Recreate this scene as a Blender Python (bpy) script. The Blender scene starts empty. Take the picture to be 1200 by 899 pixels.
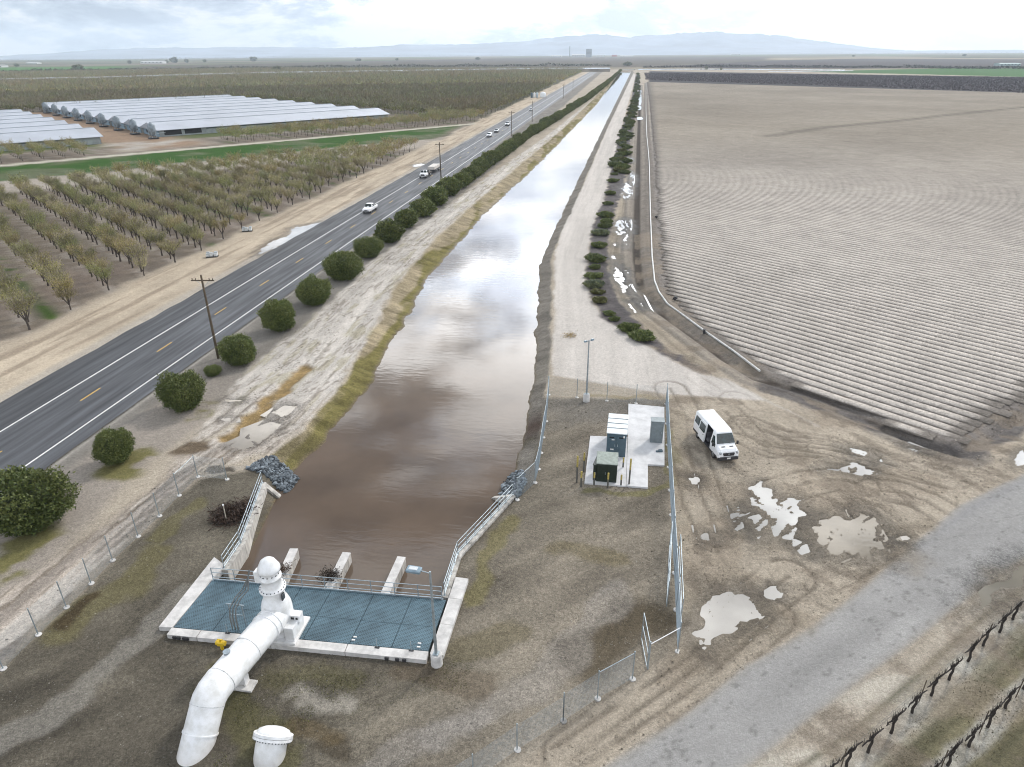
import bpy, math, random
import numpy as np
from mathutils import Vector, Matrix
random.seed(7); RNG = np.random.default_rng(11)
S = bpy.context.scene
COL = S.collection
R = math.radians
# ------------------------------------------------------------------ camera
H = 33.0; FPX = 800.0; CX, CY = 600.0, 449.5
pitch, yaw, roll = R(25.84), R(8.636), R(0.4)
fw = np.array([-math.sin(yaw)*math.cos(pitch), math.cos(yaw)*math.cos(pitch), -math.sin(pitch)])
r0 = np.array([math.cos(yaw), math.sin(yaw), 0.0]); u0 = np.cross(r0, fw)
rt = r0*math.cos(roll)-u0*math.sin(roll); up = np.cross(rt, fw)
def G(x, y, z=0.0):
    """ground point (at height z) seen at a place of the photograph"""
    d = fw*FPX+rt*(x-CX)-up*(y-CY); t = (z-H)/d[2]
    return np.array([d[0]*t, d[1]*t])
def P(X, Y, Z=0.0):
    v = np.array([X, Y, Z-H]); c = v@fw
    return CX+FPX*(v@rt)/c, CY-FPX*(v@up)/c, c
cam_d = bpy.data.cameras.new('camera'); cam = bpy.data.objects.new('camera', cam_d); COL.objects.link(cam)
cam_d.sensor_width = 36; cam_d.lens = 24.0; cam_d.clip_start = 0.5; cam_d.clip_end = 90000
M4 = Matrix.Identity(4)
for i in range(3):
    M4[i][0] = rt[i]; M4[i][1] = up[i]; M4[i][2] = -fw[i]
M4[2][3] = H
cam.matrix_world = M4; S.camera = cam
# ------------------------------------------------------------------ world, sun, exposure
SUN_AZ, SUN_EL = R(32), R(40)
world = bpy.data.worlds.new('World'); S.world = world; world.use_nodes = True
def build_world():
    nt = world.node_tree; N = nt.nodes; L = nt.links
    N.clear()
    out = N.new('ShaderNodeOutputWorld'); bg = N.new('ShaderNodeBackground'); bg.inputs[1].default_value = 0.1
    L.new(bg.outputs[0], out.inputs[0])
    sky = N.new('ShaderNodeTexSky'); sky.sky_type = 'NISHITA'; sky.sun_disc = False
    sky.sun_elevation = SUN_EL; sky.sun_rotation = SUN_AZ; sky.air_density = 1.0; sky.dust_density = 2.0
    tc = N.new('ShaderNodeTexCoord'); sep = N.new('ShaderNodeSeparateXYZ'); L.new(tc.outputs['Generated'], sep.inputs[0])
    def m(op, a, b=None, c=None):
        n = N.new('ShaderNodeMath'); n.operation = op
        for i, v in enumerate((a, b, c)):
            if v is None: continue
            if hasattr(v, 'is_output') or hasattr(v, 'links'): L.new(v, n.inputs[i])
            else: n.inputs[i].default_value = v
        return n.outputs[0]
    za = m('MAXIMUM', sep.outputs[2], 0.0)
    den = m('ADD', m('MULTIPLY', za, 0.55), 0.24)
    cx = m('DIVIDE', sep.outputs[0], den); cy = m('DIVIDE', sep.outputs[1], den)
    cmb = N.new('ShaderNodeCombineXYZ'); L.new(cx, cmb.inputs[0]); L.new(cy, cmb.inputs[1])
    L.new(m('MULTIPLY', za, 7.0), cmb.inputs[2])
    def noise(scale, det, rough, dist):
        n = N.new('ShaderNodeTexNoise'); n.inputs['Scale'].default_value = scale; n.inputs['Detail'].default_value = det
        n.inputs['Roughness'].default_value = rough; n.inputs['Distortion'].default_value = dist
        L.new(cmb.outputs[0], n.inputs['Vector']); return n.outputs['Fac']
    n1 = noise(1.25, 9, 0.58, 0.3); n2 = noise(5.0, 7, 0.6, 0.25)
    nn = m('ADD', m('MULTIPLY', n1, 0.74), m('MULTIPLY', n2, 0.26))
    rp = N.new('ShaderNodeValToRGB'); L.new(nn, rp.inputs[0])
    e = rp.color_ramp.elements
    e[0].position = 0.44; e[0].color = (1.0, 1.0, .99, 1)
    e[1].position = 0.60; e[1].color = (0.34, 0.41, 0.53, 1)
    x = e.new(0.49); x.color = (0.88, 0.90, 0.925, 1)
    x = e.new(0.535); x.color = (0.56, 0.64, 0.75, 1)
    # how bright the cloud deck is with height above the horizon
    br = N.new('ShaderNodeValToRGB'); L.new(za, br.inputs[0]); b = br.color_ramp.elements
    b[0].position = 0.0; b[0].color = (.38,)*3+(1,)
    b[1].position = 1.0; b[1].color = (.22,)*3+(1,)
    for p_, v in ((0.065, .41), (0.12, .55), (0.18, .72), (0.27, .78), (0.36, .62), (0.46, .50), (0.7, .32)):
        q = b.new(p_); q.color = (v,)*3+(1,)
    br.color_ramp.interpolation = 'EASE'
    # thin bright veil round the hidden sun, low and wide
    sd = (math.sin(SUN_AZ)*math.cos(SUN_EL*0.6), math.cos(SUN_AZ)*math.cos(SUN_EL*0.6), math.sin(SUN_EL*0.6))
    dp = N.new('ShaderNodeVectorMath'); dp.operation = 'DOT_PRODUCT'; L.new(tc.outputs['Generated'], dp.inputs[0]); dp.inputs[1].default_value = sd
    glow = m('POWER', m('MAXIMUM', dp.outputs['Value'], 0.0), 9.0)
    g2 = m('MULTIPLY', glow, 1.1)
    fd_ = (math.sin(R(-6))*math.cos(R(13)), math.cos(R(-6))*math.cos(R(13)), math.sin(R(13)))  # second broad glow, away from the sun, added to brighten the canal's reflection
    dq_ = N.new('ShaderNodeVectorMath'); dq_.operation = 'DOT_PRODUCT'; L.new(tc.outputs['Generated'], dq_.inputs[0]); dq_.inputs[1].default_value = fd_
    g2 = m('ADD', g2, m('MULTIPLY', m('POWER', m('MAXIMUM', dq_.outputs['Value'], 0.0), 26.0), 0.9))
    mixg = N.new('ShaderNodeMix'); mixg.data_type = 'RGBA'
    L.new(m('MINIMUM', m('MULTIPLY', glow, 1.7), 1.0), mixg.inputs[0]); L.new(rp.outputs[0], mixg.inputs[6]); mixg.inputs[7].default_value = (1.02, 1.02, 1.01, 1)
    mul = N.new('ShaderNodeVectorMath'); mul.operation = 'MULTIPLY'; L.new(mixg.outputs[2], mul.inputs[0]); L.new(br.outputs[0], mul.inputs[1])
    n3 = noise(1.9, 5, 0.55, 0.4)
    def mapr(v, a_, b_, c_, d_):
        n = N.new('ShaderNodeMapRange'); n.interpolation_type = 'SMOOTHSTEP'; L.new(v, n.inputs[0])
        for i, q in enumerate((a_, b_, c_, d_)): n.inputs[i+1].default_value = q
        return n.outputs[0]
    hi = mapr(za, .16, .30, 0, 1); big = mapr(n3, .43, .60, .42, 2.5)
    bigm = m('ADD', m('MULTIPLY', hi, m('SUBTRACT', big, 1.0)), 1.0)
    sc = N.new('ShaderNodeVectorMath'); sc.operation = 'SCALE'; L.new(mul.outputs[0], sc.inputs[0])
    L.new(m('MULTIPLY', m('MULTIPLY', m('ADD', g2, 1.0), 30.0), bigm), sc.inputs['Scale'])
    mx = N.new('ShaderNodeMix'); mx.data_type = 'RGBA'; mx.inputs[0].default_value = 0.9
    L.new(sky.outputs[0], mx.inputs[6]); L.new(sc.outputs[0], mx.inputs[7])
    L.new(mx.outputs[2], bg.inputs[0])
build_world()
sun_d = bpy.data.lights.new('sun', 'SUN'); sun_d.energy = 2.3; sun_d.angle = R(6); sun_d.color = (1.0, 0.95, 0.88)
sun = bpy.data.objects.new('sun', sun_d); COL.objects.link(sun)
sdir = Vector((math.sin(SUN_AZ)*math.cos(SUN_EL), math.cos(SUN_AZ)*math.cos(SUN_EL), math.sin(SUN_EL)))
sun.rotation_euler = sdir.to_track_quat('Z', 'Y').to_euler(); sun.location = (60, 60, 120)
S.view_settings.view_transform = 'Standard'; S.view_settings.look = 'None'; S.view_settings.exposure = -0.12
S.cycles.pixel_filter_type = 'BLACKMAN_HARRIS'; S.cycles.filter_width = 1.05
S.view_settings.gamma = 1.0; S.view_settings.use_curve_mapping = False
S.render.engine = 'CYCLES'
S.cycles.volume_bounces = 1; S.cycles.max_bounces = 8; S.cycles.transparent_max_bounces = 8
S.cycles.diffuse_bounces = 3
# ------------------------------------------------------------------ numpy noise
TBL = np.random.default_rng(77).random(1024*1024).astype(np.float32)
def _h(ix, iy, s):
    ix = ix.astype(np.int32)+s*131; iy = iy.astype(np.int32)+s*57
    return TBL[((ix & 1023) << 10)+(iy & 1023)]
def vn(x, y, s=0):
    x = np.asarray(x, np.float32); y = np.asarray(y, np.float32)
    ix = np.floor(x); iy = np.floor(y); fx = x-ix; fy = y-iy
    ux = fx*fx*(3-2*fx); uy = fy*fy*(3-2*fy)
    jx = ix.astype(np.int32)+s*131; jy = iy.astype(np.int32)+s*57
    x0 = (jx & 1023) << 10; x1 = ((jx+1) & 1023) << 10; y0 = jy & 1023; y1 = (jy+1) & 1023
    a = TBL[x0+y0]; b = TBL[x1+y0]; c = TBL[x0+y1]; d = TBL[x1+y1]
    a += (b-a)*ux; c += (d-c)*ux
    return a+(c-a)*uy
def fbm(x, y, s=0, o=4, g=0.5):
    t = 0.0; a = 1.0; n = 0.0
    for i in range(o):
        t = t+a*vn(x, y, s+i*17); n += a
        x, y = (x*0.8-y*0.6)*2.03+13.1, (x*0.6+y*0.8)*2.03+7.7; a *= g
    return t/n
def ss(e0, e1, x):
    t = np.clip((x-e0)/(e1-e0), 0, 1); return t*t*(3-2*t)
def sdpoly(X, Y, pts, m=6.0):
    """signed distance to a closed polygon (negative inside); far away it is just 'm'"""
    pts = np.asarray(pts, float); out = np.full(X.shape, float(m))
    k = (X > pts[:, 0].min()-m) & (X < pts[:, 0].max()+m) & (Y > pts[:, 1].min()-m) & (Y < pts[:, 1].max()+m)
    if not k.any(): return out
    x = X[k]; y = Y[k]; d = np.full(x.shape, 1e18); ins = np.zeros(x.shape, bool)
    n = len(pts)
    for i in range(n):
        ax, ay = pts[i]; bx, by = pts[(i+1) % n]
        ex, ey = bx-ax, by-ay; L2 = ex*ex+ey*ey+1e-12
        t = np.clip(((x-ax)*ex+(y-ay)*ey)/L2, 0, 1)
        d = np.minimum(d, (x-ax-t*ex)**2+(y-ay-t*ey)**2)
        if ay != by:
            c = ((ay > y) != (by > y)) & (x < (bx-ax)*(y-ay)/(by-ay)+ax); ins ^= c
    d = np.sqrt(d); d[ins] *= -1; out[k] = np.minimum(d, m); return out
def dline(X, Y, pts, m=4.0, signed=False):
    pts = np.asarray(pts, float); out = np.full(X.shape, float(m))
    k = (X > pts[:, 0].min()-m) & (X < pts[:, 0].max()+m) & (Y > pts[:, 1].min()-m) & (Y < pts[:, 1].max()+m)
    if not k.any(): return out
    x = X[k]; y = Y[k]; d = np.full(x.shape, 1e18); sg = np.ones(x.shape)
    for i in range(len(pts)-1):
        ax, ay = pts[i]; bx, by = pts[i+1]; ex, ey = bx-ax, by-ay; L2 = ex*ex+ey*ey+1e-12
        t = np.clip(((x-ax)*ex+(y-ay)*ey)/L2, 0, 1)
        q = (x-ax-t*ex)**2+(y-ay-t*ey)**2
        if signed: sg = np.where(q < d, np.sign(ex*(y-ay)-ey*(x-ax)), sg)
        d = np.minimum(d, q)
    d = np.sqrt(d)
    out[k] = d*sg if signed else np.minimum(d, m)
    return out
def gp(pts, z=0.0): return [tuple(G(x, y, z)) for x, y in pts]
def crop(x0, y0, s, pts): return [(x0+x/s, y0+y/s) for x, y in pts]
# ------------------------------------------------------------------ materials
MATS = {}
def nodes_of(m): return m.node_tree.nodes, m.node_tree.links
def mat(name, col, rough=0.6, metal=0.0, var=0.12, scale=3.0, bump=0.0, bscale=20.0, spec=0.5, stain=None, streak=False, coat=0.0):
    """procedural surface: a base colour with soft grime noise and optional bump"""
    if name in MATS: return MATS[name]
    m = bpy.data.materials.new(name); m.use_nodes = True; N, L = nodes_of(m); b = N['Principled BSDF']
    b.inputs['Roughness'].default_value = rough; b.inputs['Metallic'].default_value = metal
    b.inputs['Specular IOR Level'].default_value = spec; b.inputs['Coat Weight'].default_value = coat
    geo = N.new('ShaderNodeNewGeometry')
    mp = N.new('ShaderNodeMapping'); L.new(geo.outputs['Position'], mp.inputs[0])
    if streak: mp.inputs['Scale'].default_value = (1, 1, 0.15)
    n = N.new('ShaderNodeTexNoise'); n.inputs['Scale'].default_value = scale; n.inputs['Detail'].default_value = 6; n.inputs['Roughness'].default_value = 0.65
    L.new(mp.outputs[0], n.inputs['Vector'])
    rp = N.new('ShaderNodeValToRGB'); L.new(n.outputs['Fac'], rp.inputs[0])
    st = stain or tuple(c*(1-2.2*var) for c in col)
    rp.color_ramp.elements[0].position = 0.3; rp.color_ramp.elements[0].color = tuple(max(0, c) for c in st)+(1,)
    rp.color_ramp.elements[1].position = 0.62; rp.color_ramp.elements[1].color = tuple(min(1, c*(1+0.5*var)) for c in col)+(1,)
    L.new(rp.outputs[0], b.inputs['Base Color'])
    if bump:
        n2 = N.new('ShaderNodeTexNoise'); n2.inputs['Scale'].default_value = bscale; n2.inputs['Detail'].default_value = 4
        L.new(geo.outputs['Position'], n2.inputs['Vector'])
        bp = N.new('ShaderNodeBump'); bp.inputs['Strength'].default_value = bump; bp.inputs['Distance'].default_value = 0.05
        L.new(n2.outputs['Fac'], bp.inputs['Height']); L.new(bp.outputs[0], b.inputs['Normal'])
    MATS[name] = m; return m
def earth_mat():
    m = bpy.data.materials.new('earth'); m.use_nodes = True; N, L = nodes_of(m); b = N['Principled BSDF']
    at = N.new('ShaderNodeAttribute'); at.attribute_name = 'Col'
    wt = N.new('ShaderNodeAttribute'); wt.attribute_name = 'wet'
    geo = N.new('ShaderNodeNewGeometry')
    def noise(sc, det, r=.6):
        n = N.new('ShaderNodeTexNoise'); n.inputs['Scale'].default_value = sc; n.inputs['Detail'].default_value = det; n.inputs['Roughness'].default_value = r
        L.new(geo.outputs['Position'], n.inputs['Vector']); return n.outputs['Fac']
    def mr(v, a, b_, c, d):
        n = N.new('ShaderNodeMapRange'); L.new(v, n.inputs[0])
        for i, q in enumerate((a, b_, c, d)): n.inputs[i+1].default_value = q
        return n.outputs[0]
    f1 = mr(noise(2.3, 9, .78), .3, .7, .80, 1.17)
    f2 = mr(noise(11., 3, .7), .3, .7, .68, 1.28)
    f3 = mr(noise(.35, 3), .3, .7, .92, 1.07)
    vor = N.new('ShaderNodeTexVoronoi'); vor.inputs['Scale'].default_value = 7.0; L.new(geo.outputs['Position'], vor.inputs['Vector'])
    sp = N.new('ShaderNodeSeparateColor'); L.new(vor.outputs['Color'], sp.inputs[0])
    f4 = mr(sp.outputs[0], 0, 1, .80, 1.18)
    def mul(a, c):
        n = N.new('ShaderNodeMath'); n.operation = 'MULTIPLY'; L.new(a, n.inputs[0]); L.new(c, n.inputs[1]); return n.outputs[0]
    def ridged(sc_, dist, w, lo, msc):
        n = N.new('ShaderNodeTexNoise'); n.inputs['Scale'].default_value = sc_; n.inputs['Detail'].default_value = 8; n.inputs['Roughness'].default_value = .6; n.inputs['Distortion'].default_value = dist
        L.new(geo.outputs['Position'], n.inputs['Vector'])
        a = N.new('ShaderNodeMath'); a.operation = 'SUBTRACT'; L.new(n.outputs['Fac'], a.inputs[0]); a.inputs[1].default_value = .5
        b_ = N.new('ShaderNodeMath'); b_.operation = 'ABSOLUTE'; L.new(a.outputs[0], b_.inputs[0])
        l_ = mr(b_.outputs[0], 0, w, lo, 1.0); mk = mr(noise(msc, 3), .48, .6, 0, 1)
        q = N.new('ShaderNodeMath'); q.operation = 'SUBTRACT'; q.inputs[0].default_value = 1; L.new(l_, q.inputs[1]); p_ = mul(q.outputs[0], mk)
        r_ = N.new('ShaderNodeMath'); r_.operation = 'SUBTRACT'; r_.inputs[0].default_value = 1; L.new(p_, r_.inputs[1]); return r_.outputs[0]
    f = mul(mul(mul(f1, f2), mul(f3, f4)), mul(ridged(.9, 1.4, .022, .62, .11), ridged(2.6, .8, .03, .70, .23)))
    calm = mr(wt.outputs['Fac'], -1, 0, 1, 0)
    fm_ = N.new('ShaderNodeMix'); L.new(calm, fm_.inputs[0]); L.new(f, fm_.inputs[2]); fm_.inputs[3].default_value = .97; f = fm_.outputs[0]
    sc = N.new('ShaderNodeVectorMath'); sc.operation = 'SCALE'; L.new(at.outputs['Color'], sc.inputs[0]); L.new(f, sc.inputs['Scale'])
    L.new(sc.outputs[0], b.inputs['Base Color'])
    L.new(mr(wt.outputs['Fac'], 0, 1, .95, .35), b.inputs['Roughness'])
    b.inputs['Specular IOR Level'].default_value = 0.08
    ad = N.new('ShaderNodeMath'); ad.operation = 'ADD'; L.new(noise(3.5, 6, .7), ad.inputs[0]); L.new(mul(noise(16, 2), f4), ad.inputs[1])
    bp = N.new('ShaderNodeBump'); bp.inputs['Strength'].default_value = .55; bp.inputs['Distance'].default_value = .10
    L.new(ad.outputs[0], bp.inputs['Height']); L.new(bp.outputs[0], b.inputs['Normal'])
    return m
EARTH = earth_mat()
def foliage_mat(name, attr=True, col=(.06, .08, .03), rnd=0.35):
    m = bpy.data.materials.new(name); m.use_nodes = True; N, L = nodes_of(m); b = N['Principled BSDF']
    b.inputs['Roughness'].default_value = .6; b.inputs['Specular IOR Level'].default_value = .3
    at = N.new('ShaderNodeAttribute'); at.attribute_name = 'Col'
    oi = N.new('ShaderNodeObjectInfo')
    mr = N.new('ShaderNodeMapRange'); L.new(oi.outputs['Random'], mr.inputs[0]); mr.inputs[3].default_value = 1-rnd; mr.inputs[4].default_value = 1+rnd*.8
    sc = N.new('ShaderNodeVectorMath'); sc.operation = 'SCALE'; L.new(at.outputs['Color'], sc.inputs[0]); L.new(mr.outputs[0], sc.inputs['Scale'])
    L.new(sc.outputs[0], b.inputs['Base Color'])
    MATS[name] = m; return m
LEAF = foliage_mat('almond_leaf'); SHRUB = foliage_mat('shrub_leaf', rnd=.18)
# ------------------------------------------------------------------ object helpers
def mesh_np(name, v, f, m=None, col=None, wet=None, parent=None, smooth=False, flocal=None):
    v = np.asarray(v, np.float32); f = np.asarray(f, np.int32); k = f.shape[1]
    me = bpy.data.meshes.new(name)
    me.vertices.add(len(v)); me.vertices.foreach_set('co', v.ravel())
    me.loops.add(f.size); me.loops.foreach_set('vertex_index', f.ravel())
    me.polygons.add(len(f)); me.polygons.foreach_set('loop_start', np.arange(0, f.size, k, dtype=np.int32))
    try: me.polygons.foreach_set('loop_total', np.full(len(f), k, np.int32))
    except Exception: pass
    if smooth: me.polygons.foreach_set('use_smooth', np.ones(len(f), bool))
    me.update(calc_edges=True)
    if col is not None:
        a = me.attributes.new('Col', 'FLOAT_COLOR', 'POINT')
        c = np.ones((len(v), 4), np.float32); c[:, :3] = col; a.data.foreach_set('color', c.ravel())
    if wet is not None:
        a = me.attributes.new('wet', 'FLOAT', 'POINT'); a.data.foreach_set('value', np.asarray(wet, np.float32))
    if m: me.materials.append(m)
    o = bpy.data.objects.new(name, me); COL.objects.link(o)
    if parent: o.parent = parent
    return o
class MB:
    """collects simple shaped pieces into one mesh"""
    def __init__(s): s.v = []; s.f = []; s.sm = []
    def add(s, vs, fs, smooth=False):
        n = len(s.v); s.v += [tuple(map(float, q)) for q in vs]; s.f += [tuple(i+n for i in f) for f in fs]; s.sm += [smooth]*len(fs)
    def box(s, c, d, rz=0.0, bev=0.0, top=None):
        x, y, z = d[0]/2, d[1]/2, d[2]/2; t = top or (1, 1); b = bev
        if b <= 0:
            vs = [(-x, -y, -z), (x, -y, -z), (x, y, -z), (-x, y, -z), (-x*t[0], -y*t[1], z), (x*t[0], -y*t[1], z), (x*t[0], y*t[1], z), (-x*t[0], y*t[1], z)]
            fs = [(3, 2, 1, 0), (4, 5, 6, 7), (0, 1, 5, 4), (1, 2, 6, 5), (2, 3, 7, 6), (3, 0, 4, 7)]
        else:
            ring = lambda X, Y, zz: [(-X+b, -Y, zz), (X-b, -Y, zz), (X, -Y+b, zz), (X, Y-b, zz), (X-b, Y, zz), (-X+b, Y, zz), (-X, Y-b, zz), (-X, -Y+b, zz)]
            vs = ring(x, y, -z)+ring(x, y, z-b)+ring(x-b*.9, y-b*.9, z)
            fs = [tuple(range(7, -1, -1)), tuple(range(16, 24))]
            for k in (0, 8):
                for i in range(8): fs.append((k+i, k+(i+1) % 8, k+8+(i+1) % 8, k+8+i))
        cz, sz = math.cos(rz), math.sin(rz)
        s.add([(c[0]+a*cz-q*sz, c[1]+a*sz+q*cz, c[2]+w) for a, q, w in vs], fs); return s
    def cyl(s, p0, p1, r0, r1=None, n=8, cap=True, smooth=True):
        r1 = r0 if r1 is None else r1; p0 = Vector(p0); p1 = Vector(p1); d = (p1-p0).normalized()
        a = d.orthogonal().normalized(); b = d.cross(a)
        vs = []
        for p, r in ((p0, r0), (p1, r1)):
            for i in range(n):
                t = 2*math.pi*i/n; vs.append(p+a*math.cos(t)*r+b*math.sin(t)*r)
        s.add(vs, [(i, (i+1) % n, n+(i+1) % n, n+i) for i in range(n)], smooth)
        if cap: s.add(vs, [tuple(range(n-1, -1, -1)), tuple(range(n, 2*n))])
        return s
    def tube(s, pts, rad, n=16, cap=True, smooth=True):
        pts = [Vector(p) for p in pts]; N = len(pts); rad = rad if hasattr(rad, '__len__') else [rad]*N
        a = None; vs = []
        for i, p in enumerate(pts):
            d = (pts[min(i+1, N-1)]-pts[max(i-1, 0)]).normalized()
            if a is None: a = d.orthogonal().normalized()
            a = (a-d*a.dot(d)).normalized(); b = d.cross(a)
            for k in range(n):
                t = 2*math.pi*k/n; vs.append(p+a*math.cos(t)*rad[i]+b*math.sin(t)*rad[i])
        fs = [(i*n+k, i*n+(k+1) % n, (i+1)*n+(k+1) % n, (i+1)*n+k) for i in range(N-1) for k in range(n)]
        s.add(vs, fs, smooth)
        if cap: s.add(vs, [tuple(range(n-1, -1, -1)), tuple(range((N-1)*n, N*n))])
        return s
    def lathe(s, c, prof, n=24, smooth=True):
        """profile of (radius, z) turned about the vertical through c"""
        vs = [(c[0]+r*math.cos(2*math.pi*k/n), c[1]+r*math.sin(2*math.pi*k/n), c[2]+z) for r, z in prof for k in range(n)]
        s.add(vs, [(i*n+k, i*n+(k+1) % n, (i+1)*n+(k+1) % n, (i+1)*n+k) for i in range(len(prof)-1) for k in range(n)], smooth)
        s.add(vs, [tuple(range((len(prof)-1)*n, len(prof)*n))], smooth); return s
    def slab(s, pts, z0, z1):
        """prism over a plan polygon"""
        n = len(pts); ar = sum(pts[i][0]*pts[(i+1) % n][1]-pts[(i+1) % n][0]*pts[i][1] for i in range(n))
        if ar < 0: pts = pts[::-1]
        vs = [(p[0], p[1], z0) for p in pts]+[(p[0], p[1], z1) for p in pts]
        s.add(vs, [tuple(range(n-1, -1, -1)), tuple(range(n, 2*n))]+[(i, (i+1) % n, n+(i+1) % n, n+i) for i in range(n)]); return s
    def sphere(s, c, r, n=8, sq=(1, 1, 1)):
        vs = [(c[0], c[1], c[2]+r*sq[2])]; fs = []
        for i in range(1, n//2):
            th = math.pi*i/(n//2)
            for k in range(n):
                ph = 2*math.pi*k/n; vs.append((c[0]+r*sq[0]*math.sin(th)*math.cos(ph), c[1]+r*sq[1]*math.sin(th)*math.sin(ph), c[2]+r*sq[2]*math.cos(th)))
        vs.append((c[0], c[1], c[2]-r*sq[2])); q = n//2-1
        for k in range(n): fs.append((0, 1+k, 1+(k+1) % n)); fs.append((len(vs)-1, 1+(q-1)*n+(k+1) % n, 1+(q-1)*n+k))
        for i in range(q-1):
            for k in range(n): fs.append((1+i*n+k, 1+(i+1)*n+k, 1+(i+1)*n+(k+1) % n, 1+i*n+(k+1) % n))
        s.add(vs, fs, True); return s
    def build(s, name, m, parent=None, loc=None):
        me = bpy.data.meshes.new(name)
        v = s.v
        if loc is not None: v = [(a-loc[0], b-loc[1], c-loc[2]) for a, b, c in v]
        me.from_pydata(v, [], s.f); me.polygons.foreach_set('use_smooth', s.sm); me.update()
        if m: me.materials.append(m)
        o = bpy.data.objects.new(name, me); COL.objects.link(o)
        if parent: o.parent = parent
        if loc is not None and not parent: o.location = loc
        return o
def tag(o, label=None, cat=None, group=None, kind=None):
    if label: o['label'] = label
    if cat: o['category'] = cat
    if group: o['group'] = group
    if kind: o['kind'] = kind
    return o
def struct(o, label=None): return tag(o, label, kind='structure')
def empty(name, loc, rz=0.0, label=None, cat=None, group=None):
    o = bpy.data.objects.new(name, None); COL.objects.link(o); o.location = loc; o.rotation_euler = (0, 0, rz); o.empty_display_size = .5
    return tag(o, label, cat, group)
def children(o): return [c for c in bpy.data.objects if c.parent == o]
def copy_tree(tree, loc, rz=0.0, sc=1.0, label=None, root_kids=None):
    """tree = (root, [(child, [grandchildren])])"""
    root, kids = tree
    r = root.copy(); COL.objects.link(r); r.location = loc; r.rotation_euler = (0, 0, rz); r.scale = (sc,)*3 if not hasattr(sc, '__len__') else sc
    if label: r['label'] = label
    for c, gs in kids:
        d = c.copy(); COL.objects.link(d); d.parent = r
        for g in gs:
            e = g.copy(); COL.objects.link(e); e.parent = d
    return r
def capture(root):
    ch = {}
    for o in bpy.data.objects:
        if o.parent: ch.setdefault(o.parent.name, []).append(o)
    return (root, [(c, ch.get(c.name, [])) for c in ch.get(root.name, [])])
ORD = ['zeroth', 'first', 'second', 'third', 'fourth', 'fifth', 'sixth', 'seventh', 'eighth', 'ninth', 'tenth', 'eleventh', 'twelfth', 'thirteenth', 'fourteenth', 'fifteenth', 'sixteenth', 'seventeenth', 'eighteenth', 'nineteenth', 'twentieth']
def ordn(i):
    if i <= 20: return ORD[i]
    return '%d%s' % (i, 'th' if i % 100 in (11, 12, 13) else {1: 'st', 2: 'nd', 3: 'rd'}.get(i % 10, 'th'))
# ------------------------------------------------------------------ plan of the place
TH = R(-38.9); E1 = np.array([math.cos(TH), math.sin(TH)]); E2 = np.array([-E1[1], E1[0]])   # survey grid: rows run along E1
def st(X, Y): return X*E1[0]+Y*E1[1], X*E2[0]+Y*E2[1]
def xy(s, t): return s*E1[0]+t*E2[0], s*E1[1]+t*E2[1]
def curve(pts):
    a = np.array(sorted([(p[1], p[0]) for p in pts])); return lambda Y: np.interp(Y, a[:, 0], a[:, 1])
WZ = -1.1
_wl = gp([(325, 582), (341, 557), (354, 542), (372, 527), (410, 480), (436, 449), (462, 397), (484, 361), (500, 327), (562, 257), (632, 192), (700, 122), (726, 85)], WZ)
_bl = gp([(315, 531), (355, 502), (400, 449), (430, 400), (462, 335), (512, 275), (600, 200), (660, 150), (725, 86)])
_wr = gp([(602, 555), (615, 505), (624, 450), (629, 375), (632, 312), (660, 247), (707, 150), (739, 85)], WZ)
_br = gp([(620, 556), (630, 530), (642, 450), (647, 385), (647, 300), (680, 225), (712, 150), (743, 85)])
WALL_L = [tuple(G(262, 668, .2)), tuple(G(283, 637, .2)), tuple(G(309, 566, .2))]
WALL_R = [tuple(G(521, 700, .2)), tuple(G(537, 650, .2)), tuple(G(601, 580, .2))]
e = .22
wlL = curve(_wl+[(WALL_L[0][0]+e, 30), (WALL_L[0][0]+e, WALL_L[0][1]), (WALL_L[1][0]+e, WALL_L[1][1]), (WALL_L[2][0]+e, WALL_L[2][1])])
blL = curve(_bl+[(WALL_L[0][0]-e, 30), (WALL_L[0][0]-e, WALL_L[0][1]), (WALL_L[1][0]-e, WALL_L[1][1]), (WALL_L[2][0]-e, WALL_L[2][1])])
wlR = curve(_wr+[(WALL_R[0][0]-e, 30), (WALL_R[0][0]-e, WALL_R[0][1]), (WALL_R[1][0]-e, WALL_R[1][1]), (WALL_R[2][0]-e, WALL_R[2][1]), (-8.6, 48.2)])
blR = curve(_br+[(WALL_R[0][0]+e, 30), (WALL_R[0][0]+e, WALL_R[0][1]), (WALL_R[1][0]+e, WALL_R[1][1]), (WALL_R[2][0]+e, WALL_R[2][1])])
RX0, RX1, RC = -63.2, -48.75, -54.45          # highway edges, centre line
HW = lambda Y: np.zeros_like(np.asarray(Y, float))
yard = gp([(-160, 900), (4, 784), (45, 744), (78, 712), (107, 684), (132, 657), (162, 629), (187, 605), (210, 581), (232, 559), (285, 552), (330, 540), (560, 480), (641, 466), (779, 468), (786, 600), (793, 763), (758, 783), (741, 795), (700, 818), (659, 845), (607, 879), (540, 930), (380, 1050), (-400, 1050)])
oldroad = gp([(520, 1000), (710, 899), (812, 830), (877, 778), (925, 752), (987, 709), (1040, 664), (1125, 592), (1200, 556), (1330, 490), (1600, 360), (1640, 430), (1300, 600), (1200, 655), (1165, 678), (1075, 750), (990, 812), (900, 882), (790, 960)])
field = gp([(757.5, 96), (761, 130), (765, 190), (768, 260), (771, 315), (779, 347), (800, 366), (845, 400), (905, 440), (960, 464), (1025, 489), (1080, 511), (1135, 522)])
c0 = np.array(field[-1]); fe = c0+E2*900; fe = [tuple(fe), None]
far_t = field[0][0]*E2[0]+field[0][1]*E2[1]
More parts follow.
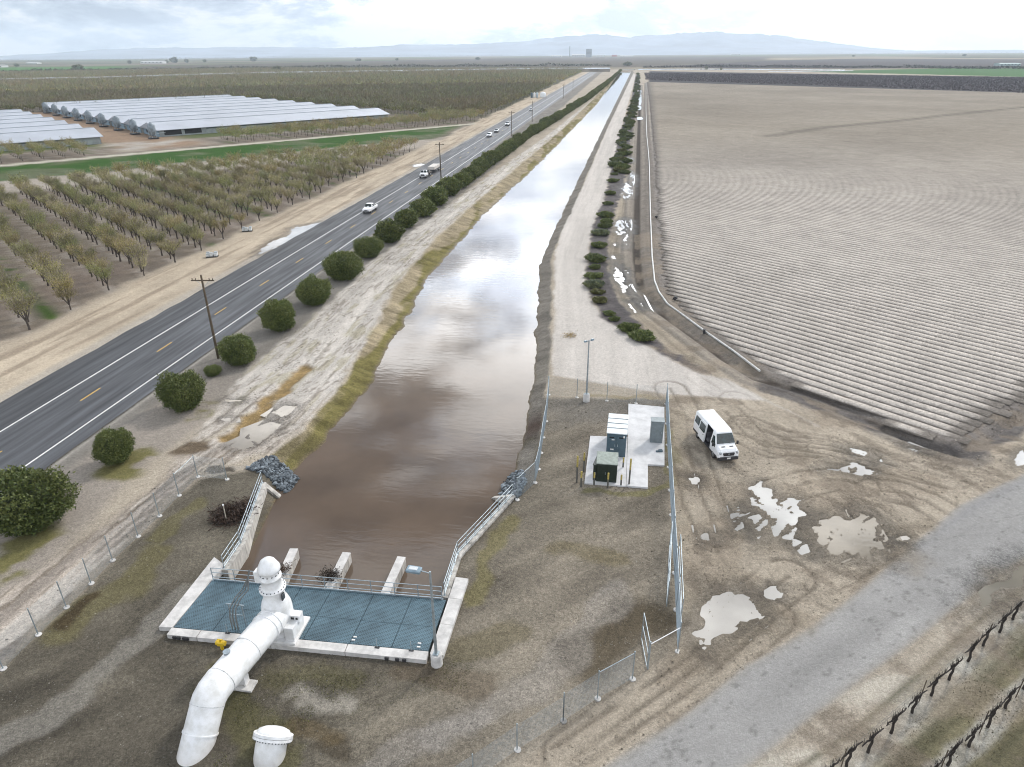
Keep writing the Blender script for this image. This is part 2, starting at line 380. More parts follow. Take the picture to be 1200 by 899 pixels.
cs, ct = st(*c0); c1 = G(1200, 481); c2 = c0+(c1-c0)/np.linalg.norm(c1-c0)*70
rs, rt_ = st(*c2)
field_poly = field+[tuple(c2), tuple(np.array(xy(rs+120, far_t*.35))), tuple(np.array(xy(rs+620, far_t*.7))), tuple(np.array(xy(rs+900, far_t)))]
mulch = gp([(745, 88), (739, 120), (727, 155), (718, 190), (713, 213), (707, 240), (698, 257), (690, 288), (687, 325), (692, 350), (707, 372), (750, 400), (790, 422), (820, 437), (834, 440), (812, 425), (780, 407), (760, 390), (740, 372), (722, 345), (713, 320), (712, 287), (720, 247), (731, 222), (737, 175), (747, 125), (750, 88)])
rtrack = gp([(742, 86), (712, 150), (680, 225), (662, 252), (650, 300), (650, 385), (648, 440), (780, 462), (900, 470), (960, 500), (850, 444), (820, 438), (790, 423), (750, 401), (707, 373), (692, 350), (686, 325), (690, 288), (698, 257), (707, 240), (713, 213), (727, 155), (745, 88)])
lbank = gp([(725, 88), (660, 150), (600, 200), (512, 275), (462, 335), (430, 400), (400, 449), (355, 502), (315, 533), (240, 552), (200, 585), (90, 690), (0, 775), (-150, 880), (-200, 820), (0, 700), (100, 630), (190, 560), (235, 500), (285, 440), (330, 400), (372, 368), (435, 308), (505, 255), (560, 215), (640, 160), (700, 112), (722, 92)])
lpath = gp([(-200, 860), (0, 740), (100, 655), (215, 560), (300, 500), (372, 430), (450, 340), (560, 240), (650, 150), (715, 95)])
DITCH = gp([(750, 100), (749, 140), (748, 180), (747, 230), (746, 280), (746, 300), (751, 337), (776, 365), (813, 391), (850, 418), (887, 441), (962, 463), (1025, 491), (1075, 513), (1118, 527)])
DITCH2 = gp([(905, 455), (935, 464), (1000, 489), (1075, 516), (1125, 530), (1160, 512), (1200, 487), (1260, 455)])
PIPE = gp([(757, 97), (757, 130), (758, 160), (760, 180), (761, 197), (762, 247), (764, 300), (767, 330), (772, 343), (782, 357), (800, 370), (827, 390), (860, 413), (890, 436)])
GULLY = gp(crop(200, 430, 6, [(960, 0), (800, 140), (640, 290), (530, 420), (400, 500)]))
# puddles: (outline, silt colour, raggedness)
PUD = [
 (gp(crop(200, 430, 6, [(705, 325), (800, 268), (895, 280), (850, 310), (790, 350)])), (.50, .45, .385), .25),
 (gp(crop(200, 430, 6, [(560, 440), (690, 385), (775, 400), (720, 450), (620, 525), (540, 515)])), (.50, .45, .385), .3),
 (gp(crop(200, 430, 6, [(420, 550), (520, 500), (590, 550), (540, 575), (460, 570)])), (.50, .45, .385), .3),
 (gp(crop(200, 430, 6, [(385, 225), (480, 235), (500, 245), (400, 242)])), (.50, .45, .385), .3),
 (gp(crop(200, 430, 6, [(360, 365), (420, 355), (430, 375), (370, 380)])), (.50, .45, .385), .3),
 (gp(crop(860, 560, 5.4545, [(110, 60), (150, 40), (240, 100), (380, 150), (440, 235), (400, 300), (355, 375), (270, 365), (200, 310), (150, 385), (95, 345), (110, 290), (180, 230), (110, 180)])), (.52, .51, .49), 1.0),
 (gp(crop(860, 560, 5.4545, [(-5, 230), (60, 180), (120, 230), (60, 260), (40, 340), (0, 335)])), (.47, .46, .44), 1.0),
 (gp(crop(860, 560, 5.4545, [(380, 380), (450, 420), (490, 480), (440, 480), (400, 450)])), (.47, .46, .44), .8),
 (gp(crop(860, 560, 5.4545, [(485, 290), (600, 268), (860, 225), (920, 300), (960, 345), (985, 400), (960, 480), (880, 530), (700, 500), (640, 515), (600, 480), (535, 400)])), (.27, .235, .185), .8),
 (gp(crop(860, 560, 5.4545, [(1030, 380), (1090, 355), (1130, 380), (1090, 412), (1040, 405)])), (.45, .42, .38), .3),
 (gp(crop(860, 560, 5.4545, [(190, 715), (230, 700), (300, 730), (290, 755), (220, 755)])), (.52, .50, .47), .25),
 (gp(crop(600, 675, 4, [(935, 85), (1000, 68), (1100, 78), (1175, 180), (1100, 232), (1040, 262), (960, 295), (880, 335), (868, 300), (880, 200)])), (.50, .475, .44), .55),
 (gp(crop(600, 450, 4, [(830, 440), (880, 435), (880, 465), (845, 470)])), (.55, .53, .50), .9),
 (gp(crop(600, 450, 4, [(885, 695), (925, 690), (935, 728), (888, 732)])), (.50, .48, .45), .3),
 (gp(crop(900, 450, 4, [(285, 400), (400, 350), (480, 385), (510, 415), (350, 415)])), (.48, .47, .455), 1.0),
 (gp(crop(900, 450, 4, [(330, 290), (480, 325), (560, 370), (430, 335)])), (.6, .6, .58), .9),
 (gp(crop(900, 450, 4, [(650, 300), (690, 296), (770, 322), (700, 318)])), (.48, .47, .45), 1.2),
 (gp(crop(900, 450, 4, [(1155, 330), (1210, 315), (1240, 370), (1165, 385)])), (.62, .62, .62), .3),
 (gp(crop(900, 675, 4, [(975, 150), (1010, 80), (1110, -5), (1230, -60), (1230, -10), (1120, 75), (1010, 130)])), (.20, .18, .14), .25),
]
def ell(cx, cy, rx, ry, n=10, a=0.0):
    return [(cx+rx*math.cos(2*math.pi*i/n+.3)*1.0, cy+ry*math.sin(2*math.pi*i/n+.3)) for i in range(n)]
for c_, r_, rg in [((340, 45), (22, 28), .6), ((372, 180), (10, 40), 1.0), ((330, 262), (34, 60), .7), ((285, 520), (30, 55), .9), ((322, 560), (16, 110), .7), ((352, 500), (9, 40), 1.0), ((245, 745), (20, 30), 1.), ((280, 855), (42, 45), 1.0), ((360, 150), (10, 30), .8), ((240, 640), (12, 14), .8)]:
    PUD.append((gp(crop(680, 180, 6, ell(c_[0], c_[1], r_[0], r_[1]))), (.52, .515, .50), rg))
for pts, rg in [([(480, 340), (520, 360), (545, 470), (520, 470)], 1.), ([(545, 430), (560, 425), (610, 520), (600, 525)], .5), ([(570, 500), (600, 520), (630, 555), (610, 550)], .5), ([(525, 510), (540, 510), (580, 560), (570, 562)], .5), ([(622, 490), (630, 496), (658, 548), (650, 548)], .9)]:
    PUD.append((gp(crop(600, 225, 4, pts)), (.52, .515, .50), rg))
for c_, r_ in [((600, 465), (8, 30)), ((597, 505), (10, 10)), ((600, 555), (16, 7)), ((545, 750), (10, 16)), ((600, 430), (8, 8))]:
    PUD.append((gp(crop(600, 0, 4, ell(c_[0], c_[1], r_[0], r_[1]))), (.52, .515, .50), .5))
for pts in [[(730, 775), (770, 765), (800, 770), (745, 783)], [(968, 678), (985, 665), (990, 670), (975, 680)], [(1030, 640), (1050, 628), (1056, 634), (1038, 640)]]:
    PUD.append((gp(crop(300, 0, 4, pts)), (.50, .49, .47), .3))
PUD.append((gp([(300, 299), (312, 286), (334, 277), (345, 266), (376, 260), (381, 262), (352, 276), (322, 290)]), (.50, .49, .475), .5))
# tyre tracks on the dirt apron
TRK = [crop(900, 450, 4, [(50, 500), (200, 462), (330, 450), (420, 470)]), crop(900, 450, 4, [(380, 430), (480, 490), (560, 560), (640, 650), (700, 730)]),
       crop(900, 450, 4, [(520, 500), (640, 512), (740, 550), (870, 630)]), crop(900, 450, 4, [(640, 380), (800, 430), (900, 455), (1050, 500), (1150, 560)]),
       crop(900, 450, 4, [(-100, 190), (60, 260), (300, 290), (500, 360), (650, 400), (830, 440)]), crop(900, 450, 4, [(-150, 230), (50, 290), (250, 300), (430, 340)]),
       crop(600, 450, 4, [(740, 20), (820, 160), (830, 330), (900, 560), (960, 700)]), crop(600, 450, 4, [(1000, 130), (1100, 240), (1199, 300)]), crop(600, 450, 4, [(1050, 70), (1199, 190), (1300, 260)]),
       crop(600, 675, 4, [(300, 850), (560, 650), (860, 430), (1200, 180)]), crop(600, 675, 4, [(200, 800), (500, 600), (800, 400), (1100, 150), (1300, 0)]),
       crop(860, 560, 5.4545, [(880, 250), (940, 330), (980, 410), (990, 490)]), crop(860, 560, 5.4545, [(860, 230), (960, 330), (1010, 420), (1020, 500)]),
       crop(860, 560, 5.4545, [(630, 740), (760, 670), (960, 560), (1050, 500)])]
TRK = [gp(t) for t in TRK]
rr = random.Random(5)
for i in range(15):      # random turning arcs over the apron
    x0, y0 = rr.uniform(8, 36), rr.uniform(30, 64); a = rr.choice([R(50), R(55), R(60), R(110), R(-35), R(-20)])+rr.gauss(0, .25); k = rr.gauss(0, .035); pts = []
    for j in range(rr.randint(5, 12)):
        pts.append((x0, y0)); x0 += 2.2*math.cos(a); y0 += 2.2*math.sin(a); a += k*2.2
    TRK.append(pts)
def lerp(c, tgt, m):
    m = m[..., None] if m.ndim == c.ndim-1 else m
    return c*(1-m)+np.asarray(tgt)*m
def terrain(X, Y):
    """height, colour, wetness of the ground at any plan point"""
    near = (Y < 140) & (np.abs(X) < 100)
    n1 = fbm(X*.09, Y*.09, 1, 5); n2 = fbm(X*.45, Y*.45, 2, 4); n3 = fbm(X*1.7, Y*1.7, 3, 3); nL = fbm(X*.012, Y*.012, 4, 4)
    wX = X+(fbm(X*.5, Y*.5, 21, 3)-.5)*1.6; wY = Y+(fbm(X*.5, Y*.5, 22, 3)-.5)*1.6
    s, t = st(X, Y)
    h = (n2-.5)*.05+(n3-.5)*.02
    wet = np.zeros(X.shape)
    C = np.empty(X.shape+(3,)); C[:] = (.36, .313, .252)
    C *= (.78+.44*n1)[..., None]*(.88+.24*n2)[..., None]
    # ---- far patchwork of fields
    cs_, ct_ = np.floor(s/410+.3), np.floor(t/640+.1)
    r1 = _h(cs_, ct_, 5); r2 = _h(cs_, ct_, 9)
    pal = np.array([(.085, .085, .035), (.11, .095, .05), (.07, .08, .035), (.16, .13, .09), (.075, .11, .03), (.20, .17, .12), (.09, .075, .055), (.10, .10, .045)])
    idx = (r1*7.99).astype(int); pc = pal[idx]*(.8+.4*r2)[..., None]*(.7+.6*nL)[..., None]
    pc = pc*(.9+.2*vn(t/3.2, s*.01, 6))[..., None]
    C = lerp(C, pc, ss(1500, 1700, Y+.25*X))
    # ---- orchard floor on the left
    om = ss(-75.5, -78, X+ (n1-.5)*5)*ss(1560, 1500, Y+.25*X)
    ph = ((t-10.2)/6.45) % 1.0; rowm = np.exp(-((ph-.5-np.sign(ph-.5)*.5)/.17)**2)
    of = np.empty_like(C); of[:] = (.195, .162, .128); of *= (.65+.7*n1)[..., None]*(.8+.4*n2)[..., None]
    of = lerp(of, (.36, .33, .30), rowm*.55*ss(.35, .6, n2)); of = lerp(of, (.115, .10, .085), np.exp(-((ph-.22)/.08)**2)*.55*ss(.3, .6, n1))
    of = lerp(of, (.115, .10, .085), np.exp(-((ph-.8)/.06)**2)*.45*ss(.35, .6, n1))
    of = lerp(of, (.05, .10, .012), np.exp(-((ph-.5)/.16)**2)*ss(.58, .66, fbm(s*.03, np.floor((t-10.2)/6.45)*3.3, 8, 2))*ss(.35, .5, n2)*.9)
    of = lerp(of, (.085, .085, .05), ss(330, 600, Y)*.85)
    C = lerp(C, of, om)
    bare = ss(-76, -84, X)*ss(-98, -84, X)*ss(62, 90, Y)*ss(300, 200, Y)
    C = lerp(C, (.21, .165, .14), bare*.5*ss(.45, .6, n1))
    # green belt, farm lane and the farmyard by the poultry houses
    gb = ss(-289, -287.5, s+(n1-.5)*2)*ss(-250, -256, s+(n1-.5)*8)*ss(-76, -84, X+(n1-.5)*8)
    C = lerp(C, (.028, .080, .006), gb*(.55+.45*ss(.3, .55, n1))); 
    C = lerp(C, (.40, .36, .31), ss(-256, -250, s+(n1-.5)*8)*ss(-227, -232, s)*om*.6)
    fl = ss(-294.5, -293.5, s+(n2-.5)*.8)*ss(-288.5, -289.5, s+(n2-.5)*.8)*ss(-66, -70, X)
    C = lerp(C, (.46, .43, .36), fl)
    yb = ss(-570, -560, s)*ss(-293, -310, s)*ss(73, 80, t+(n1-.5)*9)*ss(118, 100, t+(n1-.5)*9)
    C = lerp(C, (.27, .19, .13), yb); C = lerp(C, (.36, .33, .29), yb*ss(-345, -325, s)*ss(.4, .6, n1))
    hy = ss(-572, -565, s)*ss(-325, -332, s)*ss(236, 230, t)*(1-yb)*ss(-76, -80, X)
    C = lerp(C, (.075, .10, .03), hy*.9)
    # sandy verge
    vm = ss(-77.5, -74, X+(n1-.5)*6)*ss(RX0+1.5, RX0+.5, X)
    vc = np.empty_like(C); vc[:] = (.44, .37, .285); vc *= (.75+.5*fbm(X*.6, Y*.09, 31, 4))[..., None]
    vc = lerp(vc, (.25, .20, .15), ss(.55, .7, fbm(X*.8, Y*.05, 32, 4))*.7); vc = lerp(vc, (.34, .33, .31), ss(-65.5, -64, X)*.5)
    C = lerp(C, vc, vm*ss(1500, 1400, Y))
    wet_dw = sdpoly(wX, wY, gp([(215, 320), (300, 290), (380, 262), (386, 266), (330, 300), (296, 318)]), 4)
    # strip between highway and shrubs
    gm = ss(RX1-1, RX1, X)*ss(-38.5, -40.5, X+(n1-.5)*3)*ss(1500, 1450, Y)
    gc = np.empty_like(C); gc[:] = (.20, .185, .165); gc *= (.7+.6*fbm(X*.5, Y*.15, 33, 4))[..., None]
    gc = lerp(gc, (.34, .32, .29), np.exp(-((X-RX1-.35)/.22)**2)*.8)
    gc = lerp(gc, (.33, .29, .25), ss(80, 50, Y)*ss(-47.5, -45.5, X)*.8)
    C = lerp(C, gc, gm)
    # ---- right hand far fields
    rf = ss(-2, 2, X-np.interp(Y, [0, 108, 900, 1500], [8, 8, 30, 50]))
    far = (t > far_t-2)
    dk = rf*ss(far_t-3, far_t+1, t)*ss(1180, 1150, t-.0*s)
    fieldc = np.empty_like(C); fieldc[:] = (.042, .037, .042); fieldc *= (.75+.5*fbm(s*.05, t*.5, 35, 3))[..., None]
    C = lerp(C, fieldc, dk)
    def farpoly(px, col, sf=12):
        nonlocal C
        C = lerp(C, np.array(col)*(.75+.5*fbm(s*.02, t*.2, 37, 3)[..., None]), ss(sf, -sf, sdpoly(X, Y, gp(px), 60)))
    farpoly([(940, 84.2), (1000, 82.5), (1200, 78.2), (1400, 76), (1400, 94), (1200, 90.3), (1080, 87.2)], (.035, .115, .02))
    farpoly([(760, 78.5), (900, 71), (1010, 69), (1400, 70), (1400, 76.5), (1200, 79), (1000, 80.5), (860, 80.2)], (.055, .045, .045), 20)
    farpoly([(820, 68.3), (1010, 67.3), (1300, 69), (1300, 69.9), (1010, 68.8), (880, 71)], (.26, .22, .15), 30)
    farpoly([(-60, 80), (60, 78.6), (150, 78), (148, 81), (60, 84), (-60, 87)], (.05, .15, .02))
    farpoly([(150, 78), (420, 72), (640, 67), (900, 66.6), (900, 71), (745, 79), (600, 79.5), (300, 84), (148, 85)], (.085, .07, .05), 30)
    # ---- white-ish track on the left bank
    q = dline(X, Y, lpath, 40, True)
    d = sdpoly(wX, wY, lbank, 12)
    stk = fbm(q*.9, Y*.05+X*.02, 41, 4); stk2 = fbm(q*3.1, Y*.16+X*.05, 42, 3)
    lb = ss(.6, -.6, d)
    lc = np.empty_like(C); lc[:] = (.50, .465, .425); lc *= (.72+.55*stk)[..., None]*(.86+.28*stk2)[..., None]
    lc = lerp(lc, (.24, .215, .18), ss(.56, .68, stk2)*ss(.45, .6, n1)*.6)
    lc = lerp(lc, (.30, .27, .16), ss(.58, .7, fbm(q*1.2, Y*.2, 43, 4))*.45)
    low = ss(66, 42, Y)
    lc = lerp(lc, np.array((.30, .255, .215))*(.0+2.0*stk[..., None]), low*.8)
    lc = lerp(lc, (.16, .13, .10), low*ss(.55, .66, stk2)*.7)
    lc = lerp(lc, (.56, .51, .455), low*ss(.54, .62, fbm(q*1.4+3, Y*.07, 44, 3))*.85); lc = lerp(lc, (.15, .12, .095), ss(.026, .008, np.abs(fbm(q*.8, Y*.10, 45, 4)-.5))*.55)
    C = lerp(C, lc, lb)
    h += lb*((stk2-.5)*.12+(stk-.5)*.12*low)
    gd = dline(wX, wY, GULLY, 5)
    C = lerp(C, np.array((.27, .19, .09))*(.6+.8*n3[..., None]), ss(1.3, .5, gd)); h -= .28*ss(1.4, .2, gd)
    dirtp = sdpoly(wX, wY, gp(crop(200, 430, 6, [(60, 570), (140, 520), (260, 540), (285, 590), (200, 620), (60, 620), (0, 600)])), 4)
    C = lerp(C, np.array((.13, .10, .07))*(.6+.8*n3[..., None]), ss(.5, -.4, dirtp)); h += .12*ss(.3, -1, dirtp)*n3
    # moss under the big shrubs
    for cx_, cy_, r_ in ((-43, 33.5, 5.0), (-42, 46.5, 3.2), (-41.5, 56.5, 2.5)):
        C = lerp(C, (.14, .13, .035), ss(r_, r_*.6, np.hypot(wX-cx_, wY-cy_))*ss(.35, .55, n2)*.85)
    # ---- canal-side roads right
    d = sdpoly(X+(n2-.5)*.8, Y, rtrack, 8); d_tr = d; m = ss(.4, -.4, d)
    qr = X-blR(Y); sk = fbm(qr*.8, Y*.03, 51, 4); sk2 = fbm(qr*3, Y*.08, 52, 3)
    rc = np.empty_like(C); rc[:] = (.50, .465, .43); rc *= (.82+.36*sk)[..., None]*(.9+.2*sk2)[..., None]
    rc = lerp(rc, (.36, .33, .30), ss(.56, .7, sk2)*.35)
    C = lerp(C, rc, m); h += m*(sk2-.5)*.05
    # strip between shrubs and ditch
    sm = ss(-1, 1, X-curve([p for p in gp([(750, 95), (737, 175), (731, 222), (712, 287), (713, 320), (722, 345), (740, 372), (780, 407), (834, 440)])])(Y))*ss(3, -1, X-curve([tuple(p) for p in DITCH])(Y))*ss(70, 76, Y)*ss(1400, 1200, Y)
    dq = dline(X, Y, DITCH, 14, True)
    sk = fbm(dq*1.3, Y*.03, 54, 4)
    sc_ = np.empty_like(C); sc_[:] = (.33, .285, .225); sc_ *= (.6+.8*sk)[..., None]
    sc_ = lerp(sc_, (.18, .155, .12), ss(.5, .62, fbm(dq*1.8, Y*.05, 55, 3))*.7)
    C = lerp(C, sc_, sm)
    d = sdpoly(wX, wY, mulch, 6); m = ss(.35, -.35, d)
    C = lerp(C, np.array((.105, .095, .095))*(.65+.7*n3[..., None]), m); h += m*.08*n3
    # ditch along the field
    ad = np.abs(dq)
    C = lerp(C, np.array((.19, .17, .15))*(.7+.6*n3[..., None]), ss(5.2, 3.6, ad)*ss(-4.5, -3, dq+0*ad)*0+ss(3.4, 2.6, ad)*.75)
    C = lerp(C, (.30, .265, .22), np.exp(-((ad-2.0)/.35)**2)*.6)
    C = lerp(C, (.06, .05, .042), ss(1.0, .45, ad)); h -= .45*ss(1.5, .2, ad); h += .12*np.exp(-((ad-2.2)/.6)**2)
    d2 = dline(X, Y, DITCH2, 8)
    C = lerp(C, np.array((.115, .105, .10))*(.6+.8*n3[..., None]), ss(1.9, 1.2, d2+(n2-.5)*1.5)); h -= .35*ss(1.4, .1, d2)
    d3 = dline(X, Y, PIPE, 8)
    C = lerp(C, np.array((.17, .15, .13))*(.7+.6*n3[..., None]), ss(2.2, 1.2, d3+(n2-.5)))
    # ground under the ploughed beds
    fd = sdpoly(X, Y, field_poly, 6); fm = ss(.8, -.8, fd+(n2-.5)*1.0)
    fc = np.empty_like(C); fc[:] = (.20, .18, .165); fc *= (.6+.8*fbm(s*.3, t*1.4, 57, 3))[..., None]
    C = lerp(C, fc, fm); h -= .12*fm
    # ---- old asphalt road, bottom right
    od = sdpoly(X+(n2-.5)*1.0, Y+(n2-.5)*1.0, oldroad, 14); m = ss(.25, -.25, od)
    qq = dline(X, Y, gp([(615, 999), (800, 885), (960, 780), (1120, 660), (1200, 606), (1400, 480)]), 12, True)
    al = X*.75+Y*.66
    pk = fbm(qq*.7, al*.06, 61, 4); pk2 = fbm(X*.35, Y*.35, 62, 4)
    ac = np.empty_like(C); ac[:] = (.30, .293, .285); ac *= (.80+.32*pk)[..., None]*(.90+.20*pk2)[..., None]
    ac = lerp(ac, (.205, .205, .215), np.exp(-((qq-2.9)/.7)**2)*.4*ss(.3, .6, pk)+np.exp(-((qq+3.2)/.4)**2)*.3)
    crk = np.minimum(np.abs(fbm(X*.32, Y*.32, 63, 5)-.5), np.abs(fbm(X*.5+9, Y*.5, 64, 4)-.47)); ac = lerp(ac, (.13, .125, .12), ss(.010, .002, crk)*.55)
    edge = ss(-.7, 0, od)*m; ac = lerp(ac, (.30, .285, .26), edge*.7)
    C = lerp(C, ac, m); h = h*(1-m*.8)+m*.03; calm = m*.62
    # verge and vineyard right of the old road
    vq = dline(X, Y, gp([(780, 962), (900, 882), (990, 812), (1075, 750), (1165, 678), (1300, 600)]), 40, True)   # negative = right of the edge
    vm = ss(.2, -.4, vq)*ss(28, 24, np.abs(vq))*(X > 0)*(Y < 75)*(1-m)
    vqn = -vq
    vs_ = fbm(vqn*1.2, al*.08, 65, 4)
    vv = np.empty_like(C); vv[:] = (.41, .375, .32); vv *= (.75+.5*vs_)[..., None]
    vv = lerp(vv, np.array((.235, .215, .165))*(.6+.8*vs_[..., None]), ss(1.4, 2.6, vqn+(n2-.5)))
    vr = np.abs(dline(X, Y, gp([(900, 962), (1017, 882), (1091, 815), (1152, 757), (1187, 726), (1300, 640)]), 30, True)); 
    vr2 = np.abs(dline(X, Y, gp([(1030, 962), (1110, 897), (1157, 852), (1199, 807), (1300, 715)]), 30, True))
    vv = lerp(vv, np.array((.15, .135, .085))*(.5+n2[..., None]), ss(3.6, 4.2, vqn))
    for v_ in (vr, vr2):
        vv = lerp(vv, np.array((.40, .38, .34))*(.4+1.1*n3[..., None]), ss(.75, .35, v_+(n2-.5)*.8)*.75)
        vv = lerp(vv, (.085, .08, .05), np.exp(-((v_-1.15)/.22)**2)*.7)
    vv = lerp(vv, (.11, .085, .05), ss(9.2, 10, vqn)*ss(11, 10.3, vqn)*.7); vv = lerp(vv, (.33, .31, .27), ss(10.4, 11.2, vqn)*.7)
    C = lerp(C, vv, vm)
    # ---- pump station yard
    yd = sdpoly(X+(n2-.5)*.9, Y+(n2-.5)*.9, yard, 14); m = ss(.5, -.5, yd)
    big = fbm(X*.13+Y*.05, Y*.16, 71, 5); dg = fbm((X*.75+Y*.65)*.12, (X*.65-Y*.75)*.55, 72, 4)
    yc = np.empty_like(C); yc[:] = (.122, .108, .085); yc *= (.15+.95*big+.72*dg)[..., None]*(.8+.4*n2)[..., None]
    yc = lerp(yc, np.array((.25, .218, .175))*(.35+1.2*dg[..., None]), ss(-14, -2, X+(n1-.5)*14)*.8)
    yc = lerp(yc, (.17, .16, .145), ss(58, 62, Y)*ss(-7, -5, X)*.6)
    C = lerp(C, yc, m)
    def blot(px, rad, col, k=1.0, sh=.5, nn=n2):
        nonlocal C
        w = dline(wX, wY, gp(px), rad*2.2); C = lerp(C, col, ss(rad, rad*sh, w+(nn-.5)*rad*.9)*k)
    blot([(690, 770), (735, 735), (760, 728)], 2.6, (.085, .068, .045), .85, .3)
    blot([(660, 640), (690, 648), (720, 655)], 1.3, (.15, .125, .07), .6)
    blot([(70, 745), (100, 712), (160, 680), (180, 650)], 1.5, (.13, .115, .045), .55)
    blot([(180, 630), (210, 605), (236, 588)], .9, (.14, .125, .05), .5)
    blot([(70, 735), (110, 698)], .6, (.05, .035, .02), .8)
    blot([(255, 800), (310, 860), (330, 895)], 1.6, (.115, .108, .045), .5, .5, n3)
    blot([(420, 790), (320, 790)], 1.1, (.115, .105, .05), .42, .5, n3)
    blot([(560, 700), (575, 640), (600, 610)], .9, (.17, .15, .06), .6)
    blot([(545, 760), (600, 740)], 1.3, (.13, .11, .06), .5)
    blot([(570, 800), (470, 790)], 1.0, (.10, .075, .05), .5)
    blot([(345, 812), (375, 825), (410, 822)], .85, (.32, .295, .255), .7, .1, n3)
    blot([(385, 872), (400, 875)], .85, (.07, .058, .042), .85, .5)
    blot([(345, 850), (390, 862)], .8, (.12, .09, .05), .6)
    blot([(270, 600), (290, 590)], 1.1, (.055, .038, .028), .9)
    blot([(0, 870), (90, 820), (200, 720), (230, 690)], 1.3, (.25, .235, .21), .5)
    blot([(520, 860), (640, 800), (720, 700)], 1.4, (.30, .28, .26), .35)
    blot([(430, 899), (560, 840)], 1.0, (.27, .25, .23), .4)
    blot([(640, 500), (690, 490), (740, 470)], 1.0, (.15, .14, .125), .4)
    blot([(690, 575), (760, 577), (790, 560), (786, 500)], .5, (.15, .14, .05), .6)
    blot([(690, 463), (775, 466)], .5, (.27, .22, .13), .7)
    blot([(230, 560), (290, 548)], .5, (.33, .30, .26), .6); blot([(250, 550), (275, 553)], .4, (.07, .06, .05), .9)
    # apron wear: brown mud round the puddles
    for pts, k in (([(880, 610), (930, 620), (1040, 640)], 2.6), ([(820, 700), (860, 735), (930, 720)], 1.9), ([(985, 545), (1040, 560)], 1.4), ([(900, 520), (960, 535)], 1.2), ([(815, 565)], .9), ([(800, 770), (850, 760), (905, 720)], 1.2), ([(1160, 700), (1200, 675)], 1.6), ([(1060, 628), (1090, 612)], .8)):
        if len(pts) == 1: pts = pts+[(pts[0][0]+6, pts[0][1])]
        blot(pts, k*1.25, (.235, .20, .155), .65, .3)
    blot([(795, 480), (800, 560), (796, 640), (800, 720)], .8, (.30, .26, .20), .5)
    am = near & (X > 5)
    tm = np.zeros(X.shape)
    for i, tr in enumerate(TRK):
        w = dline(X+(n2-.5)*.3, Y+(n2-.5)*.3, tr, 3); depth = 1.0 if i < 14 else .45
        for o_ in (0.0, 1.7):
            g = np.exp(-((w-o_)/.17)**2)*depth*ss(.28, .5, fbm(X*.4+i*7, Y*.4, 81, 3)); tm = np.maximum(tm, g)
            h += .03*depth*np.exp(-((np.abs(w-o_)-.36)/.15)**2)*near
    inr = (1-ss(.3, -.3, od))*(1-ss(.5, -.5, yd))
    ap = near*inr*(1-ss(.5, -.5, d_tr))*(X > 4)
    C = lerp(C, np.array((.26, .215, .165)), ap*.5*ss(.50, .62, fbm(X*.22+3, Y*.3, 83, 5)))
    C = lerp(C, np.array((.17, .14, .11)), ap*.55*ss(.58, .66, fbm(X*.5+.4*Y, Y*.3-X*.2, 84, 5)))
    C = lerp(C, np.array((.13, .108, .085)), np.minimum(1, tm*.7)*inr*(.45+.55*ss(.4, .55, fbm(X*.25, Y*.25, 86, 3)))); h -= tm*.06*inr
    wet = wet-np.maximum(calm, np.maximum(ss(.4, -.4, d_tr)*.5, near*inr*.25))
    # ---- canal banks
    xlw, xlt, xrw, xrt = wlL(Y), blL(Y), wlR(Y), blR(Y)
    rill = .55*fbm(X*.5, Y*1.9, 91, 3)+.45*fbm(X*.4, Y*.45, 95, 4)
    j = (fbm(X*0+3, Y*.35, 92, 3)-.5)*ss(50, 56, Y)
    tL = (X-(xlt+j*1.2))/(np.maximum(xlw-xlt, .3)); tR = ((xrt-j*.8)-X)/(np.maximum(xrt-xrw, .3))
    zc = np.maximum(WZ*np.clip(tL, 0, 3), -2.9); zr = np.maximum(WZ*np.clip(tR, 0, 3), -2.9)
    z = np.maximum(np.where(tL > 0, zc, 0), np.where(tR > 0, zr, 0)); z = np.where((tL > 0) & (tR > 0), z, 0)
    ymask = ss(30.2, 31.2, Y)*(Y < 1486); z = z*ymask
    onb = (z < -.02)*1.0
    z += onb*ss(46, 52, Y)*(rill-.5)*.28*ss(0, -.4, z)
    side = (X < (xlw+xrw)/2)
    bc = np.empty_like(C); bc[:] = (.27, .225, .15); bc *= (.15+1.7*rill)[..., None]
    bc = lerp(bc, np.array((.135, .12, .035))*(.3+1.4*rill[..., None]), ss(.52, .64, fbm(X*.3, Y*.06, 93, 3)+.22*ss(.3*WZ, .95*WZ, z)-.05)*.85)
    bc = lerp(bc, (.10, .085, .04), ss(62, 50, Y)*.75*ss(.3, .6, n2))
    bd = np.empty_like(C); bd[:] = (.185, .168, .145); bd *= (.5+1.0*fbm(X*.5+Y*.8, Y*.3, 94, 4))[..., None]
    bd = lerp(bd, (.10, .11, .03), ss(78, 60, Y)*ss(.4, .55, n1+.2*(n2-.5))*.8); bd = lerp(bd, (.075, .05, .04), np.exp(-((Y-59)/2.5)**2)*.8)
    bc = np.where(side[..., None], bc, bd)
    C = lerp(C, bc, ss(-.02, -.18, z)*ss(46, 48, Y)); C = lerp(C, (.12, .09, .05), ss(.86*WZ, .98*WZ, z))
    wet = np.where(z < -.05, np.maximum(wet, ss(.8*WZ, WZ, z)), wet)
    h = h*(1-onb*.5)+z
